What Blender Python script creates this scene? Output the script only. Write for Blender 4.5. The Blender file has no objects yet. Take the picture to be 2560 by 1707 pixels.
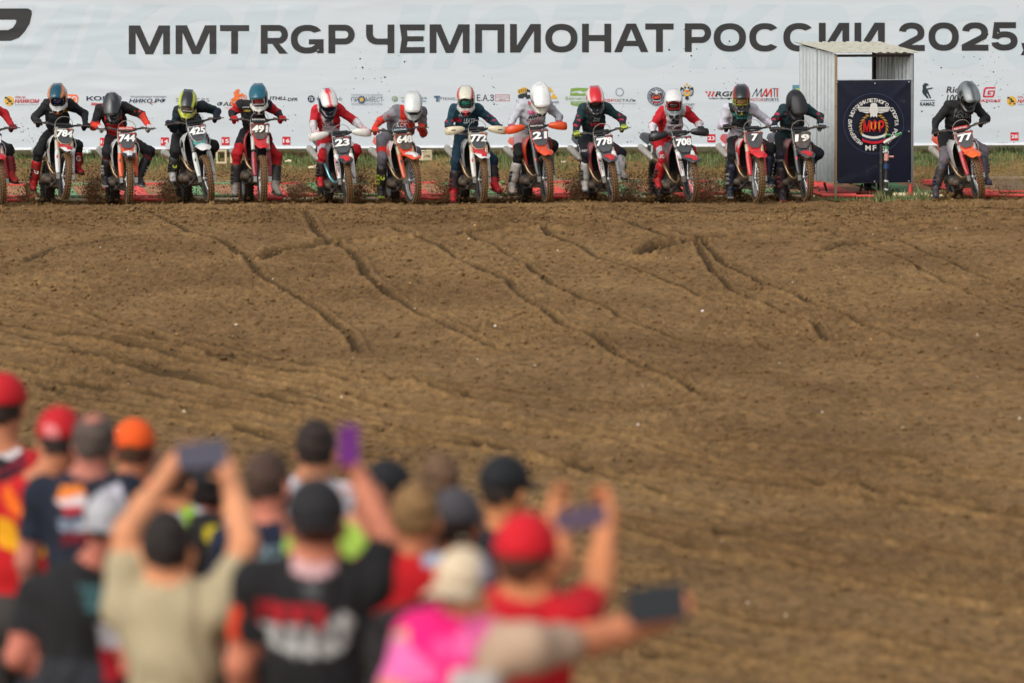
import bpy, bmesh, math, random
import numpy as np
from mathutils import Vector, Matrix, Euler
from mathutils.geometry import tessellate_polygon
from mathutils.bvhtree import BVHTree

R = math.radians
SC = bpy.context.scene
COL = SC.collection
rng = np.random.default_rng(7)
random.seed(7)

# ---------------------------------------------------------------- camera
LENS = 112.0
FPX = LENS / 36.0 * 2560.0
CAM_Z = 1.96
cam_data = bpy.data.cameras.new('camera')
cam = bpy.data.objects.new('camera', cam_data)
COL.objects.link(cam)
cam_data.lens = LENS
cam_data.sensor_width = 36.0
cam_data.clip_start = 0.5
cam_data.clip_end = 3000
PITCH = math.atan((853.5 - 162.0) / FPX)
ROLL = R(0.28)
CROT = Matrix.Rotation(math.pi / 2 - PITCH, 3, 'X') @ Matrix.Rotation(-ROLL, 3, 'Z')
cam.matrix_world = Matrix.Translation((0, 0, CAM_Z)) @ CROT.to_4x4()
cam_data.dof.use_dof = True
cam_data.dof.focus_distance = 45.2
cam_data.dof.aperture_fstop = 1.55
cam_data.dof.aperture_blades = 0
SC.camera = cam

# ---------------------------------------------------------------- overcast daylight
SUN_EL, SUN_AZ = R(42), R(214)
world = bpy.data.worlds.new('World')
SC.world = world
world.use_nodes = True
wn = world.node_tree
wn.nodes.clear()
w_out = wn.nodes.new('ShaderNodeOutputWorld')
w_bg = wn.nodes.new('ShaderNodeBackground')
w_sky = wn.nodes.new('ShaderNodeTexSky')
w_hs = wn.nodes.new('ShaderNodeHueSaturation')
w_sky.sky_type = 'NISHITA'
w_sky.sun_disc = False
w_sky.sun_elevation = SUN_EL
w_sky.sun_rotation = SUN_AZ
w_sky.dust_density = 3.0
w_hs.inputs['Saturation'].default_value = 0.35
w_bg.inputs['Strength'].default_value = 0.15
wn.links.new(w_sky.outputs[0], w_hs.inputs['Color'])
wn.links.new(w_hs.outputs[0], w_bg.inputs['Color'])
wn.links.new(w_bg.outputs[0], w_out.inputs['Surface'])
sun_d = bpy.data.lights.new('sun', 'SUN')
sun_d.energy = 1.4
sun_d.angle = R(60)
sun_d.color = (1.0, 0.965, 0.92)
sun = bpy.data.objects.new('sun', sun_d)
COL.objects.link(sun)
# direction TO the sun: azimuth measured clockwise from +Y, like the sky texture
_to = Vector((math.sin(SUN_AZ) * math.cos(SUN_EL), math.cos(SUN_AZ) * math.cos(SUN_EL), math.sin(SUN_EL)))
sun.rotation_euler = _to.to_track_quat('Z', 'Y').to_euler()
sun.location = (0, 0, 40)
SC.view_settings.view_transform = 'Standard'
SC.view_settings.look = 'None'
SC.view_settings.gamma = 1.0
SC.view_settings.exposure = 0.22
SC.view_settings.use_curve_mapping = False


def P(px, py, d):
    """the world point at depth d (metres along +Y) seen at photo pixel (px, py)"""
    r = CROT @ Vector(((px - 1280.0) / FPX, (853.5 - py) / FPX, -1.0))
    t = d / r.y
    return Vector((r.x * t, d, CAM_Z + r.z * t))


def ray(px, py):
    return (CROT @ Vector(((px - 1280.0) / FPX, (853.5 - py) / FPX, -1.0))).normalized()


CORG = Vector((0, 0, CAM_Z))


def PX(p):
    """photo pixel of a world point"""
    q = CROT.transposed() @ (Vector(p) - CORG)
    return (1280 + FPX * q.x / -q.z, 853.5 - FPX * q.y / -q.z)


def lin(c):
    """0-255 sRGB -> linear"""
    o = []
    for v in c[:3]:
        v = v / 255.0
        o.append(v / 12.92 if v <= 0.04045 else ((v + 0.055) / 1.055) ** 2.4)
    return tuple(o)


# ---------------------------------------------------------------- materials
MATS = {}


def mat(name, color=(0.5, 0.5, 0.5), rough=0.6, metal=0.0, attr=False, dirt=0.0, dirt_scale=14.0,
        dirt_col=(0.115, 0.07, 0.035), grain=0.06, bump=0.0, bump_scale=60.0, coat=0.0, spec=0.5, low=None, sheen=0.0):
    if name in MATS:
        return MATS[name]
    m = bpy.data.materials.new(name)
    m.use_nodes = True
    t = m.node_tree
    N, L = t.nodes, t.links
    b = N['Principled BSDF']
    b.inputs['Roughness'].default_value = rough
    b.inputs['Metallic'].default_value = metal
    b.inputs['Specular IOR Level'].default_value = spec
    b.inputs['Coat Weight'].default_value = coat
    if sheen:
        b.inputs['Sheen Weight'].default_value = sheen
    tc = N.new('ShaderNodeTexCoord')
    if attr:
        a = N.new('ShaderNodeAttribute')
        a.attribute_name = 'Col'
        src = a.outputs['Color']
    else:
        a = N.new('ShaderNodeRGB')
        a.outputs[0].default_value = (*color[:3], 1)
        src = a.outputs[0]
    if grain:
        n = N.new('ShaderNodeTexNoise')
        n.inputs['Scale'].default_value = 9.0
        n.inputs['Detail'].default_value = 6.0
        L.new(tc.outputs['Object'], n.inputs['Vector'])
        mr = N.new('ShaderNodeMapRange')
        mr.inputs[1].default_value = 0.3
        mr.inputs[2].default_value = 0.7
        mr.inputs[3].default_value = 1 - grain
        mr.inputs[4].default_value = 1 + grain
        L.new(n.outputs['Fac'], mr.inputs[0])
        mx = N.new('ShaderNodeVectorMath')
        mx.operation = 'SCALE'
        L.new(src, mx.inputs[0])
        L.new(mr.outputs[0], mx.inputs['Scale'])
        src = mx.outputs[0]
    if dirt > 0:
        n = N.new('ShaderNodeTexNoise')
        n.inputs['Scale'].default_value = dirt_scale
        n.inputs['Detail'].default_value = 8.0
        n.inputs['Roughness'].default_value = 0.65
        L.new(tc.outputs['Object'], n.inputs['Vector'])
        mr = N.new('ShaderNodeMapRange')
        c = 0.72 - 0.42 * dirt
        mr.inputs[1].default_value = c - 0.06
        mr.inputs[2].default_value = c + 0.10
        mr.inputs[3].default_value = 0.0
        mr.inputs[4].default_value = 0.92
        L.new(n.outputs['Fac'], mr.inputs[0])
        mix = N.new('ShaderNodeMix')
        mix.data_type = 'RGBA'
        L.new(mr.outputs[0], mix.inputs['Factor'])
        L.new(src, mix.inputs['A'])
        mix.inputs['B'].default_value = (*dirt_col, 1)
        src = mix.outputs['Result']
        mrr = N.new('ShaderNodeMapRange')
        mrr.inputs[3].default_value = rough
        mrr.inputs[4].default_value = 0.95
        L.new(mr.outputs[0], mrr.inputs[0])
        L.new(mrr.outputs[0], b.inputs['Roughness'])
        if metal:
            mm = N.new('ShaderNodeMapRange')
            mm.inputs[3].default_value = metal
            mm.inputs[4].default_value = 0.0
            L.new(mr.outputs[0], mm.inputs[0])
            L.new(mm.outputs[0], b.inputs['Metallic'])
    L.new(src, b.inputs['Base Color'])
    if bump:
        n = N.new('ShaderNodeTexNoise')
        n.inputs['Scale'].default_value = bump_scale
        n.inputs['Detail'].default_value = 5.0
        L.new(tc.outputs['Object'], n.inputs['Vector'])
        bp = N.new('ShaderNodeBump')
        bp.inputs['Strength'].default_value = bump
        bp.inputs['Distance'].default_value = 0.02
        L.new(n.outputs['Fac'], bp.inputs['Height'])
        L.new(bp.outputs['Normal'], b.inputs['Normal'])
    MATS[name] = m
    return m


# ---------------------------------------------------------------- object helpers
def tag(o, label=None, cat=None, group=None, kind=None):
    if label:
        o['label'] = label
    if cat:
        o['category'] = cat
    if group:
        o['group'] = group
    if kind:
        o['kind'] = kind
    return o


def empty(name, loc, rot=(0, 0, 0), mw=None):
    o = bpy.data.objects.new(name, None)
    COL.objects.link(o)
    o.empty_display_size = 0.2
    if mw is not None:
        o.matrix_world = mw
    else:
        o.location = loc
        o.rotation_euler = rot
    return o


def link(name, me, parent=None, material=None, local=None):
    o = bpy.data.objects.new(name, me)
    COL.objects.link(o)
    if parent is not None:
        o.parent = parent
    if local is not None:
        o.matrix_local = local
    if material is not None:
        if len(me.materials) == 0:
            me.materials.append(material)
        elif me.materials[0] != material:
            o.material_slots[0].link = 'OBJECT'
            o.material_slots[0].material = material
    return o


def mesh_np(name, V, F, smooth=True, col=None):
    """V (n,3), F list/array of polygons"""
    me = bpy.data.meshes.new(name)
    V = np.asarray(V, dtype=np.float32)
    if isinstance(F, np.ndarray):
        k = F.shape[1]
        nf = len(F)
        me.vertices.add(len(V))
        me.vertices.foreach_set('co', V.ravel())
        me.loops.add(nf * k)
        me.loops.foreach_set('vertex_index', F.astype(np.int32).ravel())
        me.polygons.add(nf)
        me.polygons.foreach_set('loop_start', np.arange(0, nf * k, k, dtype=np.int32))
        me.polygons.foreach_set('loop_total', np.full(nf, k, dtype=np.int32))
        me.update(calc_edges=True)
        me.validate()
    else:
        me.from_pydata([tuple(map(float, v)) for v in V], [], F)
        me.update()
    if smooth and len(me.polygons):
        me.polygons.foreach_set('use_smooth', np.ones(len(me.polygons), dtype=bool))
    if col is not None:
        at = me.color_attributes.new('Col', 'FLOAT_COLOR', 'POINT')
        c = np.ones((len(me.vertices), 4), dtype=np.float32)
        c[:, :3] = col
        at.data.foreach_set('color', c.ravel())
    return me


class MB:
    """collects simple shapes, builds ONE mesh"""
    def __init__(self):
        self.v, self.f = [], []

    def add(self, vs, fs):
        n = len(self.v)
        self.v += [tuple(v) for v in vs]
        self.f += [tuple(i + n for i in f) for f in fs]
        return self

    def box(self, c, s, rot=None, taper=1.0):
        hx, hy, hz = s[0] / 2, s[1] / 2, s[2] / 2
        vs = []
        for z in (-1, 1):
            k = taper if z > 0 else 1.0
            for x, y in ((-1, -1), (1, -1), (1, 1), (-1, 1)):
                v = Vector((x * hx * k, y * hy * k, z * hz))
                if rot is not None:
                    v = rot @ v
                vs.append(v + Vector(c))
        return self.add(vs, [(3, 2, 1, 0), (4, 5, 6, 7), (0, 1, 5, 4), (1, 2, 6, 5), (2, 3, 7, 6), (3, 0, 4, 7)])

    def tube(self, pts, r, n=8, caps=True):
        pts = [Vector(p) for p in pts]
        if not isinstance(r, (list, tuple)):
            r = [r] * len(pts)
        rings = []
        up = Vector((0.123, 0.31, 0.94)).normalized()
        for i, p in enumerate(pts):
            a = pts[max(i - 1, 0)]
            b = pts[min(i + 1, len(pts) - 1)]
            t = (b - a).normalized()
            u = (up - t * up.dot(t))
            if u.length < 1e-4:
                u = t.orthogonal()
            u.normalize()
            up = u
            w = t.cross(u)
            rings.append([p + (u * math.cos(2 * math.pi * k / n) + w * math.sin(2 * math.pi * k / n)) * r[i] for k in range(n)])
        vs = [v for ring in rings for v in ring]
        fs = []
        for i in range(len(pts) - 1):
            for k in range(n):
                k2 = (k + 1) % n
                fs.append((i * n + k, i * n + k2, (i + 1) * n + k2, (i + 1) * n + k))
        if caps:
            fs.append(tuple(range(n - 1, -1, -1)))
            fs.append(tuple((len(pts) - 1) * n + k for k in range(n)))
        return self.add(vs, fs)

    def plate(self, pts, th, nrm=None):
        """closed outline of 3D points, extruded by th along its normal (both ways)"""
        pts = [Vector(p) for p in pts]
        if nrm is None:
            nrm = Vector((0, 0, 0))
            for i in range(len(pts)):
                nrm += pts[i].cross(pts[(i + 1) % len(pts)])
            nrm.normalize()
        else:
            nrm = Vector(nrm).normalized()
        n = len(pts)
        tris = tessellate_polygon([pts])
        vs = [p + nrm * th / 2 for p in pts] + [p - nrm * th / 2 for p in pts]
        fs = []
        for t in tris:
            a, b, c = t
            if (pts[b] - pts[a]).cross(pts[c] - pts[a]).dot(nrm) < 0:
                a, b, c = a, c, b
            fs.append((a, b, c))
            fs.append((c + n, b + n, a + n))
        for i in range(n):
            j = (i + 1) % n
            fs.append((i, i + n, j + n, j))
        return self.add(vs, fs)

    def lathe(self, prof, c, ax, n=24, closed=True):
        """profile [(radius, along)] turned about axis ax at c"""
        ax = Vector(ax).normalized()
        u = ax.orthogonal().normalized()
        w = ax.cross(u)
        vs, fs = [], []
        m = len(prof)
        for k in range(n):
            a = 2 * math.pi * k / n
            dr = u * math.cos(a) + w * math.sin(a)
            for (r, h) in prof:
                vs.append(Vector(c) + dr * r + ax * h)
        for k in range(n):
            k2 = (k + 1) % n
            for i in range(m if closed else m - 1):
                j = (i + 1) % m
                fs.append((k * m + i, k2 * m + i, k2 * m + j, k * m + j))
        return self.add(vs, fs)

    def mesh(self, name='mesh', smooth=False, bevel=0.0, angle=None):
        me = bpy.data.meshes.new(name)
        me.from_pydata(self.v, [], self.f)
        bm = bmesh.new()
        bm.from_mesh(me)
        bmesh.ops.recalc_face_normals(bm, faces=bm.faces)
        if bevel:
            es = [e for e in bm.edges if len(e.link_faces) == 2 and e.calc_face_angle(0) > 0.6]
            bmesh.ops.bevel(bm, geom=es, offset=bevel, segments=1, affect='EDGES')
        bm.to_mesh(me)
        bm.free()
        if smooth:
            me.polygons.foreach_set('use_smooth', np.ones(len(me.polygons), dtype=bool))
            if angle is None:
                angle = 40
            me.set_sharp_from_angle(angle=R(angle))
        me.update()
        return me


# ---------------------------------------------------------------- text
_TXT = {}


def text_geo(s, bold=0.0, space=1.0):
    bold = bold if bold <= .02 else min(.02 + (bold - .02) * .25, .034)
    key = (s, bold, space)
    if key not in _TXT:
        cu = bpy.data.curves.new('t', 'FONT')
        cu.body = s
        cu.size = 1.0
        cu.offset = bold
        cu.space_character = space
        cu.resolution_u = 3
        cu.fill_mode = 'FRONT'
        o = bpy.data.objects.new('t', cu)
        COL.objects.link(o)
        dg = bpy.context.evaluated_depsgraph_get()
        me = bpy.data.meshes.new_from_object(o.evaluated_get(dg))
        V = np.zeros(len(me.vertices) * 3, dtype=np.float32)
        me.vertices.foreach_get('co', V)
        V = V.reshape(-1, 3)[:, :2].copy()
        F = [tuple(p.vertices) for p in me.polygons]
        bpy.data.objects.remove(o)
        bpy.data.curves.remove(cu)
        bpy.data.meshes.remove(me)
        if len(V):
            V -= V.min(0)
            sz = V.max(0)
            V /= np.maximum(sz, 1e-6)
        _TXT[key] = (V, F)
    return _TXT[key]


class Print:
    """flat print laid on a surface; fn maps a 2D point to a 3D one, nrm lifts the layers"""
    def __init__(self, fn, nrm, step=0.0012, base=0.003):
        self.fn, self.nrm, self.step, self.lay = fn, Vector(nrm), step, base
        self.V, self.F, self.C = [], [], []

    def raw(self, pts, faces, color):
        n = len(self.V)
        for (x, y) in pts:
            p = self.fn(x, y)
            self.V.append(tuple(p + self.nrm * self.lay))
            self.C.append(color)
        self.F += [tuple(i + n for i in f) for f in faces]
        self.lay += self.step

    def poly(self, pts, color, holes=()):
        loops = [[Vector((x, y, 0)) for x, y in pts]] + [[Vector((x, y, 0)) for x, y in h] for h in holes]
        tr = tessellate_polygon(loops)
        allp = [p for l in loops for p in l]
        self.raw([(p.x, p.y) for p in allp], [tuple(t) for t in tr], color)

    def rect(self, x0, y0, x1, y1, color):
        self.poly([(x0, y0), (x1, y0), (x1, y1), (x0, y1)], color)

    def disc(self, cx, cy, r, color, ry=None, n=28, hole=None):
        ry = ry or r
        pts = [(cx + r * math.cos(2 * math.pi * k / n), cy + ry * math.sin(2 * math.pi * k / n)) for k in range(n)]
        if hole:
            h = [(cx + (cx2 - cx) * hole, cy + (cy2 - cy) * hole) for cx2, cy2 in pts]
            vs = pts + h
            fs = [(k, (k + 1) % n, n + (k + 1) % n, n + k) for k in range(n)]
            self.raw(vs, fs, color)
        else:
            self.poly(pts, color)

    def text(self, s, x0, y0, x1, y1, color, bold=0.02, ital=0.0, space=1.0, rot=0.0, ax=None):
        """fits s in the box; y0 is the top edge, y1 the bottom"""
        V, F = text_geo(s, bold, space)
        W, H = x1 - x0, y1 - y0
        pts = []
        for (u, v) in V:
            x = x0 + u * W + ital * (v - 0.5) * abs(H)
            y = y1 - v * H
            if rot:
                cx, cy = (x0 + x1) / 2, (y0 + y1) / 2
                dx, dy = x - cx, y - cy
                x = cx + dx * math.cos(rot) - dy * math.sin(rot)
                y = cy + dx * math.sin(rot) + dy * math.cos(rot)
            pts.append((x, y))
        self.raw(pts, F, color)

    def arc_text(self, s, cx, cy, r, h, a0, a1, color, bold=0.02, wfac=0.8, inward=False):
        """letters one by one round a circle; angles clockwise from the top in degrees"""
        n = len(s)
        for i, ch in enumerate(s):
            if ch == ' ':
                continue
            a = R(a0 + (a1 - a0) * i / max(n - 1, 1))
            x, y = cx + r * math.sin(a), cy - r * math.cos(a)
            rr = a + (math.pi if inward else 0)
            w = h * wfac * (1.25 if ch in 'МФШЩЖЮ' else 0.45 if ch == '.' else 1.0)
            self.text(ch, x - w / 2, y - h / 2, x + w / 2, y + h / 2, color, bold=bold, rot=rr)

    def mesh(self, name):
        return mesh_np(name, np.array(self.V), self.F, smooth=False, col=np.array(self.C))


# ---------------------------------------------------------------- signed distance bodies
def smin(a, b, k):
    if k <= 0:
        return np.minimum(a, b)
    h = np.clip(0.5 + 0.5 * (b - a) / k, 0, 1)
    return b * (1 - h) + a * h - k * h * (1 - h)


def prim_eval(p, X, Y, Z):
    t = p['t']
    if t == 'cone':
        a, b, ra, rb = p['a'], p['b'], p['ra'], p['rb']
        d = b - a
        L2 = float(d @ d) + 1e-9
        s = np.clip(((X - a[0]) * d[0] + (Y - a[1]) * d[1] + (Z - a[2]) * d[2]) / L2, 0, 1)
        return np.sqrt((X - a[0] - s * d[0]) ** 2 + (Y - a[1] - s * d[1]) ** 2 + (Z - a[2] - s * d[2]) ** 2) - (ra + (rb - ra) * s)
    c, r, M = p['c'], p['r'], p['M']
    x, y, z = X - c[0], Y - c[1], Z - c[2]
    u = M[0, 0] * x + M[1, 0] * y + M[2, 0] * z
    v = M[0, 1] * x + M[1, 1] * y + M[2, 1] * z
    w = M[0, 2] * x + M[1, 2] * y + M[2, 2] * z
    if t == 'ell':
        k0 = np.sqrt((u / r[0]) ** 2 + (v / r[1]) ** 2 + (w / r[2]) ** 2)
        k1 = np.sqrt((u / r[0] ** 2) ** 2 + (v / r[1] ** 2) ** 2 + (w / r[2] ** 2) ** 2) + 1e-9
        return k0 * (k0 - 1.0) / k1
    rd = p.get('rd', 0.01)
    q = [np.abs(u) - r[0] + rd, np.abs(v) - r[1] + rd, np.abs(w) - r[2] + rd]
    return (np.sqrt(sum(np.maximum(t_, 0) ** 2 for t_ in q)) + np.minimum(np.maximum(np.maximum(q[0], q[1]), q[2]), 0) - rd)


def cone(a, b, ra, rb, tag=0, k=0.03, sub=False):
    a, b = np.array(a, float), np.array(b, float)
    m = max(ra, rb)
    return dict(t='cone', a=a, b=b, ra=ra, rb=rb, tag=tag, k=k, lo=np.minimum(a, b) - m, hi=np.maximum(a, b) + m, sub=sub)


def ell(c, r, M=None, tag=0, k=0.03, sub=False):
    M = np.eye(3) if M is None else np.array(M, float)
    c = np.array(c, float)
    e = np.sqrt((M ** 2) @ (np.array(r, float) ** 2))
    return dict(t='ell', c=c, r=r, M=M, tag=tag, k=k, lo=c - e, hi=c + e, sub=sub)


def rbox(c, r, M=None, rd=0.01, tag=0, k=0.01, sub=False):
    M = np.eye(3) if M is None else np.array(M, float)
    c = np.array(c, float)
    e = np.abs(M) @ np.array(r, float)
    return dict(t='box', c=c, r=r, M=M, tag=tag, k=k, rd=rd, lo=c - e, hi=c + e, sub=sub)


def sdf_mesh(prims, res, noise=None):
    """surface-nets mesh of the smooth union; returns V, F(quads), tags per vertex"""
    pos = [p for p in prims if not p['sub']]
    lo = np.min([p['lo'] for p in pos], axis=0) - 3 * res
    hi = np.max([p['hi'] for p in pos], axis=0) + 3 * res
    n = np.ceil((hi - lo) / res).astype(int) + 1
    ax = [lo[i] + res * np.arange(n[i], dtype=np.float32) for i in range(3)]
    Fd = np.full(n, 0.5, dtype=np.float32)
    B = np.full(n, 9.0, dtype=np.float32)
    T = np.zeros(n, dtype=np.int16)
    for p in prims:
        m = p['k'] + 2.5 * res
        i0 = np.maximum(np.floor((p['lo'] - m - lo) / res).astype(int), 0)
        i1 = np.minimum(np.ceil((p['hi'] + m - lo) / res).astype(int) + 1, n)
        if (i1 <= i0).any():
            continue
        sl = tuple(slice(i0[j], i1[j]) for j in range(3))
        X = ax[0][sl[0]][:, None, None]
        Y = ax[1][sl[1]][None, :, None]
        Z = ax[2][sl[2]][None, None, :]
        f = prim_eval(p, X, Y, Z).astype(np.float32)
        if p['sub']:
            Fd[sl] = -smin(-Fd[sl], f, p['k'])
            b = f < 0.012
            if p['tag'] >= 0:
                T[sl][b] = p['tag']
            continue
        b = f < B[sl]
        B[sl][b] = f[b]
        T[sl][b] = p['tag']
        Fd[sl] = smin(Fd[sl], f, p['k'])
    if noise is not None:
        Fd += noise(ax[0][:, None, None], ax[1][None, :, None], ax[2][None, None, :], T)
    S = Fd < 0
    nx, ny, nz = n
    cnt = np.zeros((nx - 1, ny - 1, nz - 1), dtype=np.float32)
    acc = np.zeros((3, nx - 1, ny - 1, nz - 1), dtype=np.float32)
    for a in range(3):
        b, c = [q for q in range(3) if q != a]
        s0 = [slice(None)] * 3
        s1 = [slice(None)] * 3
        s0[a] = slice(0, -1)
        s1[a] = slice(1, None)
        f0, f1 = Fd[tuple(s0)], Fd[tuple(s1)]
        cr = S[tuple(s0)] != S[tuple(s1)]
        with np.errstate(divide='ignore', invalid='ignore'):
            t = np.where(cr, f0 / (f0 - f1), 0)
        for ob in (0, 1):
            for oc in (0, 1):
                sb = [slice(None)] * 3
                sb[b] = slice(ob, n[b] - 1 + ob)
                sb[c] = slice(oc, n[c] - 1 + oc)
                crs, ts = cr[tuple(sb)], t[tuple(sb)]
                cnt += crs
                acc[a] += ts * crs
                if ob:
                    acc[b] += crs
                if oc:
                    acc[c] += crs
    on = cnt > 0
    idx = np.full(on.shape, -1, dtype=np.int64)
    idx[on] = np.arange(on.sum())
    gi = np.argwhere(on)
    V = np.stack([acc[i][on] / cnt[on] for i in range(3)], 1) + gi
    V = V * res + lo
    tags = T[gi[:, 0], gi[:, 1], gi[:, 2]]
    quads = []
    for a in range(3):
        b, c = [(1, 2), (2, 0), (0, 1)][a]
        s0 = [slice(1, -1)] * 3
        s1 = [slice(1, -1)] * 3
        s0[a] = slice(0, -1)
        s1[a] = slice(1, None)
        A0, A1 = S[tuple(s0)], S[tuple(s1)]
        off = [1, 1, 1]
        off[a] = 0
        e = np.argwhere(A0 != A1)
        if not len(e):
            continue
        fl = A0[e[:, 0], e[:, 1], e[:, 2]]
        e = e + off
        q = []
        for (ob, oc) in ((-1, -1), (0, -1), (0, 0), (-1, 0)):
            w = e.copy()
            w[:, b] += ob
            w[:, c] += oc
            q.append(idx[w[:, 0], w[:, 1], w[:, 2]])
        q = np.stack(q, 1)
        q[~fl] = q[~fl][:, ::-1]
        quads.append(q)
    Q = np.concatenate(quads)
    Q = Q[(Q >= 0).all(1)]
    return V, Q, tags


def folds(amp, freq, seed=0.0):
    """cloth creases: warped ridges"""
    def fn(X, Y, Z, T):
        w = np.sin(freq * 0.6 * X + 1.3 + seed) + np.sin(freq * 0.53 * Y + seed * 2) + np.sin(freq * 0.47 * Z - seed)
        a = np.sin(freq * (X * 0.7 + Z * 0.9) + 2.2 * w) * np.sin(freq * (Y * 0.8 - Z * 0.5 + X * 0.3) + 1.7 * w)
        return (amp * a).astype(np.float32)
    return fn


def frame(fwd, up=(0, 0, 1)):
    """3x3 with columns forward(x), left(y), up(z)"""
    f = Vector(fwd).normalized()
    u = Vector(up)
    l = u.cross(f).normalized()
    u = f.cross(l)
    return Matrix((f, l, u)).transposed()


# value noise for the terrain
def vnoise(x, y, seed):
    xi, yi = np.floor(x).astype(np.int64), np.floor(y).astype(np.int64)
    xf, yf = x - xi, y - yi
    xf = xf * xf * (3 - 2 * xf)
    yf = yf * yf * (3 - 2 * yf)

    def h(a, b):
        v = (a * 374761393 + b * 668265263 + seed * 974634777) & 0x7fffffff
        v = ((v ^ (v >> 13)) * 1274126177) & 0x7fffffff
        v = (v ^ (v >> 16)) & 0xffff
        return v / 32767.5 - 1
    return (h(xi, yi) * (1 - xf) + h(xi + 1, yi) * xf) * (1 - yf) + (h(xi, yi + 1) * (1 - xf) + h(xi + 1, yi + 1) * xf) * yf
# ================================================================ THE GROUND
_PD = [-60, 9.0, 11.5, 14.0, 16.2, 18.6, 19.4, 21.0, 30.0, 40.0, 44.0, 44.6, 46.6, 49.0, 50.2, 52.0, 54.0, 80.0]
_PZ = [-1.0, -1.02, -1.10, -1.30, -1.47, -1.72, -1.72, -1.62, -1.02, -0.31, -0.03, 0.0, -0.04, 0.07, 0.17, 0.42, 0.46, 0.2]


def gz(d):
    return np.interp(d, _PD, _PZ)


def on_ground(px, py):
    r = ray(px, py)
    lo, hi = 14.0, 53.0
    prev = None
    for i in range(400):
        d = lo + (hi - lo) * i / 399
        h = CAM_Z + r.z / r.y * d - float(gz(d))
        if h < 0:
            a, b = prev, d
            for _ in range(20):
                m = (a + b) / 2
                if CAM_Z + r.z / r.y * m - float(gz(m)) < 0:
                    b = m
                else:
                    a = m
            return (r.x / r.y * b, b)
        prev = d
    return (r.x / r.y * hi, hi)


V1 = 2560 / 2352.0
RUTS = [  # polylines read in the 2352-wide view; width m, depth m
    ([(300, 478), (370, 500), (430, 530), (520, 560), (570, 600), (620, 650), (700, 690), (760, 735), (810, 775), (830, 810)], .085, .06),
    ([(700, 490), (725, 525), (745, 548), (800, 570), (835, 600), (845, 635), (900, 680), (960, 720), (1060, 770), (1150, 805)], .085, .06),
    ([(900, 520), (945, 540), (1010, 570), (1110, 625), (1170, 645), (1210, 690), (1290, 745), (1400, 800), (1480, 850), (1560, 880), (1610, 915)], .075, .06),
    ([(1050, 530), (1140, 565), (1250, 640), (1340, 690), (1430, 730), (1600, 790)], .065, .05),
    ([(1230, 520), (1280, 545), (1380, 590), (1500, 625), (1620, 680), (1700, 700)], .065, .05),
    ([(1540, 530), (1600, 545), (1660, 600), (1740, 640), (1850, 690), (1950, 725), (2100, 790)], .075, .06),
    ([(1400, 500), (1460, 515), (1600, 565), (1640, 625), (1700, 670), (1800, 720), (1870, 735), (1890, 780)], .065, .05),
    ([(1880, 520), (1950, 545), (2060, 590), (2150, 640), (2352, 720)], .06, .045),
    ([(1990, 530), (2060, 550), (2200, 610), (2360, 668)], .06, .05),
    ([(-20, 676), (120, 700), (250, 738), (400, 785), (520, 825), (640, 845), (740, 862), (860, 878), (960, 885), (1050, 910)], .09, .07),
    ([(-20, 700), (150, 735), (330, 775), (450, 800), (620, 838), (700, 850), (800, 880)], .07, .05),
    ([(-20, 740), (150, 768), (330, 802), (500, 842), (700, 882), (900, 932), (1150, 970), (1400, 1000), (1640, 1055), (1900, 1110), (2100, 1150), (2360, 1190)], .09, .07),
    ([(-20, 790), (200, 822), (400, 855), (560, 900), (800, 950), (1100, 1010), (1300, 1060)], .08, .05),
    ([(-20, 840), (200, 880), (450, 930), (700, 975), (950, 1010)], .09, .06),
    ([(-20, 905), (300, 950), (600, 1000), (900, 1060)], .09, .05),
    ([(1100, 1020), (1300, 1060), (1550, 1150), (1800, 1210), (2100, 1250), (2360, 1290)], .07, .045),
    ([(1250, 1150), (1440, 1222), (1600, 1262), (1900, 1330), (2200, 1372), (2360, 1392)], .08, .06),
    ([(1400, 1330), (1600, 1390), (1800, 1440), (2200, 1500), (2360, 1520)], .08, .05),
    ([(1500, 1460), (1800, 1520), (2100, 1568)], .08, .05),
    ([(1650, 1230), (1850, 1270), (2100, 1330), (2360, 1350)], .06, .04),
    ([(1240, 960), (1420, 985), (1600, 1010), (1800, 1020), (2100, 1060)], .06, .035),
    ([(590, 598), (680, 572), (760, 555), (860, 545), (1000, 545), (1130, 530), (1330, 517)], .17, .13),
    ([(1480, 585), (1530, 565), (1650, 548), (1760, 535), (1900, 528), (2100, 515), (2360, 508)], .17, .13),
    ([(1880, 580), (1960, 555), (2100, 545), (2300, 540)], .13, .09),
    ([(-10, 490), (300, 482), (700, 484), (1200, 480), (1800, 486), (2360, 480)], .10, .04),
    ([(60, 600), (140, 560), (300, 545), (420, 540)], .09, .035),
    ([(1000, 880), (1200, 905), (1450, 930), (1650, 925)], .07, .03),
    ([(2050, 1080), (2360, 1100)], .07, .045),
]


_r = random.Random(5)
for _k in range(26):
    x0, y0 = _r.uniform(-100, 2100), _r.uniform(880, 1540)
    if _k < 8:
        x0, y0 = _r.uniform(-100, 500), _r.uniform(720, 900)
    pl, sl = [(x0, y0)], _r.uniform(.10, .24)
    for _j in range(_r.randint(4, 9)):
        sl += _r.uniform(-.035, .03)
        pl.append((pl[-1][0] + 90, pl[-1][1] + 90 * max(sl, .04)))
    RUTS.append((pl, _r.uniform(.05, .09), _r.uniform(.03, .055)))


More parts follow.
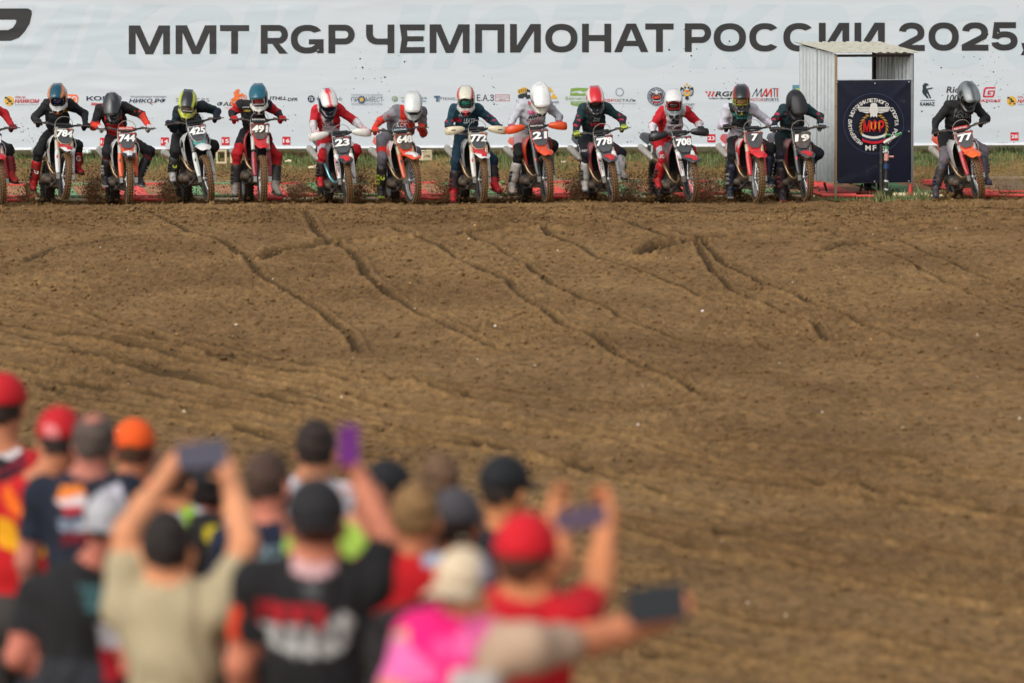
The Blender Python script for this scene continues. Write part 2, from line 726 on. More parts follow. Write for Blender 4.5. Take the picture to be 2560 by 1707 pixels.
def ground_relief(X, D, fine=1.0):
    Z = 0.030 * vnoise(X * .9, D * .5, 3) + 0.018 * vnoise(X * 2.3, D * 1.6, 4) + 0.012 * vnoise(X * 6, D * 5, 5)
    n1 = vnoise(X * 17, D * 12, 6)
    n2 = vnoise(X * 38, D * 24, 7)
    n3 = vnoise(X * 80, D * 40, 8)
    m = np.clip(.62 + .7 * vnoise(X * .7, D * .33, 9), .2, 1.2)
    Z += fine * m * np.clip(D / 34, .55, 1) * (0.011 * n1 + 0.014 * np.maximum(n2, 0) - 0.022 * np.maximum(-n2 - .25, 0) + 0.008 * n3)
    return Z


def build_soil():
    rows, cols = 760, 820
    # rows denser near the far end where the picture needs them
    t = np.linspace(0, 1, rows)
    yy = 1760 - (1760 - 505.0) * t
    tab_d = np.linspace(16.5, 44.9, 3000)
    tab_y = 162 + FPX * (CAM_Z - gz(tab_d)) / tab_d
    o = np.argsort(tab_y)
    d1 = np.interp(yy, tab_y[o], tab_d[o])
    d2 = np.linspace(16.5, 44.9, rows)
    d = np.sort(.75 * d1 + .25 * d2)
    d = np.concatenate([np.linspace(4.0, 16.4, 70), d])
    rows = len(d)
    u = np.linspace(-1, 1, cols)
    D = np.repeat(d[:, None], cols, 1)
    X = u[None, :] * (D * 0.1607 * 1.07 + 0.9)
    Z = gz(D) + ground_relief(X, D)
    wx = .035 * vnoise(X * 2.2, D * 1.1, 21) + .014 * vnoise(X * 9, D * 5, 22)
    DAMP_SHADE = np.zeros(X.shape)  # darkening of the grooves: damp soil and shade together, stored as colour
    for pts, w, dep in RUTS:
        w, dep = w * .64, dep * 1.3
        g = [on_ground(x * V1, y * V1) for x, y in pts]
        # resample smooth
        ga = np.array(g)
        for a, b in zip(ga[:-1], ga[1:]):
            m = 6 * w
            r0 = np.searchsorted(d, min(a[1], b[1]) - m)
            r1 = np.searchsorted(d, max(a[1], b[1]) + m)
            if r1 <= r0:
                continue
            x_, d_ = X[r0:r1] + wx[r0:r1], D[r0:r1]
            v = b - a
            L2 = v @ v + 1e-9
            s = np.clip(((x_ - a[0]) * v[0] + (d_ - a[1]) * v[1]) / L2, 0, 1)
            q = np.hypot(x_ - a[0] - s * v[0], d_ - a[1] - s * v[1])
            if 'RD' not in locals() or RD.shape != X.shape:
                RD = np.full(X.shape, 9.0)
            RD[r0:r1] = np.minimum(RD[r0:r1], q)
        am = (1 - .75 * np.clip((D - 43.0) / 1.2, 0, 1)) * np.clip(1.85 - D / 30, .44, 1.15) * (.55 + .75 * (vnoise(X * 1.1, D * .8, 31) * .5 + .5))
        rough = 1 + .35 * vnoise(X * 14, D * 14, 33)
        Z += am * rough * (-dep * np.exp(-(RD / w) ** 2) + dep * .6 * np.exp(-((RD - 1.7 * w) / (w * .6)) ** 2))
        DAMP_SHADE = np.maximum(DAMP_SHADE, (.88 + .4 * vnoise(X * 1.1, D * .8, 31)) * np.exp(-(RD / (w * 1.15)) ** 2))
        RD[:] = 9.0
    # raised rough lip along the start line
    Z += (.02 + .02 * vnoise(X * 7, D * 6, 41)) * np.exp(-((D - 44.55) / .22) ** 2)
    V = np.stack([X, D, Z], -1).reshape(-1, 3)
    i = np.arange((rows - 1) * cols).reshape(rows - 1, cols)[:, :-1].ravel()
    F = np.stack([i, i + 1, i + cols + 1, i + cols], 1)
    me = mesh_np('track_soil', V, F, col=np.repeat(np.clip(DAMP_SHADE, 0, 1).reshape(-1, 1), 3, 1))
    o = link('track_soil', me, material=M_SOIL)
    tag(o, 'brown churned track soil with curved tyre ruts', kind='structure')


def soil_material(name, c0, c1, c2, scale=1.0, damp_shade=False):
    m = bpy.data.materials.new(name)
    m.use_nodes = True
    t = m.node_tree
    N, L = t.nodes, t.links
    b = N['Principled BSDF']
    b.inputs['Roughness'].default_value = 0.95
    b.inputs['Specular IOR Level'].default_value = 0.15
    tc = N.new('ShaderNodeTexCoord')

    def noise(s, det=8, rough=.6, stretch=None):
        n = N.new('ShaderNodeTexNoise')
        n.inputs['Scale'].default_value = s
        n.inputs['Detail'].default_value = det
        n.inputs['Roughness'].default_value = rough
        if stretch:
            mp = N.new('ShaderNodeMapping')
            mp.inputs['Scale'].default_value = stretch
            L.new(tc.outputs['Object'], mp.inputs['Vector'])
            L.new(mp.outputs[0], n.inputs['Vector'])
        else:
            L.new(tc.outputs['Object'], n.inputs['Vector'])
        return n
    n1 = noise(.55 * scale, 9, .62)
    n2 = noise(11 * scale, 10, .75, (1, .6, 1))
    n3 = noise(70 * scale, 4, .6)
    r1 = N.new('ShaderNodeValToRGB')
    r1.color_ramp.elements[0].position = .36
    r1.color_ramp.elements[0].color = (*c0, 1)
    r1.color_ramp.elements[1].position = .64
    r1.color_ramp.elements[1].color = (*c1, 1)
    L.new(n1.outputs['Fac'], r1.inputs[0])
    r2 = N.new('ShaderNodeMapRange')
    r2.inputs[1].default_value = .36
    r2.inputs[2].default_value = .62
    r2.inputs[3].default_value = .56
    r2.inputs[4].default_value = 1.24
    L.new(n2.outputs['Fac'], r2.inputs[0])
    v = N.new('ShaderNodeVectorMath')
    v.operation = 'SCALE'
    L.new(r1.outputs[0], v.inputs[0])
    L.new(r2.outputs[0], v.inputs['Scale'])
    mx = N.new('ShaderNodeMix')
    mx.data_type = 'RGBA'
    r3 = N.new('ShaderNodeMapRange')
    r3.inputs[1].default_value = .56
    r3.inputs[2].default_value = .68
    r3.inputs[4].default_value = .72
    L.new(n3.outputs['Fac'], r3.inputs[0])
    L.new(r3.outputs[0], mx.inputs['Factor'])
    L.new(v.outputs[0], mx.inputs['A'])
    mx.inputs['B'].default_value = (*c2, 1)
    if damp_shade:   # freshly turned damp earth plus groove shade, both painted into the rut colour
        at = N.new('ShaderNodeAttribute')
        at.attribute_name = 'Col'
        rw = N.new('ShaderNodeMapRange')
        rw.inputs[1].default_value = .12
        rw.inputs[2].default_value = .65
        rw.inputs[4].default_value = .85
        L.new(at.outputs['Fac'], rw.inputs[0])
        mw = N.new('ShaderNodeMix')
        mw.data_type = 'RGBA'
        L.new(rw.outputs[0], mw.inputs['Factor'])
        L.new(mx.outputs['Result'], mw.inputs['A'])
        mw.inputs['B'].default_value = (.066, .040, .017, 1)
        L.new(mw.outputs['Result'], b.inputs['Base Color'])
    else:
        L.new(mx.outputs['Result'], b.inputs['Base Color'])
    bp = N.new('ShaderNodeBump')
    bp.inputs['Strength'].default_value = .9
    bp.inputs['Distance'].default_value = .035
    L.new(n2.outputs['Fac'], bp.inputs['Height'])
    bp2 = N.new('ShaderNodeBump')
    bp2.inputs['Strength'].default_value = .7
    bp2.inputs['Distance'].default_value = .012
    L.new(n3.outputs['Fac'], bp2.inputs['Height'])
    L.new(bp.outputs[0], bp2.inputs['Normal'])
    L.new(bp2.outputs[0], b.inputs['Normal'])
    return m


M_SOIL = soil_material('soil', (.180, .101, .040), (.276, .163, .066), (.052, .028, .012), damp_shade=True)
M_PAD = soil_material('pad_soil', (.195, .106, .041), (.280, .170, .066), (.060, .034, .013))
M_FAR = soil_material('far_ground', (.07, .075, .025), (.13, .10, .04), (.05, .04, .015), .3)
build_soil()


def build_pad():
    rows, cols = 220, 700
    d = np.linspace(44.86, 54.5, rows)
    x = np.linspace(-9.2, 9.2, cols)
    X, D = np.meshgrid(x, d)
    k = np.clip((D - 49.5) / 1.5, 0, 1)
    Z = gz(D) + ground_relief(X, D, 1.2) * (1 + k * .4)
    Z += np.exp(-((D - 46.3) / .8) ** 2) * .02 * vnoise(X * 5, D * 5, 77)
    V = np.stack([X, D, Z], -1).reshape(-1, 3)
    i = np.arange((rows - 1) * cols).reshape(rows - 1, cols)[:, :-1].ravel()
    F = np.stack([i, i + 1, i + cols + 1, i + cols], 1)
    o = link('start_pad_soil', mesh_np('start_pad_soil', V, F), material=M_PAD)
    tag(o, 'reddish brown dirt of the start pad and bank', kind='structure')


build_pad()


def build_far():
    ys = [-120, -20, 5, 9, 11.5, 14, 16.2, 18.6, 19.4, 21, 30, 40, 44, 46.6, 49, 50.2, 52, 54, 80, 160, 500, 1600]
    xs = [-1500, -300, -60, -20, 0, 20, 60, 300, 1500]
    V, F = [], []
    for y in ys:
        for x in xs:
            z = float(gz(y)) - .14 if y < 90 else .05
            V.append((x, y, z))
    n = len(xs)
    for j in range(len(ys) - 1):
        for i in range(n - 1):
            F.append((j * n + i, j * n + i + 1, (j + 1) * n + i + 1, (j + 1) * n + i))
    me = mesh_np('ground', V, F)
    me.materials.append(M_FAR)
    me.materials.append(M_SOIL)
    for p in me.polygons:
        if -30 < p.center.y < 51 and abs(p.center.x) < 70:
            p.material_index = 1
    o = link('ground', me)
    tag(o, 'wide ground beyond the track', kind='structure')


build_far()

# ---------------------------------------------------------------- clods and pebbles
ICO_V = np.array([(0, 0, 1), (.9, 0, .2), (.28, .85, .15), (-.72, .52, .1), (-.7, -.55, .2), (.25, -.86, .1), (0, 0, -.6)])
ICO_F = [(0, 1, 2), (0, 2, 3), (0, 3, 4), (0, 4, 5), (0, 5, 1), (6, 2, 1), (6, 3, 2), (6, 4, 3), (6, 5, 4), (6, 1, 5)]


def scatter(name, pts, sizes, material, col=None, seed=1, flat=.7):
    r = np.random.default_rng(seed)
    n = len(pts)
    V = ICO_V[None] * sizes[:, None, None]
    V = V * (1 + .35 * r.standard_normal((n, 7, 3)))
    V[:, :, 2] *= flat
    a = r.uniform(0, 6.28, n)
    c, s = np.cos(a)[:, None], np.sin(a)[:, None]
    x = V[:, :, 0] * c - V[:, :, 1] * s
    y = V[:, :, 0] * s + V[:, :, 1] * c
    V = np.stack([x, y, V[:, :, 2]], -1) + pts[:, None, :]
    F = (np.array(ICO_F)[None] + 7 * np.arange(n)[:, None, None]).reshape(-1, 3)
    cc = None if col is None else np.repeat(col, 7, 0)
    return link(name, mesh_np(name, V.reshape(-1, 3), F, smooth=False, col=cc), material=material)


def soil_points(n, seed, dmin=18.0, dmax=44.8):
    r = np.random.default_rng(seed)
    d = np.sqrt(r.uniform(dmin ** 2, dmax ** 2, n))
    x = r.uniform(-1, 1, n) * (d * .1607 * 1.05 + .4)
    z = gz(d) + ground_relief(x[None], d[None])[0]
    return np.stack([x, d, z], 1), r


pts, r_ = soil_points(15000, 3)
sz = r_.gamma(2.0, .0060, len(pts)) + .005
tag(scatter('soil_clods', pts + [0, 0, .002], np.minimum(sz, .04), M_SOIL, seed=4),
    'loose brown clods of soil scattered over the track', 'soil clods', kind='stuff')
pts, r_ = soil_points(9000, 5, 42.4, 46.8)
sz = r_.gamma(2.0, .0065, len(pts)) + .005
tag(scatter('start_line_clods', pts + [0, 0, .004], np.minimum(sz, .05), M_PAD, seed=6),
    'thick loose clods of soil along the start line under the wheels', 'soil clods', kind='stuff')
M_PEB = mat('pebble', attr=True, rough=.8)
pts, r_ = soil_points(260, 8)
sz = r_.gamma(2.0, .0036, len(pts)) + .004
pc = np.array([lin(c) for c in ((205, 190, 160), (180, 165, 140), (225, 215, 200), (150, 135, 110), (200, 150, 90))])[r_.integers(0, 5, len(pts))]
tag(scatter('pale_pebbles', pts + [0, 0, .006], np.minimum(sz, .03), M_PEB, col=pc, seed=9),
    'small pale pebbles lying on the brown soil', 'pebbles', kind='stuff')

# ---------------------------------------------------------------- grass
M_GRASS = mat('grass_blade', attr=True, rough=.7, grain=.15)


def grass(name, n, x0, x1, dfun, hfun, cols, seed, label, wid=.006, lean=.5, zoff=0.0):
    r = np.random.default_rng(seed)
    x = r.uniform(x0, x1, n)
    d = dfun(r, n, x)
    clump = vnoise(x * 1.7, d * 2.2, seed + 1) * .5 + vnoise(x * 5, d * 5, seed + 2) * .5
    keep = clump > r.uniform(-1.1, .5, n)
    x, d, clump = x[keep], d[keep], clump[keep]
    n = len(x)
    h = hfun(r, n, d) * (1 + .5 * clump)
    z = gz(d) + zoff
    a = r.uniform(0, 6.28, n)
    lx, ly = np.cos(a) * h * lean * r.uniform(.2, 1, n), np.sin(a) * h * lean * .6
    w = wid * r.uniform(.6, 1.5, n)
    p0 = np.stack([x - w, d, z], 1)
    p1 = np.stack([x + w, d, z], 1)
    p2 = np.stack([x + lx * .4 + w * .7, d + ly * .4, z + h * .6], 1)
    p3 = np.stack([x + lx, d + ly, z + h], 1)
    V = np.stack([p0, p1, p2, p3], 1).reshape(-1, 3)
    F = np.arange(4 * n).reshape(n, 4)
    C = np.array([lin(c) for c in cols])
    k = np.clip(((clump * .5 + .5) * len(cols) + r.normal(0, .9, n)), 0, len(cols) - 1).astype(int)
    cc = np.repeat(C[k] * r.uniform(.75, 1.25, (n, 1)), 4, 0)
    o = link(name, mesh_np(name, V, F, smooth=False, col=cc), material=M_GRASS)
    tag(o, label, 'grass', kind='stuff')


grass('green_grass', 42000, -9, 9, lambda r, n, x: 50.75 + 1.7 * r.beta(2.2, 1.3, n),
      lambda r, n, d: np.minimum(r.gamma(3, .019, n), .12) * np.clip((d - 50.3) / 1.2, .35, 1) + .02,
      [(140, 134, 74), (116, 124, 66), (96, 110, 56), (84, 100, 52), (118, 130, 78), (76, 90, 48)], 11,
      'uneven green grass growing along the foot of the long white banner', wid=.0045)
grass('dry_grass', 45000, -9, 9, lambda r, n, x: 48.9 + 2.6 * r.beta(1.6, 1.4, n),
      lambda r, n, d: r.gamma(2.2, .008, n) + .006,
      [(150, 120, 64), (136, 110, 58), (122, 104, 54), (104, 98, 50), (140, 120, 70)], 13,
      'short yellowish dry grass on the bank behind the start gates', wid=.005)
grass('post_tuft', 900, 5.2, 6.0, lambda r, n, x: 45.5 + .35 * r.random(n),
      lambda r, n, d: r.gamma(3, .03, n) + .02,
      [(86, 104, 58), (108, 118, 70), (130, 124, 76)], 15,
      'green grass tuft round the foot of the sprinkler pipes')
grass('shed_tuft', 500, 4.3, 5.3, lambda r, n, x: 46.2 + .5 * r.random(n),
      lambda r, n, d: r.gamma(2.2, .016, n) + .01,
      [(86, 104, 58), (108, 118, 70), (130, 124, 76)], 17,
      'low green weeds at the left foot of the metal shed')

# ================================================================ THE BANNER
BD = 52.0
M_BAN = None


def banner_material():
    m = mat('banner_vinyl', attr=True, rough=.55, grain=.0)
    t = m.node_tree
    N, L = t.nodes, t.links
    b = N['Principled BSDF']
    tc = N.new('ShaderNodeTexCoord')
    mp = N.new('ShaderNodeMapping')
    mp.inputs['Scale'].default_value = (.55, 1, 2.4)
    mp.inputs['Rotation'].default_value = (0, R(14), 0)
    L.new(tc.outputs['Object'], mp.inputs['Vector'])
    n = N.new('ShaderNodeTexNoise')
    n.inputs['Scale'].default_value = 1.4
    n.inputs['Detail'].default_value = 2
    L.new(mp.outputs[0], n.inputs['Vector'])
    n2 = N.new('ShaderNodeTexNoise')
    n2.noise_type = 'RIDGED_MULTIFRACTAL'
    n2.inputs['Scale'].default_value = 1.5
    n2.inputs['Detail'].default_value = 3
    L.new(mp.outputs[0], n2.inputs['Vector'])
    # creases show most at the left end
    sx = N.new('ShaderNodeSeparateXYZ')
    L.new(tc.outputs['Object'], sx.inputs[0])
    mr = N.new('ShaderNodeMapRange')
    mr.inputs[1].default_value = -8
    mr.inputs[2].default_value = -1
    mr.inputs[3].default_value = 1.0
    mr.inputs[4].default_value = .12
    L.new(sx.outputs['X'], mr.inputs[0])
    ml = N.new('ShaderNodeMath')
    ml.operation = 'MULTIPLY'
    L.new(n2.outputs['Fac'], ml.inputs[0])
    L.new(mr.outputs[0], ml.inputs[1])
    b1 = N.new('ShaderNodeBump')
    b1.inputs['Strength'].default_value = .22
    b1.inputs['Distance'].default_value = .05
    L.new(n.outputs['Fac'], b1.inputs['Height'])
    b2 = N.new('ShaderNodeBump')
    b2.inputs['Strength'].default_value = .95
    b2.inputs['Distance'].default_value = .035
    L.new(ml.outputs[0], b2.inputs['Height'])
    L.new(b1.outputs[0], b2.inputs['Normal'])
    L.new(b2.outputs[0], b.inputs['Normal'])
    return m


M_BAN = banner_material()
bz0 = P(1280, 366, BD).z
ban = empty('event_banner', (0, BD, bz0))
tag(ban, 'very long white printed banner stretched behind the start line', 'banner')
nx_ = 240
bx = np.linspace(-10.5, 10.5, nx_)
bv, bf = [], []
zs = [0, .03, .4, .9, 1.5, 2.2, 3.2]
for zi, z in enumerate(zs):
    for x in bx:
        sag = .012 * math.sin(x * 2.6) + .008 * math.sin(x * 7.1 + 1) if zi < 2 else 0
        bv.append((x, .0, z + sag))
for j in range(len(zs) - 1):
    for i in range(nx_ - 1):
        bf.append((j * nx_ + i, j * nx_ + i + 1, (j + 1) * nx_ + i + 1, (j + 1) * nx_ + i))
BASE_W = (.555, .61, .64)
o = link('banner_sheet', mesh_np('banner_sheet', bv, bf, col=np.tile(BASE_W, (len(bv), 1))), ban, M_BAN)
hb = MB()
hb.box((0, -.006, -.004), (21, .012, .035))
hm = mat('banner_hem', lin((238, 240, 243)), rough=.6)
link('hem', hb.mesh('hem'), ban, hm)
M_POST = mat('post_grey', lin((118, 122, 124)), rough=.6, dirt=.35)
for k in range(-4, 5):
    px = 1059 + 386 * k
    p = P(px, 380, BD + .12)
    mb = MB()
    mb.box((p.x, .12, 1.3), (.075, .07, 3.9))
    link('post', mb.mesh('post'), ban, M_POST)


def banner_print(name, fill):
    pr = Print(lambda x, y: P(x, y, BD) - Vector((0, BD, bz0)), (0, -1, 0), step=.0012, base=.0016 if name == 'ghost_lettering' else .0045)
    fill(pr)
    return link(name, pr.mesh(name), ban, M_BAN)


INK = lin((38, 39, 38))
W = BASE_W


# big title, letter by letter
SV, SH = 17.2, 15.2     # stem widths


def arc(cx, cy, rx, ry, a0, a1, n=16, e=2.25):
    pts = []
    for i in range(n + 1):
        a = R(a0 + (a1 - a0) * i / n)
        c, s = math.cos(a), math.sin(a)
        pts.append((cx + rx * math.copysign(abs(c) ** (2 / e), c), cy - ry * math.copysign(abs(s) ** (2 / e), s)))
    return pts


def glyph(ch, x0, x1, y0, y1):
    """list of (outer, holes) in pixels, y down"""
    w, h = x1 - x0, y1 - y0
    v, s = SV, SH
    cx, cy = (x0 + x1) / 2, (y0 + y1) / 2
    if ch == 'М':
        m = 9.5
        return [([(x0, y1), (x0, y0), (x0 + v * 1.65, y0), (cx, y1 - h * .27), (x1 - v * 1.65, y0), (x1, y0), (x1, y1), (x1 - v, y1),
                  (x1 - v, y0 + h * .25), (cx + m, y1), (cx - m, y1), (x0 + v, y0 + h * .25), (x0 + v, y1)], [])]
    if ch == 'Т':
        return [([(x0, y0), (x1, y0), (x1, y0 + s), (cx + v / 2, y0 + s), (cx + v / 2, y1), (cx - v / 2, y1), (cx - v / 2, y0 + s), (x0, y0 + s)], [])]
    if ch in 'РR':
        hb_ = h * (.69 if ch == 'Р' else .66)
        ry = hb_ / 2
        out = [(x0, y0), (x1 - ry, y0)] + arc(x1 - ry, y0 + ry, ry, ry, 85, -85, 12, 2.0) + [(x1 - ry, y0 + hb_)]
        hole = [(x0 + v, y0 + s), (x1 - ry, y0 + s)] + arc(x1 - ry, y0 + ry, ry - v * .95, ry - s, 85, -85, 10, 2.0) + [(x1 - ry, y0 + hb_ - s), (x0 + v, y0 + hb_ - s)]
        if ch == 'Р':
            out += [(x0 + v, y0 + hb_), (x0 + v, y1), (x0, y1)]
        else:
            out += [(x1 - ry + 2, y0 + hb_), (x1, y1), (x1 - v * 1.25, y1), (x0 + w * .42, y0 + hb_), (x0 + v, y0 + hb_), (x0 + v, y1), (x0, y1)]
        return [(out, [hole])]
    if ch == 'О':
        return [(arc(cx, cy, w / 2, h / 2, 0, 350, 35), [arc(cx, cy, w / 2 - v, h / 2 - s, 0, 350, 35)])]
    if ch == 'С':
        return [(arc(cx, cy, w / 2, h / 2, 38, 322, 28) [:] + arc(cx, cy, w / 2 - v, h / 2 - s, 322 - 12, 38 + 12, 28), [])]
    if ch == 'G':
        o1 = arc(cx, cy, w / 2, h / 2, 33, 318, 28)
        return [(o1 + [(x1 - v, y1 - 10), (x1 - v + 1, y1 - 1), (x1, y1 - 1), (x1, cy), (cx + 4, cy), (cx + 4, cy + s * .85), (x1 - v - 1, cy + s * .85)]
                 + arc(cx, cy, w / 2 - v, h / 2 - s, 335, 38 + 10, 26), [])]
    if ch == 'Ч':
        yb = y0 + h * .70
        return [([(x0, y0), (x0 + v, y0), (x0 + v, y0 + h * .30)] + arc(x0 + v + 14, y0 + h * .30, 14, yb - s - y0 - h * .30, 180, 270, 8)
                 + [(x1 - v, yb - s), (x1 - v, y0), (x1, y0), (x1, y1), (x1 - v, y1), (x1 - v, yb)]
                 + arc(x0 + 30, y0 + h * .32, 30, yb - y0 - h * .32, 270, 180, 8), [])]
    if ch == 'Е':
        return [([(x0, y0), (x1, y0), (x1, y0 + s), (x0 + v + 1, y0 + s), (x0 + v + 3, cy - s * .42), (x1 - 3, cy - s * .42), (x1 - 3, cy + s * .42),
                  (x0 + v + 3, cy + s * .42), (x0 + v, y1 - s), (x1, y1 - s), (x1, y1), (x0, y1), (x0 + 5, cy)], [])]
    if ch == 'П':
        return [([(x0, y1), (x0, y0), (x1, y0), (x1, y1), (x1 - v, y1), (x1 - v, y0 + s), (x0 + v, y0 + s), (x0 + v, y1)], [])]
    if ch == 'И':
        return [([(x0, y0), (x0 + v, y0), (x0 + v, y1 - h * .25), (x1 - v * 1.5, y0), (x1, y0), (x1, y1), (x1 - v, y1), (x1 - v, y0 + h * .25), (x0 + v * 1.5, y1), (x0, y1)], [])]
    if ch == 'Н':
        return [([(x0, y0), (x0 + v, y0), (x0 + v, cy - s / 2), (x1 - v, cy - s / 2), (x1 - v, y0), (x1, y0), (x1, y1), (x1 - v, y1), (x1 - v, cy + s / 2), (x0 + v, cy + s / 2), (x0 + v, y1), (x0, y1)], [])]
    if ch == 'А':
        a, b = w * .36, h
        t = lambda y: (x0 + a * (y1 - y) / b)
        ya, yb = y1 - h * .40, y1 - h * .21
        return [([(x0, y1), (x0 + a, y0), (x1 - a, y0), (x1, y1), (x1 - v * 1.1, y1), (x1 - a * (y1 - yb) / b - v * 1.1, yb), (t(yb) + v * 1.1, yb), (x0 + v * 1.1, y1)],
                 [[(t(ya) + v * 1.1, ya), (x1 - a * (y1 - ya) / b - v * 1.1, ya), (cx, y0 + h * .2)]])]
    if ch == '2':
        o_ = arc(cx, y0 + h * .36, w / 2 - 1, h * .36, 172, -35, 18)
        i_ = arc(cx, y0 + h * .36, w / 2 - 1 - v, h * .36 - s, -35, 172, 16)
        return [(o_ + [(x0 + v * 1.9, y1 - s), (x1, y1 - s), (x1, y1), (x0, y1), (x0, y1 - s)] + i_, [])]
    if ch == '5':
        o_ = arc(cx, y1 - h * .34, w / 2, h * .34, 150, 0, 10) + arc(cx, y1 - h * .34, w / 2, h * .34, -8, -172, 18)
        i_ = arc(cx, y1 - h * .34, w / 2 - v, h * .34 - s, -168, 0, 16) + arc(cx, y1 - h * .34, w / 2 - v, h * .34 - s, 8, 150, 10)
        return [([(x0 + 7, y0), (x1 - 4, y0), (x1 - 4, y0 + s), (x0 + 7 + v * .8, y0 + s), (x0 + 5 + v * .7, y0 + h * .42)]
                 + arc(cx, y1 - h * .34, w / 2, h * .34, 120, 0, 9) + arc(cx, y1 - h * .34, w / 2, h * .34, -8, -172, 18)
                 + arc(cx, y1 - h * .34, w / 2 - v, h * .34 - s, -166, 0, 16) + arc(cx, y1 - h * .34, w / 2 - v, h * .34 - s, 8, 160, 10)
                 + [(x0 + 2, y0 + h * .56)], [])]
    if ch == ',':
        return [([(x0, y1 - 19), (x0 + 18, y1 - 19), (x0 + 18, y1 - 4), (x0 + 8, y1 + 12), (x0 - 2, y1 + 12), (x0 + 5, y1)], [])]
    return []


TITLE = [('М', 322, 425), ('М', 439, 541), ('Т', 550, 623), ('R', 652, 720), ('G', 727, 809), ('Р', 821, 887), ('Ч', 915, 986), ('Е', 999, 1062),
         ('М', 1074, 1174), ('П', 1188, 1261), ('И', 1275, 1352), ('О', 1363, 1444), ('Н', 1455, 1528), ('А', 1535, 1621), ('Т', 1613, 1684),
         ('Р', 1712, 1778), ('О', 1784, 1865), ('С', 1873, 1951), ('С', 1958, 2037), ('И', 2047, 2123), ('И', 2136, 2212), ('2', 2246, 2312),
         ('О', 2321, 2397), ('2', 2404, 2471), ('5', 2478, 2544), (',', 2553, 2575)]


def ghost(pr):
    global SV, SH
    keep = SV, SH
    SV, SH = 44.0, 38.0
    c = (.512, .588, .622)
    for k, ch in enumerate('ИКОМ МОТОКРОСС'):
        if ch == ' ':
            continue
        x0, y0 = 20 + k * 192, 12
        x1, y1 = x0 + 172, 172
        if ch == 'К':
            gl = [([(x0, y0), (x0 + SV, y0), (x0 + SV, y0 + 60), (x1 - 50, y0), (x1, y0), (x0 + 96, y0 + 78), (x1, y1), (x1 - 54, y1), (x0 + SV + 10, y0 + 104), (x0 + SV, y0 + 112), (x0 + SV, y1), (x0, y1)], [])]
        else:
            gl = glyph(ch, x0, x1, y0, y1)
        sh = lambda p: (p[0] + .35 * (92 - p[1]), p[1])
        for out, holes in gl:
            pr.poly([sh(p) for p in out], c, [[sh(p) for p in h] for h in holes])
            pr.lay -= pr.step
    SV, SH = keep


def title(pr):
    for ch, x0, x1 in TITLE:
        t = (x0 - 322) / (2544 - 322)
        y0, y1 = 64.5 - 8.5 * t, 136.5 - 9.5 * t
        for out, holes in glyph(ch, x0, x1, y0, y1):
            pr.poly(out, INK, holes)
            pr.lay -= pr.step
    # end of an italic P at the left edge of the frame
    pr.poly([(-60, 22), (70, 22), (79, 27), (80, 36), (74, 60), (62, 80), (48, 95), (28, 103), (-70, 103), (-70, 76), (20, 76), (32, 70), (39, 60),
             (41, 52), (36, 50), (-60, 50)], INK)


banner_print('ghost_lettering', ghost)
banner_print('title_lettering', title)

RED, NAVY, ORG, GRN = lin((190, 40, 40)), lin((28, 40, 66)), lin((226, 112, 48)), lin((118, 152, 70))
GRY, GLD, DK = lin((120, 128, 136)), lin((214, 168, 50)), lin((32, 36, 40))


def naikom(x):
    def f(pr):
        dx = x - 12
        pr.disc(dx + 23, 253, 12, GLD)
        for a, b, c in ((15, 245, 4), (21, 249, 4), (25, 254, 5), (30, 260, 3), (19, 259, 3)):
            pr.disc(dx + a, b, c, DK, ry=c * .6, n=8)
            pr.lay -= pr.step
        pr.disc(dx + 24, 252, 2.4, W, n=8)
        pr.text('СЕТЬ АЗС', dx + 38, 241, dx + 64, 246, RED, ital=.25)
        pr.text('НАИКОМ', dx + 38, 248, dx + 97, 258, RED, bold=.045, ital=.25)
        pr.text('региональная сеть автозаправок', dx + 38, 261, dx + 95, 263.5, GRY, bold=0)
    return f


banner_print('sponsor_logo', naikom(12))
banner_print('sponsor_logo', naikom(2518))


def f(pr):
    pr.poly([(120, 238), (150, 240), (165, 236), (192, 237), (197, 245), (194, 258), (186, 264), (160, 262), (122, 264)], ORG)
    pr.text('ПИТТО', 124, 241, 193, 259, W, bold=.05)


banner_print('sponsor_logo', f)


def f(pr):
    pr.text('КОРД', 216, 241, 296, 254, NAVY, bold=.06)
    pr.disc(292, 247, 12, NAVY, ry=9, hole=.8)
    for k in range(3):
        pr.poly([(226, 257 + k * 2.4), (250, 259 + k * 2), (292, 256 + k * 1.4), (292, 257.2 + k * 1.4), (250, 260.6 + k * 2), (230, 258.6 + k * 2.4)], RED)


banner_print('sponsor_logo', f)


def f(pr):
    pr.text('Автомобильная компания', 326, 239, 415, 245, GRY, bold=0)
    pr.text('НИКО.РФ', 324, 247, 415, 258, NAVY, bold=.04, ital=.3)
    pr.disc(377, 259, 2.2, RED, n=8)
    pr.disc(380, 261, 1.6, GRN, n=8)


banner_print('sponsor_logo', f)


def f(pr):
    pr.text('services', 440, 242, 523, 255, GRY, bold=-.005, space=1.1)


banner_print('sponsor_logo', f)


def f(pr):
    pr.text('ФАВОРИТ', 543, 255, 640, 266, DK, bold=.03, ital=.2)
    pr.text('МОТОШКОЛА', 563, 269, 625, 272, ORG, bold=0)
    pr.disc(584, 258, 8, ORG, hole=.55)
    pr.disc(584, 258, 2.4, ORG, n=10)
    pr.disc(609, 244, 7.5, ORG, hole=.72)
    pr.disc(609, 244, 2, ORG, n=10)
    pr.poly([(575, 250), (585, 244), (586, 236), (583, 233), (589, 227), (593, 224), (597, 225), (598, 229), (595, 232), (598, 234), (600, 236), (606, 233),
             (608, 236), (612, 243), (609, 245), (604, 238), (598, 242), (600, 250), (594, 253), (586, 251)], ORG)
    pr.poly([(590, 224), (598, 223), (599, 227), (594, 229), (590, 228)], ORG)


banner_print('sponsor_logo', f)


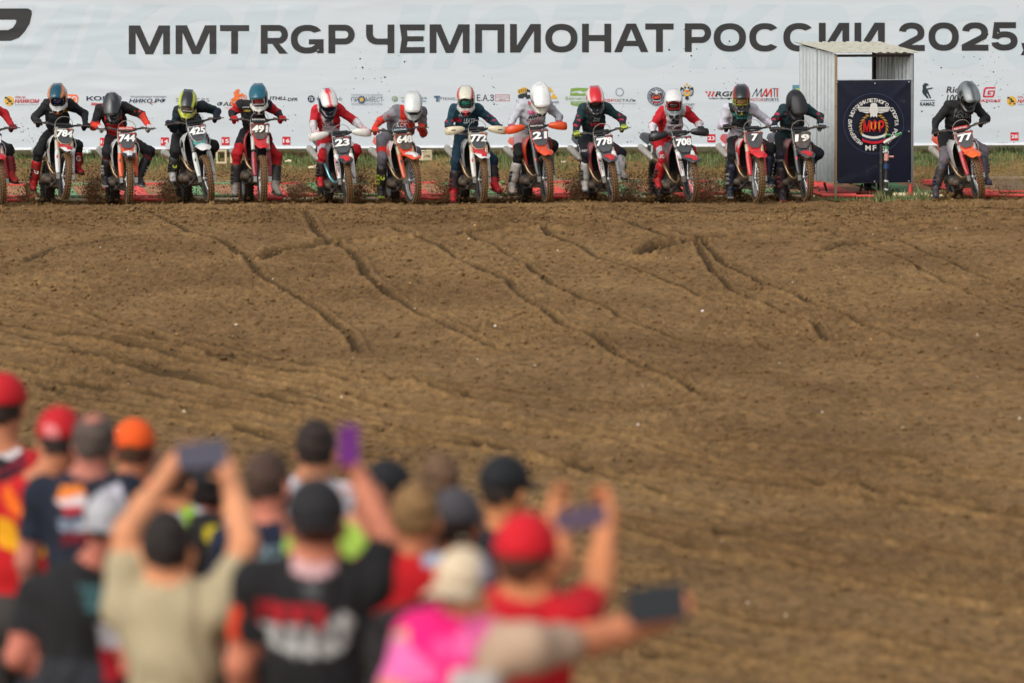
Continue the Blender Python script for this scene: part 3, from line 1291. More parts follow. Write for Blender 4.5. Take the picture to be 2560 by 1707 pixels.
def f(pr):
    pr.text('JTHLL', 672, 242, 717, 253, DK, bold=.05, ital=.25)
    pr.text('DFR', 720, 245, 745, 253, DK, bold=.02, ital=.25)


banner_print('sponsor_logo', f)


def f(pr):
    pr.disc(778, 248, 9, NAVY)
    pr.text('ТК', 772, 243, 784, 253, W, bold=.03, ital=.2)
    pr.text('ТРАНСГАС', 790, 245, 855, 251.5, NAVY, bold=.02, space=1.15)


banner_print('sponsor_logo', f)


def f(pr):
    st = lin((70, 90, 112))
    pr.text('ПРОИЗВОДСТВЕННОЕ ОБЪЕДИНЕНИЕ', 878, 236, 957, 239, GRY, bold=0)
    pr.text('ПР', 878, 244, 895, 255, st, bold=0)
    pr.text('МВЕСТ', 915, 244, 957, 255, st, bold=0)
    for k in range(12):
        a = k * math.pi / 6
        pr.poly([(904 + 8 * math.cos(a - .12), 250 + 8 * math.sin(a - .12)), (904 + 10.4 * math.cos(a - .1), 250 + 10.4 * math.sin(a - .1)),
                 (904 + 10.4 * math.cos(a + .1), 250 + 10.4 * math.sin(a + .1)), (904 + 8 * math.cos(a + .12), 250 + 8 * math.sin(a + .12))], st)
        pr.lay -= pr.step
    pr.disc(904, 250, 8.6, st, hole=.62)
    pr.poly([(899, 247), (905, 244), (909, 248), (907, 254), (901, 253)], GLD)
    pr.rect(878, 240.6, 957, 241.2, st)
    pr.rect(878, 258.6, 957, 259.2, st)
    pr.text('ЗАКУПКА И ПЕРЕРАБОТКА МЕТАЛЛОЛОМА', 878, 260.6, 957, 263.4, GRY, bold=0)


banner_print('sponsor_logo', f)


def f(pr):
    pr.disc(987, 248, 7.5, GRN, hole=.75)
    pr.disc(988, 249, 4.5, GRY, hole=.4)
    pr.text('ОКНАГРАД', 1002, 243, 1052, 249, GRN, bold=0)
    pr.text('.РФ', 1053, 243, 1067, 249, GRY, bold=0)
    pr.rect(1004, 251.5, 1065, 254.5, lin((120, 160, 190)))


banner_print('sponsor_logo', f)


def f(pr):
    c = lin((62, 92, 122))
    pr.poly([(1085, 240), (1100, 240), (1100, 245), (1095, 245), (1095, 255), (1090, 255), (1090, 245), (1085, 245)], c)
    pr.poly([(1095, 255), (1095, 246), (1101, 246), (1101, 243), (1104, 243), (1104, 247), (1099, 249), (1099, 255)], GRY)
    pr.text('ТЕХНО', 1106, 244, 1138, 251, NAVY, bold=0, space=1.1)
    pr.text('СТРОЙ', 1141, 244, 1170, 251, NAVY, bold=0, space=1.1)


banner_print('sponsor_logo', f)


def f(pr):
    pr.text('Е.А.З', 1192, 237, 1235, 253, DK, bold=.01)
    for r0 in ((1238, 237, 1274, 238), (1238, 252, 1274, 253), (1238, 238.2, 1239, 251.8), (1273, 238.2, 1274, 251.8)):
        pr.rect(*r0, RED)
        pr.lay -= pr.step
    pr.text('ЕЛАБУЖСКИЙ', 1240, 239.5, 1272, 242.6, RED, bold=0)
    pr.text('АККУМУЛЯТОРНЫЙ', 1240, 244, 1272, 246.6, RED, bold=0)
    pr.text('ЗАВОД', 1247, 248, 1264, 251, RED, bold=0)


banner_print('sponsor_logo', f)


def f(pr):
    pr.poly([(1293, 226), (1308, 219), (1316, 219), (1317, 230), (1296, 236)], GLD)
    for k in range(4):
        pr.poly([(1297 + 5 * k, 225 - k), (1299 + 5 * k, 224.5 - k), (1299 + 5 * k, 233 - k), (1297 + 5 * k, 233.5 - k)], DK)
        pr.lay -= pr.step
    pr.poly([(1317, 222), (1327, 228), (1328, 246), (1320, 248), (1310, 248), (1296, 246), (1294, 240), (1300, 236), (1316, 232)], DK)
    pr.poly([(1318, 231), (1326, 232), (1326, 238), (1318, 237)], W)
    pr.disc(1312, 246, 2.6, W, n=10)
    pr.text('Строй', 1290, 250, 1314, 256, DK, bold=0)
    pr.text('Снаб', 1293, 258, 1312, 263, DK, bold=.01)


banner_print('sponsor_logo', f)


def f(pr):
    pr.poly([(1375, 217), (1384, 231), (1366, 231)], GLD)
    pr.poly([(1364, 226), (1376, 228), (1371, 236), (1366, 236)], DK)
    pr.poly([(1384, 233), (1394, 247), (1374, 247)], GLD)
    pr.poly([(1364, 236), (1372, 247), (1358, 247)], GLD)
    pr.text('КУРСКИЙ', 1350, 252, 1396, 259, DK, bold=0)
    pr.text('ЭЛК', 1368, 262, 1388, 268, DK, bold=0)


banner_print('sponsor_logo', f)


def f(pr):
    pr.poly([(1427, 222), (1440, 220), (1470, 221), (1476, 225), (1475, 240), (1425, 240)], GRN)
    pr.poly([(1429, 231), (1440, 229), (1452, 232), (1474, 228), (1474, 231), (1452, 235), (1440, 232), (1429, 234)], W)
    pr.rect(1443, 228, 1455, 232, W)
    pr.poly([(1426, 254), (1476, 254), (1475, 262), (1460, 265), (1438, 265), (1427, 262)], GRN)
    pr.text('Бакчасарай', 1414, 242, 1490, 252, GRN, bold=0)
    pr.text('традиции родного края', 1431, 256, 1472, 260, W, bold=0)


banner_print('sponsor_logo', f)


def f(pr):
    for k in range(18):
        a = k * math.pi / 9
        pr.disc(1549 + 9.5 * math.cos(a), 231 + 9.5 * math.sin(a), 1.5, GRY, n=6)
        pr.lay -= pr.step
    pr.text('ЕВРО', 1510, 248, 1545, 255, RED, bold=.01, space=1.05)
    pr.text('СТАЛЬ', 1546, 248, 1590, 255, DK, bold=.01, space=1.05)
    pr.text('ЗАВОД МЕТАЛЛОКОНСТРУКЦИЙ', 1505, 258, 1591, 261, GRY, bold=0)


banner_print('sponsor_logo', f)


def emblem(pr, cx, cy, r, small=True):
    """round federation badge"""
    k = r / 23.0
    if small:
        pr.disc(cx, cy, r, NAVY, n=36)
        pr.disc(cx, cy, r * .93, W, n=36, hole=.975)
        pr.disc(cx, cy, r * .66, W, n=30, hole=.96)
    cW = W if small else lin((225, 222, 212))
    pr.arc_text('ФЕДЕРАЦИЯ МОТОЦИКЛЕТНОГО СПОРТА РОССИИ', cx, cy, r * .80, r * .135, -148, 148, cW, bold=.02 if small else .045)
    if not small:
        pr.disc(cx, cy, r * 1.05, lin((62, 74, 100)), n=48, hole=.985)
    for i, ch in enumerate('MFR'):
        w_ = (4.4, 2.9, 3.6)[i]
        pr.text(ch, cx + (-6.7 + 5.9 * i) * k, cy + (17.4 if not small else 16.9) * k, cx + (-6.7 + 5.9 * i + w_) * k, cy + (21.6 if not small else 20.4) * k, cW, bold=.03)
    # wreath
    for sgn in (-1, 1):
        for i in range(9):
            a = R(28 + i * 14) * sgn
            x, y = cx - sgn * 0 + 10.6 * k * math.sin(a), cy + 3.2 * k - 10.6 * k * math.cos(a)
            t = a + sgn * .9
            pr.poly([(x - 2.1 * k * math.sin(t), y + 2.1 * k * math.cos(t)), (x + .75 * k * math.cos(t), y + .75 * k * math.sin(t)),
                     (x + 2.1 * k * math.sin(t), y - 2.1 * k * math.cos(t)), (x - .75 * k * math.cos(t), y - .75 * k * math.sin(t))], lin((186, 140, 62)))
            pr.lay -= pr.step
    # bird: head, body, wings
    pr.poly([(cx - 3 * k, cy - 13 * k), (cx - 2.6 * k, cy - 15.2 * k), (cx - 1.4 * k, cy - 16.3 * k), (cx + 1.4 * k, cy - 16.3 * k), (cx + 2.6 * k, cy - 15.2 * k), (cx + 3 * k, cy - 13 * k),
             (cx + 13.2 * k, cy - 13.2 * k), (cx + 11.6 * k, cy - 9.6 * k), (cx + 5.5 * k, cy - 8 * k), (cx + 3 * k, cy - 8.6 * k), (cx + 2.6 * k, cy - 4.6 * k), (cx + 1.2 * k, cy - 6 * k),
             (cx, cy - 4.8 * k), (cx - 1.2 * k, cy - 6 * k), (cx - 2.6 * k, cy - 4.6 * k), (cx - 3 * k, cy - 8.6 * k), (cx - 5.5 * k, cy - 8 * k), (cx - 11.6 * k, cy - 9.6 * k), (cx - 13.2 * k, cy - 13.2 * k)], cW)
    for i in range(3):
        for sgn in (-1, 1):
            yy = cy - (12.1 - i * 1.35) * k
            xs = sorted((cx + sgn * 3.4 * k, cx + sgn * (12.4 - i * .6) * k))
            pr.rect(xs[0], yy, xs[1], yy + .35 * k, NAVY)
            pr.lay -= pr.step
    # red monogram
    pr.text('МФР', cx - 8.4 * k, cy - 2.9 * k, cx + 8.2 * k, cy + 7.2 * k, lin((214, 32, 28)), bold=.06)
    for u in (-2.4, .8, 3.8):
        pr.rect(cx + u * k, cy - 1.3 * k, cx + (u + .6) * k, cy + 4.6 * k, lin((232, 176, 40)))
        pr.lay -= pr.step
    pr.lay += pr.step
    # ribbon
    for (y0, col) in ((8.0, cW), (10.0, NAVY), (12.0, lin((206, 28, 44)))):
        top = [(cx + u * k, cy + (y0 + 2.4 * (1 - (u / 9.5) ** 2)) * k) for u in (-9.5, -6, -3, 0, 3, 6, 9.5)]
        bot = [(x, y + 1.9 * k) for x, y in reversed(top)]
        pr.poly(top + bot, col)


banner_print('sponsor_logo', lambda pr: emblem(pr, 1641, 242, 23))


def f(pr):
    cx, cy = 1717, 230
    for s in (-1, 1):
        pr.poly([(cx + s * 2, cy - 2), (cx + s * 10, cy - 10), (cx + s * 15, cy - 12), (cx + s * 17, cy - 4), (cx + s * 15, cy + 8), (cx + s * 9, cy + 12), (cx + s * 4, cy + 8)], DK)
        for q in range(4):
            pr.poly([(cx + s * (9 + q * 1.6), cy - 6 + q), (cx + s * (10 + q * 1.6), cy - 6 + q), (cx + s * (8 + q * 1.6), cy + 10 - q), (cx + s * (7.2 + q * 1.6), cy + 10 - q)], W)
            pr.lay -= pr.step
        pr.disc(cx + s * 4, cy - 10, 2.6, DK, n=10)
    for a, b in ((cx, cy - 19), (cx - 6, cy - 14), (cx + 6, cy - 14)):
        pr.disc(a, b, 2.6, GLD, n=8)
    pr.disc(cx, cy + 3, 8, GLD, n=18)
    pr.disc(cx + 1, cy - 1, 4.5, lin((220, 90, 50)), n=12, ry=3)
    pr.disc(cx - 1, cy + 3, 3, lin((120, 160, 190)), n=10)
    pr.poly([(cx - 3, cy + 11), (cx + 3, cy + 11), (cx + 5, cy + 17), (cx, cy + 21), (cx - 5, cy + 17)], DK)
    pr.text('МИНСПОРТ', 1694, 259, 1736, 265, DK, bold=.005)
    pr.text('РОССИИ', 1703, 268, 1732, 273, DK, bold=.005)


banner_print('sponsor_logo', f)


def f(pr):
    for i in range(5):
        for j in range(3):
            if (i + j) % 2 == 0:
                x, y = 1764 + i * 4.6 + (2 - j) * -.6 + j * 2, 229 + j * 4.4
                pr.poly([(x, y), (x + 4.6, y), (x + 6.2, y + 4.4), (x + 1.6, y + 4.4)], RED)
                pr.lay -= pr.step
    pr.text('RGP', 1790, 229, 1838, 242, DK, bold=.05, ital=.25)
    pr.text('RUSSIAN GRAND PRIX', 1772, 245, 1838, 248.5, DK, bold=.03, ital=.3)


banner_print('sponsor_logo', f)


def f(pr):
    K = DK
    pr.poly([(1879, 243), (1891, 222), (1893, 222), (1893, 238), (1903, 222), (1905, 222), (1903, 243), (1901, 243), (1902, 227), (1892, 243), (1891, 243), (1891, 226), (1881, 243)], K)
    pr.poly([(1902, 243), (1914, 222), (1918, 222), (1918, 236), (1926, 222), (1930, 222), (1930, 243), (1926, 243), (1926, 229), (1918, 243), (1915, 243), (1915, 228), (1906, 243)], RED)
    pr.poly([(1931, 221), (1940, 221), (1940, 222.6), (1937, 222.6), (1937, 243), (1935, 243), (1935, 222.6), (1931, 222.6)], K)
    pr.poly([(1940, 221), (1947, 221), (1947, 222.6), (1944.5, 222.6), (1944.5, 243), (1941, 243), (1941, 222.6), (1940, 222.6)], RED)
    pr.text('MOTOR', 1874, 246, 1909, 253.5, RED, bold=0)
    pr.text('SPORTS', 1910, 246, 1946, 253.5, K, bold=0)


banner_print('sponsor_logo', f)


def f(pr):
    pr.rect(1981, 213, 2020, 252, lin((84, 132, 150)))
    pr.poly([(1981, 232), (1990, 222), (2002, 219), (2020, 214), (2020, 252), (1981, 252)], lin((150, 180, 90)))


banner_print('sponsor_logo', f)


def f(pr):
    c = lin((24, 44, 56))
    pr.poly([(2312, 208), (2320, 210), (2322, 214), (2317, 215), (2315, 219), (2317, 222), (2332, 219), (2330, 223), (2319, 225), (2322, 232), (2328, 246), (2325, 247), (2318, 234),
             (2316, 236), (2322, 246), (2318, 247), (2308, 236), (2305, 230), (2307, 222), (2306, 214)], c)
    pr.rect(2301, 251, 2337, 252.5, c)
    pr.text('KAMAZ', 2300, 256, 2337, 265, c, bold=.07)


banner_print('sponsor_logo', f)


def f(pr):
    pr.text('Ride', 2367, 217, 2412, 233, DK, bold=.02, ital=.2)
    pr.text('100%', 2367, 237, 2412, 254, DK, bold=.02, ital=.2)


banner_print('sponsor_logo', f)


def f(pr):
    c = lin((196, 30, 58))
    pr.poly([(2457, 240), (2459, 224), (2464, 218.5), (2489, 218), (2488, 222), (2466, 222.5), (2463, 226), (2461, 240), (2480, 240), (2482, 237), (2484, 230), (2474, 230), (2473, 234), (2478, 234),
             (2477, 237), (2468, 237), (2470, 227), (2488, 226.5), (2486, 239), (2482, 244), (2458, 244)], c)
    pr.text('GASGAS', 2440, 249, 2501, 255.5, c, bold=.05, ital=.3)


banner_print('sponsor_logo', f)

for n_ in range(11, 30):
    x = 412 + (n_ - 14) * (1930 - 412) / 10.0
    x += -(n_ - 14) * (n_ - 24) * .02
    y = 354 - (x - 412) * (12.5 / 2122)

    def f(pr):
        pr.rect(x - 10, y - 10, x + 10, y + 10.5, lin((196, 26, 42)))
        pr.text(str(n_), x - 8.3, y - 4.6, x + 8.3, y + 4.9, (.8, .8, .8), bold=.025)
    banner_print('lane_number', f)

# ================================================================ THE SHED
M_ZINC = mat('zinc', lin((184, 190, 190)), rough=.45, metal=.45, dirt=.03, grain=.08)
M_ROOF = mat('roof_zinc', lin((186, 182, 164)), rough=.6, metal=.15, dirt=.25, grain=.12)
M_WOOD = mat('bare_wood', lin((150, 128, 100)), rough=.8, dirt=.25)
M_DARKW = mat('dark_wood', lin((58, 48, 42)), rough=.8)
SA = R(18)
E1 = Vector((math.cos(SA), math.sin(SA), 0))
E2 = Vector((-math.sin(SA), math.cos(SA), 0))
S0 = P(2087, 459, 46.6)
SW, SDp = 1.245, 1.32
ZB, ZF, ZK = .222 - S0.z, 2.09 - S0.z, 2.235 - S0.z
shed = empty('metal_shed', S0)
tag(shed, 'small corrugated metal start shed with sloping roof and open front', 'shed')


def corr(name, a, along, length, z0, z1a, z1b, material, wave=.022, pitch=.125, nrm=None, th=.002):
    """corrugated upright sheet; z1a/z1b top heights at its two ends"""
    nrm = nrm or along.cross(Vector((0, 0, 1)))
    m = MB()
    n = max(int(length / pitch * 6), 6)
    vs, fs = [], []
    for i in range(n + 1):
        s = length * i / n
        w = wave * max(-1, min(1, 1.6 * math.sin(2 * math.pi * s / pitch)))
        p = a + along * s + nrm * w
        vs.append((p.x, p.y, z0))
        vs.append((p.x, p.y, z1a + (z1b - z1a) * s / length))
        q = p + nrm * th
        vs.append((q.x, q.y, z0))
        vs.append((q.x, q.y, z1a + (z1b - z1a) * s / length))
    for i in range(n):
        k = 4 * i
        fs += [(k, k + 4, k + 5, k + 1), (k + 2, k + 3, k + 7, k + 6)]
    m.add(vs, fs)
    return link(name, m.mesh(name), shed, material)


zero = Vector((0, 0, 0))
corr('wall_sheet', zero + E2 * .0, E2, SDp * .52, ZB, ZF, ZF + (ZK - ZF) * .52, M_ZINC)
corr('wall_sheet', zero + E2 * (SDp * .50) - E1 * .006, E2, SDp * .5, ZB, ZF + (ZK - ZF) * .5, ZK, M_ZINC)
corr('wall_sheet', E1 * SW, E2, SDp * .5, ZB, ZF, ZF + (ZK - ZF) * .5, M_ZINC)
corr('wall_sheet', E1 * (SW - .006) + E2 * (SDp * .49), E2, SDp * .5, ZB, ZF + (ZK - ZF) * .5, ZK, M_ZINC)
# roof sheet, ridges run front to back
m = MB()
n = 90
vs, fs = [], []
for i in range(n + 1):
    s = -.07 + (SW + .14) * i / n
    w = .007 * max(-1, min(1, 1.7 * math.sin(2 * math.pi * s / .13)))
    for (t, zz) in ((-.07, ZF - .01), (SDp + .05, ZK + .012)):
        p = E1 * s + E2 * t
        vs.append((p.x, p.y, zz + w + .03))
        vs.append((p.x, p.y, zz + w + .026))
for i in range(n):
    k = 4 * i
    fs += [(k, k + 2, k + 6, k + 4), (k + 1, k + 5, k + 7, k + 3), (k, k + 4, k + 5, k + 1), (k + 2, k + 3, k + 7, k + 6)]
m.add(vs, fs)
link('roof', m.mesh('roof'), shed, M_ROOF)
RotS = Matrix.Rotation(SA, 3, 'Z')


def sbox(name, s, t, z0, z1, ws, wt, material):
    m = MB()
    c = E1 * s + E2 * t + Vector((0, 0, (z0 + z1) / 2))
    m.box(c, (ws, wt, z1 - z0), rot=RotS)
    return link(name, m.mesh(name, bevel=.003), shed, material)


gb = float(gz(46.9)) - S0.z - .03
sbox('corner_post', .0, -.025, gb, ZF - .02, .035, .03, M_WOOD)
sbox('corner_post', SW - .02, .02, ZB - .02, ZF - .02, .04, .04, M_ZINC)
sbox('corner_post', SW - .04, SDp - .03, gb, ZK - .03, .05, .05, M_DARKW)
sbox('corner_post', .04, SDp - .03, gb, ZK - .03, .05, .05, M_DARKW)
sbox('beam', SW / 2, .03, ZF - .045, ZF - .008, SW - .06, .04, M_DARKW)
sbox('beam', SW / 2, SDp - .03, ZK - .06, ZK - .015, SW - .16, .04, M_DARKW)
zt = P(2183, 202, 46.8).z - S0.z
sbox('rail', SW / 2, .0, zt - .01, zt + .015, SW - .04, .03, M_ZINC)
sbox('rail', SW / 2, .0, ZB - .02, ZB + .02, SW - .04, .03, M_ZINC)
for (x0, y0, x1, y1) in ((2061, 458, 2070, 491), (2155, 462, 2147, 488)):
    a, b = P(x0, y0, 47.4) - S0, P(x1, y1, 47.2) - S0
    mb = MB().tube([a, b], .018, 6)
    link('brace', mb.mesh('brace'), shed, M_DARKW)
# rivets
m = MB()
for sgn, off in ((0, -.012), (SW, .012)):
    for k in range(14):
        m.box(E1 * (sgn + off) + E2 * .02 + Vector((0, 0, ZB + .1 + k * .135)), (.009, .009, .009))
link('rivets', m.mesh('rivets'), shed, M_ZINC)

# printed banner on its front
fb = empty('shed_banner', S0)
tag(fb, 'dark navy banner with a round emblem tied to the front of the metal shed', 'banner')
M_NB = mat('navy_vinyl', attr=True, rough=.42, dirt=.10, dirt_scale=3.5, dirt_col=(.06, .055, .06), bump=.5, bump_scale=3.0)
nS = -E2  # outward normal of the front


def front_plane(px, py, off=.045):
    r = ray(px, py)
    o_ = S0 + nS * off
    t = (o_ - CORG).dot(nS) / r.dot(nS)
    return CORG + r * t


q = [front_plane(x, y) - S0 for x, y in ((2089, 202), (2278, 200.5), (2279, 456), (2089, 459.5))]
NU, NV = 40, 44
vs = []
for j in range(NV + 1):
    for i in range(NU + 1):
        u, v = i / NU, j / NV
        p = q[0] * (1 - u) * (1 - v) + q[1] * u * (1 - v) + q[2] * u * v + q[3] * (1 - u) * v
        cr = 0
        for (cu, cv, du, dv) in ((0, 0, .8, .6), (1, 0, -.8, .55), (1, .5, -.9, .12), (0, 1, .8, -.12)):
            L_ = math.hypot(du, dv)
            a = (u - cu) * du / L_ + (v - cv) * dv / L_
            b = -(u - cu) * dv / L_ + (v - cv) * du / L_
            if a > 0:
                cr += .010 * math.exp(-(b / (.02 + .05 * a)) ** 2) * math.exp(-a * 2.6)
        vs.append(p + nS * (cr - .012))
fs = [(j * (NU + 1) + i, j * (NU + 1) + i + 1, (j + 1) * (NU + 1) + i + 1, (j + 1) * (NU + 1) + i) for j in range(NV) for i in range(NU)]
link('vinyl_sheet', mesh_np('vinyl_sheet', vs, [f_[::-1] for f_ in fs], col=np.tile(lin((15, 21, 40)), (len(vs), 1))), fb, M_NB)
pr = Print(lambda x, y: front_plane(x, y) - S0, nS, step=.0008, base=.003)
emblem(pr, 2182, 309, 72, small=False)
link('emblem', pr.mesh('emblem'), fb, M_NB)
m = MB()
for x, y in ((2092, 206), (2187, 209), (2272, 205), (2272, 329), (2186, 454), (2092, 456), (2272, 453)):
    p = front_plane(x, y, .05) - S0
    m.lathe([(.004, 0), (.012, 0), (.012, .006), (.004, .006)], p, nS, 10)
link('eyelets', m.mesh('eyelets'), fb, M_ZINC)

# ---------------------------------------------------------------- sprinkler standpipe
M_BLKP = mat('black_pipe', lin((34, 38, 38)), rough=.45, dirt=.3)
M_GREENF = mat('green_fitting', lin((70, 130, 84)), rough=.5, dirt=.2)
M_WHITEP = mat('white_fitting', lin((196, 200, 192)), rough=.5, dirt=.3)
M_BLUEF = mat('blue_fitting', lin((24, 48, 84)), rough=.5, dirt=.2)
M_PINKF = mat('pink_fitting', lin((196, 140, 128)), rough=.5, dirt=.2)
d_ = 45.7
base = P(2209, 500, d_)
sp = empty('sprinkler_standpipe', base)
tag(sp, 'sprinkler on two dark upright pipes in front of the navy shed banner', 'sprinkler')
m = MB().tube([P(2202.5, 506, d_) - base, P(2203, 361, d_) - base], .024, 10)
link('pipe', m.mesh('pipe', smooth=True), sp, M_BLKP)
m = MB().tube([P(2214, 506, d_) - base, P(2215.5, 404, d_) - base], .027, 10)
link('pipe', m.mesh('pipe', smooth=True), sp, M_BLKP)
for (y0, y1, r, mm) in ((423, 410, .048, M_BLUEF), (402, 384, .034, M_PINKF), (380, 370, .028, M_WHITEP), (372, 366, .038, M_GREENF), (366, 350, .022, M_BLKP), (455, 451, .036, M_WHITEP), (476, 472, .036, M_WHITEP)):
    m = MB().tube([P(2215.5, y0, d_) - base, P(2216.5, y1, d_) - base], r, 10)
    link('fitting', m.mesh('fitting', smooth=True), sp, mm)
m = MB().tube([P(2200, 381, d_) - base, P(2222, 381, d_) - base], .012, 6)
link('clamp', m.mesh('clamp'), sp, M_ZINC)
m = MB().tube([P(2222, 392, d_) - base, P(2234, 392, d_) - base], .014, 8)
link('valve', m.mesh('valve'), sp, M_PINKF)
m = MB().tube([P(2209, 358, d_) - base, P(2216, 354, d_) - base, P(2240, 341, d_) - base, P(2252, 335, d_) - base], [.016, .03, .018, .013], 10)
link('nozzle', m.mesh('nozzle', smooth=True), sp, M_WHITEP)
m = MB().tube([P(2210, 346, d_) - base, P(2216, 337, d_) - base, P(2228, 338, d_) - base], .012, 8)
m.tube([P(2238, 340, d_) - base, P(2254, 333, d_) - base], .022, 8)
link('nozzle_arm', m.mesh('nozzle_arm', smooth=True), sp, M_GREENF)

# traffic cone
b_ = P(2276, 499, 45.9)
M_CONE = mat('cone_red', lin((196, 52, 48)), rough=.55, dirt=.2)
cn = empty('traffic_cone', b_)
tag(cn, 'small faded red traffic cone at the right foot of the metal shed', 'traffic cone')
m = MB().lathe([(.055, .02), (.012, .22), (.010, .22), (.05, .02)], (0, 0, 0), (0, 0, 1), 18)
link('cone_body', m.mesh('cone_body', smooth=True), cn, M_CONE)
m = MB().box((0, 0, .012), (.15, .15, .022))
link('base', m.mesh('base', bevel=.004), cn, M_CONE)

# ---------------------------------------------------------------- start gates
M_GR = mat('mat_red', lin((226, 82, 72)), rough=.6, dirt=.22, dirt_scale=7, dirt_col=(.15, .09, .045))
M_GG = mat('mat_green', lin((112, 156, 104)), rough=.6, dirt=.22, dirt_scale=7, dirt_col=(.15, .09, .045))
M_GB = mat('mat_brown', lin((176, 128, 90)), rough=.8, dirt=.4, dirt_scale=7)
M_PR = mat('pipe_red', lin((222, 76, 66)), rough=.45, dirt=.15)
M_PC = mat('pipe_cream', lin((226, 206, 168)), rough=.45, dirt=.18)
M_BLACK = mat('hole_black', (.01, .01, .01), rough=.9)
WHERE = {-1: 'at the far left under the half seen bike', 0: 'left of the orange bike whose rider has a grey helmet', 1: 'left of the white bike with teal trim',
         2: 'left of the all red bike with muddy plate', 3: 'left of the dark bike with white hand guards', 4: 'left of the muddy orange bike with turned wheel',
         5: 'left of the bike with cream hand guards', 6: 'left of the orange bike with orange hand guards', 7: 'left of the rider in yellow gloves',
         8: 'left of the bike with black hand covers', 9: 'left of the bright red bike', 10: 'between the bright red bike and the shed',
         11: 'lying under the metal shed', 12: 'just right of the traffic cone', 13: 'at the far right behind the last orange bike'}
for g in range(-1, 14):
    pxc = 206 + 174 * g
    red = (g % 2 != 0)
    c0 = P(pxc, 480, 48.0)
    gate = empty('start_gate', (c0.x, 47.1, float(gz(47.1)) + .015))
    tag(gate, '%s start gate ramp %s' % ('red' if red else 'green', WHERE[g]), 'start gate', 'start gates along the start line')
    yaw = R(12)
    rot = Matrix.Rotation(yaw, 3, 'Z')
    slope = math.atan2(.115, 1.9)

    def gp(x, t, z):
        v = rot @ Vector((x, t, 0))
        return Vector((v.x, v.y, z + t * math.tan(slope)))
    for (xa, xb, mm, nm) in ((-.46, .10, M_GR if red else M_GG, 'mat_panel'), (.11, .40, M_GB, 'dirty_panel')):
        m = MB()
        v8 = [gp(xa, .1, 0), gp(xb, .1, 0), gp(xb, 2.0, 0), gp(xa, 2.0, 0), gp(xa, .1, .02), gp(xb, .1, .02), gp(xb, 2.0, .02), gp(xa, 2.0, .02)]
        m.add(v8, [(3, 2, 1, 0), (4, 5, 6, 7), (0, 1, 5, 4), (1, 2, 6, 5), (2, 3, 7, 6), (3, 0, 4, 7)])
        nr = 7
        for k in range(nr):
            x = xa + .02 + (xb - xa - .04) * k / (nr - 1)
            v8 = [gp(x - .012, .14, .018), gp(x + .012, .14, .018), gp(x + .012, 1.96, .018), gp(x - .012, 1.96, .018),
                  gp(x - .009, .14, .036), gp(x + .009, .14, .036), gp(x + .009, 1.96, .036), gp(x - .009, 1.96, .036)]
            m.add(v8, [(4, 5, 6, 7), (0, 1, 5, 4), (1, 2, 6, 5), (2, 3, 7, 6), (3, 0, 4, 7)])
        link(nm, m.mesh(nm), gate, mm)
    for t in (.14, 1.95):
        m = MB()
        v8 = [gp(-.47, t - .04, .036), gp(.47, t - .04, .036), gp(.47, t + .04, .036), gp(-.47, t + .04, .036)]
        v8 += [v + Vector((0, 0, .02)) for v in v8]
        m.add(v8, [(3, 2, 1, 0), (4, 5, 6, 7), (0, 1, 5, 4), (1, 2, 6, 5), (2, 3, 7, 6), (3, 0, 4, 7)])
        link('edge_strip', m.mesh('edge_strip'), gate, M_GR if red else M_GG)
    # fallen gate bars in front: hollow pipes
    for (xa, xb, r, mm, yy, zz) in ((-.52, -.02, .034, M_PR if red else M_PC, -.35, .03), (-.02, .42, .022, M_PC if (g % 3 == 0) else (M_PR if red else M_PC), -.42, .02)):
        m = MB()
        m.tube([(xa, yy, zz), (xb, yy - .05, zz)], r, 12, caps=False)
        m.tube([(xb, yy - .05, zz), (xa, yy, zz)], r * .82, 12, caps=False)
        ob = link('gate_bar', m.mesh('gate_bar', smooth=True), gate, mm)
        m = MB().tube([(xb - .02, yy - .048, zz), (xb - .012, yy - .05, zz)], r * .8, 10)
        link('bar_opening', m.mesh('bar_opening'), gate, M_BLACK)

# thin timber edge behind the gates
for k, (x0, y0, x1, y1, th, lb) in enumerate(((50, 452, 640, 449, .05, 'long thin timber board lying behind the left gates'), (1330, 446, 1600, 445, .04, 'thin timber board lying on the dirt behind bikes 21 and 778'),
                                            (2330, 441, 2560, 439, .04, 'thin timber board lying right of bike 77, at the edge of the photo'), (1690, 447, 1930, 446, .035, 'thin timber board lying behind bikes 708 and 7'))):
    a, b = on_ground(x0, y0), on_ground(x1, y1)
    A, B_ = Vector((a[0], 49.7, float(gz(49.7)) + .03)), Vector((b[0], 49.75, float(gz(49.75)) + .03))
    m = MB()
    m.box((A + B_) / 2, ((B_ - A).length, .06, th), rot=Matrix.Rotation(math.atan2(B_.y - A.y, B_.x - A.x), 3, 'Z'))
    o = link('timber_board', m.mesh('timber_board', bevel=.004), material=M_WOOD)
    tag(o, lb, 'board')

# litter and crates on the bank
M_CREAM = mat('cream_plastic', lin((208, 196, 160)), rough=.6, dirt=.2)
M_PBAG = mat('white_plastic', lin((205, 222, 215)), rough=.4)


def crate(px, py, d, w, h, dep, lb, yawd=15, name='crate'):
    p = P(px, py, d)
    z = max(float(gz(d)), p.z - h / 2)
    o = empty(name, (p.x, d, z), (0, 0, R(yawd)))
    tag(o, lb, 'crate')
    m = MB().box((0, 0, h / 2), (w, dep, h))
    m.box((0, 0, h + .004), (w * 1.04, dep * 1.04, .02))
    link('box_body', m.mesh('box_body', bevel=.008), o, M_CREAM)
    m = MB().box((0, -dep / 2 - .006, h * .55), (w * .35, .012, h * .12))
    link('grip_slot', m.mesh('grip_slot'), o, M_WOOD)
    return o


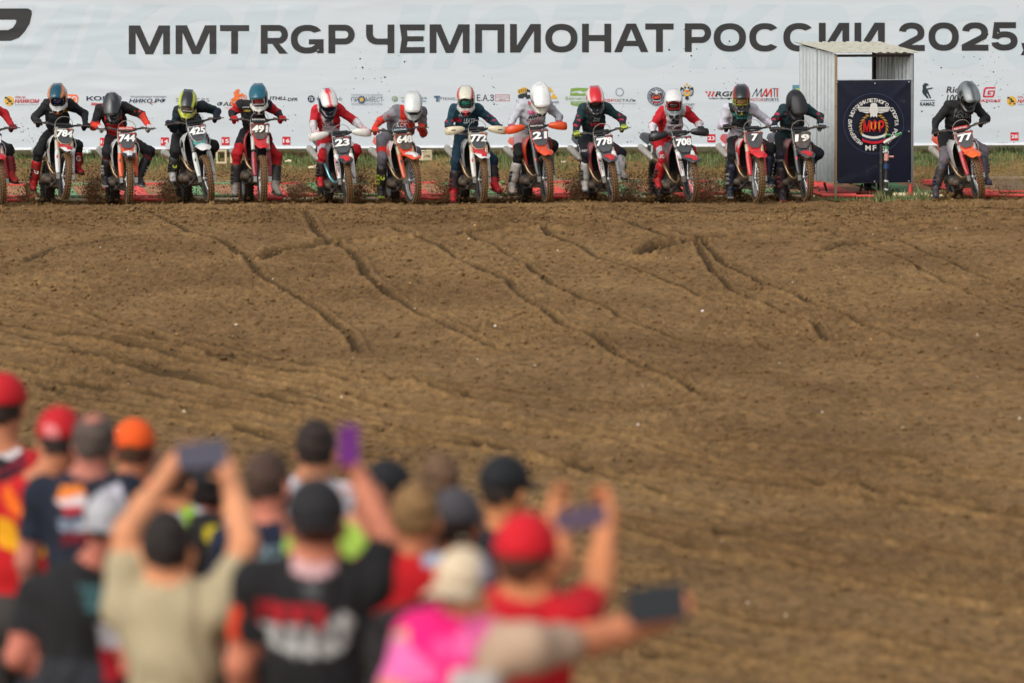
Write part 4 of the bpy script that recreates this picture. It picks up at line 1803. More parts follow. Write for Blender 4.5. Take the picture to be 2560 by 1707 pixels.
crate(1064, 390, 50.2, .17, .15, .16, 'cream plastic box on the grass right of bike 648', 22)
for px, lb in ((553, 'open cream frame on the grass between bikes 425 and 491'), (583, 'smaller cream frame leaning in the grass left of bike 491')):
    p = P(px, 392, 50.6)
    w, h = (.17, .22) if px == 553 else (.10, .20)
    o = empty('open_crate', (p.x, 50.6, p.z - h / 2), (0, 0, R(8)))
    tag(o, lb, 'crate')
    m = MB().box((0, 0, .015), (w, .03, .03)).box((0, 0, h - .015), (w, .03, .03)).box((-w / 2 + .015, 0, h / 2), (.03, .03, h - .061)).box((w / 2 - .015, 0, h / 2), (.03, .03, h - .061))
    link('slats', m.mesh('slats'), o, M_CREAM)
for (px, py, s, lb) in ((212, 381, .09, 'crumpled whitish plastic bag in the grass right of bike 784'), (720, 404, .05, 'thin pale litter on the grass left of bike 23'),
                        (782, 419, .07, 'pale flattened litter on the bank beside the rider in red'), (1408, 405, .04, 'scrap of pale litter in the grass behind bike 778')):
    p = P(px, py, 50.9 if py < 400 else 50.3)
    V, F, T_ = sdf_mesh([ell(p, (s, s * .5, s * .32)), ell(p + Vector((s * .6, 0, s * .2)), (s * .5, s * .4, s * .3))], .012, folds(.012, 60, px))
    o = link('plastic_bag' if py < 400 else 'litter', mesh_np('litter', V, F), material=M_PBAG if py < 400 else M_CREAM)
    tag(o, lb, 'litter')
# ================================================================ MOTOCROSS BIKES
AXR = Vector((0, 0, .33))
AXF = Vector((1.48, 0, .345))
SDIR = Vector((-.454, 0, .891))


def fk(t, y=0.0, off=0.0):
    """point along the fork at t metres above the axle"""
    return AXF + SDIR * t + Vector((.891, 0, .454)) * off + Vector((0, y, 0))


def sheet(rows, th=.005):
    """double-sided sheet from a grid of points, given thickness along local normals"""
    nr, nc = len(rows), len(rows[0])
    G = [[Vector(p) for p in r] for r in rows]
    vs = []
    for s in (0, 1):
        for i in range(nr):
            for j in range(nc):
                a = G[min(i + 1, nr - 1)][j] - G[max(i - 1, 0)][j]
                b = G[i][min(j + 1, nc - 1)] - G[i][max(j - 1, 0)]
                n_ = a.cross(b)
                n_ = n_.normalized() if n_.length > 1e-9 else Vector((0, 0, 1))
                vs.append(G[i][j] + n_ * (th / 2 if s == 0 else -th / 2))
    N = nr * nc
    fs = []
    for i in range(nr - 1):
        for j in range(nc - 1):
            a, b, c, d = i * nc + j, i * nc + j + 1, (i + 1) * nc + j + 1, (i + 1) * nc + j
            fs += [(a, b, c, d), (N + d, N + c, N + b, N + a)]
    for j in range(nc - 1):
        fs += [(j, N + j, N + j + 1, j + 1), ((nr - 1) * nc + j + 1, N + (nr - 1) * nc + j + 1, N + (nr - 1) * nc + j, (nr - 1) * nc + j)]
    for i in range(nr - 1):
        fs += [((i + 1) * nc, N + (i + 1) * nc, N + i * nc, i * nc), (i * nc + nc - 1, N + i * nc + nc - 1, N + (i + 1) * nc + nc - 1, (i + 1) * nc + nc - 1)]
    m = MB()
    m.add(vs, fs)
    return m


def tyre_mesh(Rr, w, knobs, seed, clean=False):
    """tyre lying in the xz plane about the origin, knobbed tread"""
    prof = []
    for k in range(13):
        a = math.pi * (-.5 + k / 12.0) * 1.25
        prof.append((Rr - .06 + .042 * math.cos(a), w * .5 * math.sin(a) * .92))
    m = MB().lathe(prof, (0, 0, 0), (0, 1, 0), 44, closed=True)
    nb = len(m.v)
    r = random.Random(seed)
    tips = set()
    rows = [(-.42, .016), (-.17, .014), (.17, .014), (.42, .016)]
    for k in range(knobs):
        for q, (lat, hw) in enumerate(rows):
            a = 2 * math.pi * (k + (.5 if q in (1, 2) else 0)) / knobs
            y = lat * w * 1.02
            tilt = lat * 1.2
            rad0 = Rr - .019 - abs(lat) * .035
            er = Vector((math.cos(a), 0, math.sin(a)))
            et = Vector((-math.sin(a), 0, math.cos(a)))
            ey = Vector((0, 1, 0))
            up = (er + ey * tilt).normalized()
            sd = (ey - er * tilt).normalized()
            h = .015 * r.uniform(.6, 1.1)
            c = er * rad0 + ey * y
            b0 = len(m.v)
            vs = []
            for (hh, k_) in ((-.004, 1.15), (h, .8)):
                for sx, sy in ((-1, -1), (1, -1), (1, 1), (-1, 1)):
                    vs.append(c + up * hh + et * sx * .009 * k_ + sd * sy * hw * .56 * k_)
            m.add(vs, [(4, 5, 6, 7), (0, 1, 5, 4), (1, 2, 6, 5), (2, 3, 7, 6), (3, 0, 4, 7)])
            tips.update(range(b0 + 4, b0 + 8))
    V = np.array(m.v)
    col = np.zeros((len(V), 3))
    mud, tip, rub = np.array(lin((92, 64, 36))), np.array(lin((132, 102, 66))), np.array(lin((40, 38, 36)))
    if clean:
        mud, tip = np.array(lin((56, 44, 34))), np.array(lin((74, 60, 46)))
    rr = np.hypot(V[:, 0], V[:, 2])
    f = np.clip((rr - (Rr - .05)) / .022, 0, 1)[:, None]
    col = rub * (1 - f) + mud * f
    tl = sorted(tips)
    col[tl] = tip
    me = mesh_np('tyre', V, m.f, smooth=False, col=col)
    sm = np.zeros(len(me.polygons), dtype=bool)
    sm[:44 * 13] = True
    me.polygons.foreach_set('use_smooth', sm)
    return me


def spokes_mesh(rr, hub_r, hub_w):
    m = MB()
    for k in range(32):
        a = 2 * math.pi * k / 32
        s = 1 if k % 2 else -1
        b = a + (.32 if (k // 2) % 2 else -.32)
        m.tube([(math.cos(b) * hub_r, s * hub_w, math.sin(b) * hub_r), (math.cos(a) * rr, 0, math.sin(a) * rr)], .0024, 4, caps=False)
    return m.mesh('spokes')


BM = {}
T_F = tyre_mesh(.345, .098, 46, 1)
T_R = tyre_mesh(.335, .138, 40, 2, clean=True)
RIMP = lambda r, w: [(r + .012, -w), (r + .012, -w + .006), (r - .004, -w + .012), (r - .008, 0), (r - .004, w - .012), (r + .012, w - .006), (r + .012, w), (r - .012, w * .8), (r - .018, 0), (r - .012, -w * .8)]
RIM_F = MB().lathe(RIMP(.274, .030), (0, 0, 0), (0, 1, 0), 40).mesh('rim', smooth=True)
RIM_R = MB().lathe(RIMP(.252, .040), (0, 0, 0), (0, 1, 0), 36).mesh('rim', smooth=True)
SPK_F = spokes_mesh(.268, .028, .038)
SPK_R = spokes_mesh(.246, .045, .045)
HUB = MB().lathe([(.012, -.06), (.03, -.055), (.036, -.035), (.02, -.028), (.02, .028), (.036, .035), (.03, .055), (.012, .06)], (0, 0, 0), (0, 1, 0), 18).mesh('hub', smooth=True)
DISC = MB().lathe([(.075, .066), (.132, .066), (.132, .0695), (.075, .0695)], (0, 0, 0), (0, 1, 0), 30).mesh('brake_disc', smooth=True)
CALI = MB().box((-.085, .068, .09), (.05, .035, .09)).mesh('caliper', bevel=.005)

m = MB()
m.tube([fk(.77) + Vector((-.04, 0, -.03)), (.98, 0, .80), (.93, 0, .55), (.86, 0, .34)], [.034, .03, .028, .026], 8)
for s in (-1, 1):
    m.tube([(.86, 0, .34), (.80, .09 * s, .24), (.60, .11 * s, .22), (.46, .11 * s, .30), (.44, .11 * s, .45), (.46, .10 * s, .62)], .018, 6)
    m.tube([fk(.74) + Vector((-.05, 0, 0)), (.85, .07 * s, .86), (.55, .11 * s, .74), (.46, .10 * s, .62)], [.026, .024, .022, .02], 6)
    m.tube([(.55, .10 * s, .76), (.25, .08 * s, .80), (-.1, .06 * s, .85)], .012, 6)
BM['frame'] = m.mesh('frame', smooth=True)
V, F, T_ = sdf_mesh([ell((.60, 0, .38), (.17, .10, .13)), cone((.70, 0, .42), (.80, 0, .66), .075, .06, k=.02), rbox((.815, 0, .70), (.06, .055, .05), k=.02),
                     cone((.63, -.10, .35), (.63, -.145, .35), .085, .08, k=.015), cone((.72, -.10, .33), (.72, -.13, .33), .06, .05, k=.015),
                     cone((.68, .09, .36), (.68, .135, .36), .07, .065, k=.015), cone((.49, .1, .37), (.49, .13, .37), .05, .045), rbox((.66, 0, .255), (.15, .08, .03), k=.02)], .014)
BM['engine'] = mesh_np('engine', V, F)
m = MB().tube([(.84, 0, .55), (.93, 0, .49), (.985, -.015, .43), (1.0, -.05, .395), (.985, -.095, .41), (.955, -.135, .47), (.90, -.16, .56), (.80, -.165, .64), (.6, -.155, .67), (.4, -.15, .67), (.25, -.15, .67)], [.023] * 7 + [.025, .027, .028, .028], 10)
BM['exhaust_pipe'] = m.mesh('exhaust_pipe', smooth=True)
m = MB().tube([(.26, -.155, .66), (.22, -.16, .68), (-.18, -.19, .80), (-.22, -.19, .81), (-.26, -.19, .82)], [.03, .05, .052, .045, .03], 14)
BM['silencer'] = m.mesh('silencer', smooth=True)
m = MB()
for s in (-1, 1):
    m.add([Vector((.46, .075 * s, .46)), (.46, .075 * s, .34), (.46, .115 * s, .34), (.46, .115 * s, .46), (-.05, .10 * s, .365), (-.05, .10 * s, .30), (-.05, .13 * s, .30), (-.05, .13 * s, .365)],
          [(0, 1, 2, 3), (7, 6, 5, 4), (0, 4, 5, 1), (1, 5, 6, 2), (2, 6, 7, 3), (3, 7, 4, 0)])
m.box((.42, 0, .40), (.08, .16, .10))
BM['swingarm'] = m.mesh('swingarm', bevel=.006)
m = MB()
for s in (-1, 1):
    for k in range(16):
        m.box((.955 + .0, s * .095, .56 + .02 * k), (.035, .105, .004))
    m.box((.955, s * .095, .905), (.045, .115, .03))
    m.box((.955, s * .095, .545), (.045, .115, .02))
    m.box((.955, s * .04, .72), (.04, .008, .33))
    m.box((.955, s * .15, .72), (.04, .008, .33))
    m.box((.935, s * .095, .72), (.006, .1, .33))
BM['radiator'] = m.mesh('radiator')
V, F, T_ = sdf_mesh([ell((.80, 0, .90), (.22, .10, .085)), ell((.93, 0, .88), (.10, .10, .08))], .016)
BM['fuel_tank'] = mesh_np('fuel_tank', V, F)
rows = []
for (x, z, w) in ((.86, .955, .05), (.72, .945, .07), (.5, .905, .085), (.25, .895, .085), (0, .905, .085), (-.2, .925, .07)):
    rows.append([(x, -w, z - .05), (x, -w * .9, z - .008), (x, 0, z + .006), (x, w * .9, z - .008), (x, w, z - .05)])
BM['seat'] = sheet(rows, .02).mesh('seat', smooth=True)
rows = []
for (x, z, w) in ((-.15, .885, .09), (-.35, .92, .10), (-.5, .955, .10), (-.62, .965, .07)):
    rows.append([(x, -w, z - .05), (x, -w * .7, z), (x, 0, z + .012), (x, w * .7, z), (x, w, z - .05)])
BM['rear_fender'] = sheet(rows, .005).mesh('rear_fender', smooth=True)
for s, nm in ((-1, 'r'), (1, 'l')):
    rows = []
    for t, (xf, yf, xr, yr, z) in enumerate(((1.10, .115, .66, .095, .955), (1.14, .165, .62, .135, .90), (1.13, .192, .66, .150, .82), (1.07, .182, .74, .150, .71), (.99, .150, .82, .135, .58), (.93, .118, .86, .115, .49))):
        rows.append([(xf + (xr - xf) * q, s * (yf + (yr - yf) * q + .012 * math.sin(math.pi * q)), z) for q in (0, .2, .5, .8, 1)])
    BM['shroud_' + nm] = sheet(rows, .007).mesh('radiator_shroud', smooth=True)
    # contrasting rim on the leading edge
    e = [Vector(r_[0]) + Vector((.004, 0, 0)) for r_ in rows]
    BM['edge_' + nm] = MB().tube(e, .0085, 6).mesh('shroud_edge', smooth=True)
    pts = [(.42, s * .115, .84), (.10, s * .115, .86), (-.12, s * .11, .84), (.02, s * .13, .66), (.30, s * .135, .60), (.42, s * .13, .66)]
    BM['side_' + nm] = MB().plate(pts, .012).mesh('side_panel', bevel=.004)
    m = MB().tube([(.50, s * .11, .335), (.50, s * .215, .345)], .012, 6)
    for k in range(5):
        m.box((.475 + .014 * k, s * .165, .36), (.004, .10, .014))
    BM['peg_' + nm] = m.mesh('footpeg')
    y = s * .105
    BM['leg_' + nm] = MB().tube([fk(.36, y), fk(.37, y), fk(.79, y)], [.027, .030, .030], 12).mesh('fork_tube', smooth=True)
    m = MB().tube([fk(-.02, y), fk(.39, y)], .024, 12)
    m.box(fk(-.005, y, .0), (.075, .045, .075))
    BM['slider_' + nm] = m.mesh('fork_slider', smooth=True)
    rows = []
    for (t, w) in ((.03, .026), (.09, .034), (.20, .040), (.33, .040), (.41, .034)):
        rows.append([fk(t, y + w * .9 * math.sin(a), .018 + .028 * math.cos(a)) for a in (-1.9, -1.1, -.4, .4, 1.1, 1.9)])
    BM['guard_' + nm] = sheet(rows, .005).mesh('fork_guard', smooth=True)
    # grips etc on the bar
    BM['grip_' + nm] = MB().tube([(1.005, s * .285, 1.117), (.985, s * .405, 1.115)], [.018, .0185], 10).mesh('grip', smooth=True)
    m = MB().tube([(1.03, s * .245, 1.12), (1.075, s * .27, 1.115), (1.085, s * .34, 1.112), (1.075, s * .43, 1.108)], [.010, .008, .006, .007], 6)
    m.box((1.03, s * .235, 1.12), (.045, .05, .035))
    BM['lever_' + nm] = m.mesh('lever', smooth=True)
    rows = []
    for (yy, x, zc, h) in ((.17, 1.06, 1.10, .018), (.21, 1.085, 1.098, .040), (.28, 1.10, 1.088, .052), (.36, 1.10, 1.078, .058), (.42, 1.075, 1.072, .054), (.445, 1.03, 1.075, .040)):
        rows.append([(x - .014, s * yy, zc + h), (x + .006, s * yy, zc + h * .6), (x + .010, s * yy, zc), (x + .004, s * yy, zc - h * .7), (x - .014, s * yy, zc - h)])
    BM['guardh_' + nm] = sheet(rows, .008).mesh('hand_guard', smooth=True)
    BM['slot_' + nm] = MB().box((1.113, s * .335, 1.085), (.006, .06, .014)).mesh('guard_slot')
m = MB()
for t in (.60, .755):
    m.box(fk(t, 0), (.075, .29, .035), rot=Matrix.Rotation(-.47, 3, 'Y'))
BM['triple_clamp'] = m.mesh('triple_clamp', bevel=.008)
m = MB().tube([(.985, -.405, 1.115), (1.005, -.28, 1.118), (1.045, -.17, 1.105), (1.075, -.09, 1.07), (1.078, 0, 1.065), (1.075, .09, 1.07), (1.045, .17, 1.105), (1.005, .28, 1.118), (.985, .405, 1.115)], .014, 8)
m.tube([(1.04, -.165, 1.108), (1.045, 0, 1.112), (1.04, .165, 1.108)], .009, 6)
BM['handlebar'] = m.mesh('handlebar', smooth=True)
BM['bar_pad'] = MB().box((1.055, 0, 1.108), (.055, .23, .05)).mesh('bar_pad', bevel=.012)
hp = [(1.05, .15, 1.10)] + [(1.11, -.125 + .0 + .125 * (1 - t / 6.0) + .125 * math.cos(math.pi * t / 12) * .0 + .0, 0) for t in ()]
for t in range(13):
    a = math.pi * t / 12
    hp.append((1.06 + .07 * math.sin(a), .012 + .125 * math.cos(a), 1.115 + .105 * math.sin(a)))
hp += [(1.16, -.128, 1.08), (1.21, -.13, .98), (1.28, -.12, .85)]
m = MB().tube(hp, .0045, 5)
BM['brake_hose'] = m.mesh('brake_hose', smooth=True)
# number plate: local frame on the fork, outline in (y, z)
PC = Vector((1.262, 0, .932))
PN = Vector((.96, 0, .28)).normalized()
PU = Vector((-.28, 0, .96)).normalized()


def pp(u, v, o=0.0):
    return PC + Vector((0, u, 0)) + PU * v + PN * (o - 1.6 * u * u)


def plate_sheet(outl, o, th):
    m = MB()
    loop = [pp(u, v, o) for u, v in outl]
    return m.plate(loop, th, nrm=PN)


OUT = [(-.128, .105), (-.118, .118), (.118, .118), (.128, .105), (.122, .03), (.095, -.075), (.050, -.125), (-.050, -.125), (-.095, -.075), (-.122, .03)]
INN = [(u * .93, v * .93) for u, v in OUT]
LOW = [(-.088, -.085), (.088, -.085), (.085, -.14), (.05, -.20), (-.05, -.20), (-.085, -.14)]
m = plate_sheet(OUT, 0, .012)
BM['number_plate'] = m.mesh('number_plate', bevel=.003)
BM['plate_face'] = plate_sheet(INN, .009, .006).mesh('plate_face')
BM['cowl'] = plate_sheet(LOW, -.008, .012).mesh('cowl', bevel=.003)
rows = []
for (x, z, w, dr) in ((1.12, .72, .060, .03), (1.27, .765, .088, .040), (1.45, .785, .098, .042), (1.60, .775, .102, .040), (1.70, .745, .094, .034), (1.765, .705, .068, .022), (1.79, .685, .040, .012)):
    rows.append([(x - .02 * abs(q), w * q, z - dr * abs(q) ** 1.7) for q in (-1, -.8, -.45, 0, .45, .8, 1)])
FR = rows
BM['front_fender'] = sheet(rows, .005).mesh('front_fender', smooth=True)
rows2 = []
for i in (2, 3, 4, 5):
    rows2.append([Vector(FR[i][j]) + Vector((.004, 0, .006)) for j in ((1, 2, 3, 4, 5) if i < 4 else (2, 3, 3, 3, 4))])
BM['fender_decal'] = sheet(rows2, .002).mesh('decal')

M_FRAME = mat('frame_dark', lin((44, 44, 46)), rough=.5, metal=.3, dirt=.35)
M_ENG = mat('engine_alloy', lin((92, 88, 84)), rough=.5, metal=.5, dirt=.55)
M_PIPE = mat('header_bronze', lin((138, 116, 88)), rough=.35, metal=.75, dirt=.25)
M_PIPEB = mat('header_blue', lin((110, 160, 170)), rough=.3, metal=.7, dirt=.2)
M_SIL = mat('silencer_alloy', lin((190, 184, 170)), rough=.4, metal=.5, dirt=.2)
M_BLKPL = mat('black_plastic', lin((30, 31, 33)), rough=.45, dirt=.22)
M_RAD = mat('radiator_fins', lin((22, 23, 24)), rough=.6, metal=.2, dirt=.1)
M_RUB = mat('rubber', lin((26, 26, 27)), rough=.75)
M_TYRE = mat('tyre_rubber', attr=True, rough=.85, dirt=.25, dirt_scale=9, dirt_col=lin((92, 62, 34)))
M_RIMB = mat('rim_black', lin((34, 35, 37)), rough=.35, metal=.4, dirt=.3)
M_RIMS = mat('rim_silver', lin((170, 170, 168)), rough=.35, metal=.6, dirt=.3)
M_SPK = mat('spoke_steel', lin((190, 192, 194)), rough=.3, metal=.7, dirt=.15)
M_CHR = mat('slider_chrome', lin((170, 168, 160)), rough=.25, metal=.8, dirt=.25)
M_CABLE = mat('cable_grey', lin((150, 146, 138)), rough=.4)
M_PLACE = mat('plate_dark', lin((62, 64, 66)), rough=.55, dirt=.10)
M_PLACED = mat('plate_dark_muddy', lin((62, 62, 62)), rough=.6, dirt=.48, dirt_scale=16, dirt_col=lin((120, 88, 60)))
M_INK = mat('number_white', lin((236, 236, 232)), rough=.5, dirt=.0)
M_INKD = mat('number_white_muddy', lin((232, 230, 220)), rough=.5, dirt=.34, dirt_scale=22, dirt_col=lin((110, 82, 60)))


def paint(rgb, dirt=.18, rough=.38):
    nm = 'paint_%d_%d_%d_%d' % (*rgb, int(dirt * 100))
    return mat(nm, tuple(.82 * v for v in lin(rgb)), rough=rough, dirt=dirt, coat=.15)


def graphic(c1, c2, th=.56, sc=8.0):
    """two-colour sticker graphic with mud over it"""
    nm = 'graphic_%d_%d_%d_%d_%d_%d' % (*c1, *c2)
    if nm in MATS:
        return MATS[nm]
    m = mat(nm, tuple(.82 * v for v in lin(c1)), rough=.4, dirt=.26, coat=.15, grain=0)
    N, L = m.node_tree.nodes, m.node_tree.links
    rgb = next(n for n in N if n.type == 'RGB')
    dst = rgb.outputs[0].links[0].to_socket
    tc = next(n for n in N if n.type == 'TEX_COORD')
    mp = N.new('ShaderNodeMapping')
    mp.inputs['Rotation'].default_value = (.5, .4, .3)
    mp.inputs['Scale'].default_value = (1, 1.6, .8)
    L.new(tc.outputs['Object'], mp.inputs[0])
    n = N.new('ShaderNodeTexVoronoi')
    n.inputs['Scale'].default_value = sc
    L.new(mp.outputs[0], n.inputs['Vector'])
    sp = N.new('ShaderNodeSeparateColor')
    L.new(n.outputs['Color'], sp.inputs[0])
    gt = N.new('ShaderNodeMath')
    gt.operation = 'GREATER_THAN'
    gt.inputs[1].default_value = th
    L.new(sp.outputs[0], gt.inputs[0])
    mx = N.new('ShaderNodeMix')
    mx.data_type = 'RGBA'
    L.new(gt.outputs[0], mx.inputs['Factor'])
    mx.inputs['A'].default_value = (*[.82 * v for v in lin(c1)], 1)
    mx.inputs['B'].default_value = (*[.82 * v for v in lin(c2)], 1)
    L.new(mx.outputs['Result'], dst)
    return m


O_, R_, W_, K_ = (228, 78, 36), (206, 34, 40), (222, 222, 218), (40, 41, 43)
BIKES = [
    dict(num='211', f=(3, 515), r=-48, p=(-16, 338), st=-2, border=(30, 60, 140), face=0, cowl=O_, fender=R_, dec=R_, shroud=O_, edge=W_, guard=(196, 44, 52), tube=(180, 176, 168), side=O_, dirty=.25, desc='red and orange motocross bike cut off by the left edge of the photo'),
    dict(num='784', f=(160, 502), r=117, p=(162, 332), st=0, border=(226, 214, 170), face=0, cowl=R_, fender=W_, dec=R_, shroud=K_, edge=W_, guard=(214, 214, 208), tube=(190, 182, 160), side=W_, rims=0, desc='white and black motocross bike with red trim and number 784, front wheel lifted'),
    dict(num='744', f=(320, 511), r=281, p=(319, 343), st=-5.6, border=O_, face=0, cowl=O_, fender=K_, dec=W_, shroud=K_, edge=W_, guard=(226, 96, 46), tube=(190, 184, 172), side=O_, pad=O_, desc='orange and black motocross bike with number 744'),
    dict(num='425', f=(523, 507), r=463, p=(496, 324), st=-5, border=W_, face=0, cowl=(70, 160, 150), fender=W_, dec=W_, shroud=K_, edge=W_, guard=(206, 212, 206), tube=(88, 86, 88), side=W_, desc='white motocross bike with teal trim and number 425'),
    dict(num='491', f=(655, 508), r=616, p=(651, 318), st=-4, border=R_, face=1, cowl=R_, fender=R_, dec=R_, shroud=R_, edge=(150, 30, 34), guard=(150, 48, 56), tube=(196, 190, 182), side=R_, rims=1, pad=K_, desc='red motocross bike with muddy number plate 491'),
    dict(num='23', f=(869, 514), r=815, p=(858, 356), st=-7, border=(58, 60, 62), face=0, cowl=(58, 60, 62), fender=K_, dec=R_, shroud=K_, edge=(70, 70, 72), guard=W_, tube=(186, 176, 160), side=K_, hg=(226, 222, 212), pipeb=1, desc='dark motocross bike with white hand guards and number 23'),
    dict(num='648', f=(1037, 512), r=983, p=(1011, 345), st=5, border=O_, face=1, cowl=O_, fender=O_, dec=W_, shroud=O_, edge=W_, guard=(196, 88, 48), tube=(176, 158, 124), side=O_, rims=1, pad=(40, 90, 110), desc='muddy orange motocross bike with its front wheel turned and number 648'),
    dict(num='772', f=(1204, 511), r=1155, p=(1197, 347), st=-2, border=(226, 214, 170), face=0, cowl=R_, fender=W_, dec=R_, shroud=K_, edge=(170, 172, 172), guard=(214, 210, 200), tube=(196, 180, 150), side=W_, hg=(222, 208, 176), desc='white and black motocross bike with cream hand guards and number 772'),
    dict(num='21', f=(1369, 507), r=1313, p=(1351, 337), st=-2, border=O_, face=2, cowl=O_, fender=O_, dec=O_, shroud=O_, edge=(190, 50, 30), guard=(50, 48, 50), tube=(64, 64, 68), side=O_, hg=(232, 84, 34), pad=(30, 28, 28), padt='RENTHAL', desc='orange motocross bike with orange hand guards and number 21'),
    dict(num='778', f=(1534, 508), r=1477, p=(1513, 356), st=-4.6, border=(62, 64, 66), face=0, cowl=(60, 62, 64), fender=(70, 70, 74), dec=R_, shroud=K_, edge=(160, 36, 44), guard=W_, tube=(176, 170, 158), side=K_, desc='dark grey motocross bike with red trim and number 778'),
    dict(num='708', f=(1731, 507), r=1651, p=(1711, 359), st=-2, border=(62, 64, 66), face=0, cowl=(60, 62, 64), fender=(60, 60, 64), dec=R_, shroud=(150, 30, 38), edge=K_, guard=W_, tube=(196, 190, 178), side=K_, hg=(34, 34, 36), desc='dark motocross bike seen partly from its side, black hand covers and number 708'),
    dict(num='7', f=(1894, 507), r=1834, p=(1887, 341), st=-2, border=(216, 40, 46), face=0, cowl=(216, 40, 46), fender=(220, 44, 48), dec=(220, 44, 48), shroud=(216, 40, 46), edge=(216, 40, 46), guard=(206, 56, 54), tube=(196, 176, 140), side=R_, rims=1, desc='bright red motocross bike with number 7'),
    dict(num='19', f=(2017, 504), r=1954, p=(2007, 345), st=-3.5, border=(48, 46, 48), face=1, cowl=(52, 50, 52), fender=(74, 70, 72), dec=R_, shroud=K_, edge=(120, 30, 36), guard=K_, tube=(90, 84, 80), side=K_, desc='dark motocross bike with red details and number 19, beside the metal shed'),
    dict(num='77', f=(2450, 501), r=2392, p=(2414, 343), st=-1.5, border=O_, face=0, cowl=(240, 90, 30), fender=(244, 104, 34), dec=(244, 104, 34), shroud=(200, 196, 204), edge=W_, guard=(176, 44, 46), tube=(184, 182, 178), side=O_, pad=(200, 50, 44), desc='orange motocross bike with number 77 at the right end of the line'),
]


def solve_bike(b):
    fx, fy = b['f']
    d0 = 45.06
    Fp = P(fx, fy, d0)
    zr = float(gz(46.4)) - .02
    rx = b['r']
    d1 = d0 + 1.45
    for _ in range(6):
        Rp = P(rx, 500, d1)
        Rp = Vector((Rp.x, d1, zr))
        dx = Fp.x - Rp.x
        d1 = d0 + math.sqrt(max(1.48 ** 2 - dx * dx - (Fp.z - zr) ** 2, .5))
    Rp = Vector((P(rx, 500, d1).x, d1, zr))
    fwd = (Fp - Rp).normalized()
    best = None
    for k in range(-80, 81):
        a = R(k * .25)
        left = Vector((0, 0, 1)).cross(fwd).normalized()
        up = fwd.cross(left).normalized()
        l2 = left * math.cos(a) + up * math.sin(a)
        u2 = up * math.cos(a) - left * math.sin(a)
        M = Matrix((fwd, l2, u2)).transposed().to_4x4()
        M.translation = Rp
        e = abs(PX(M @ (PC + SDIR * b.get('dz', 0)))[0] - b['p'][0])
        if best is None or e < best[0]:
            best = (e, M, k * .25)
    return best[1]


def num_mesh(s, name='number', h=.108, w=None):
    w = w or {1: .085, 2: .20, 3: .222}[len(s)]
    pr = Print(lambda x, y: pp(x, -y + .035 if len(s) < 4 else -y), PN, base=.016)
    V, F = text_geo(s, .075, 1.02)
    pts = [((u - .5) * w + .12 * (v - .5) * h, -(v - .5) * h) for u, v in V]
    pr.raw([(x - .0035, y) for x, y in pts], F, (1, 1, 1))
    pr.raw([(x + .0035, y) for x, y in pts], F, (1, 1, 1))
    me = pr.mesh(name)
    return me


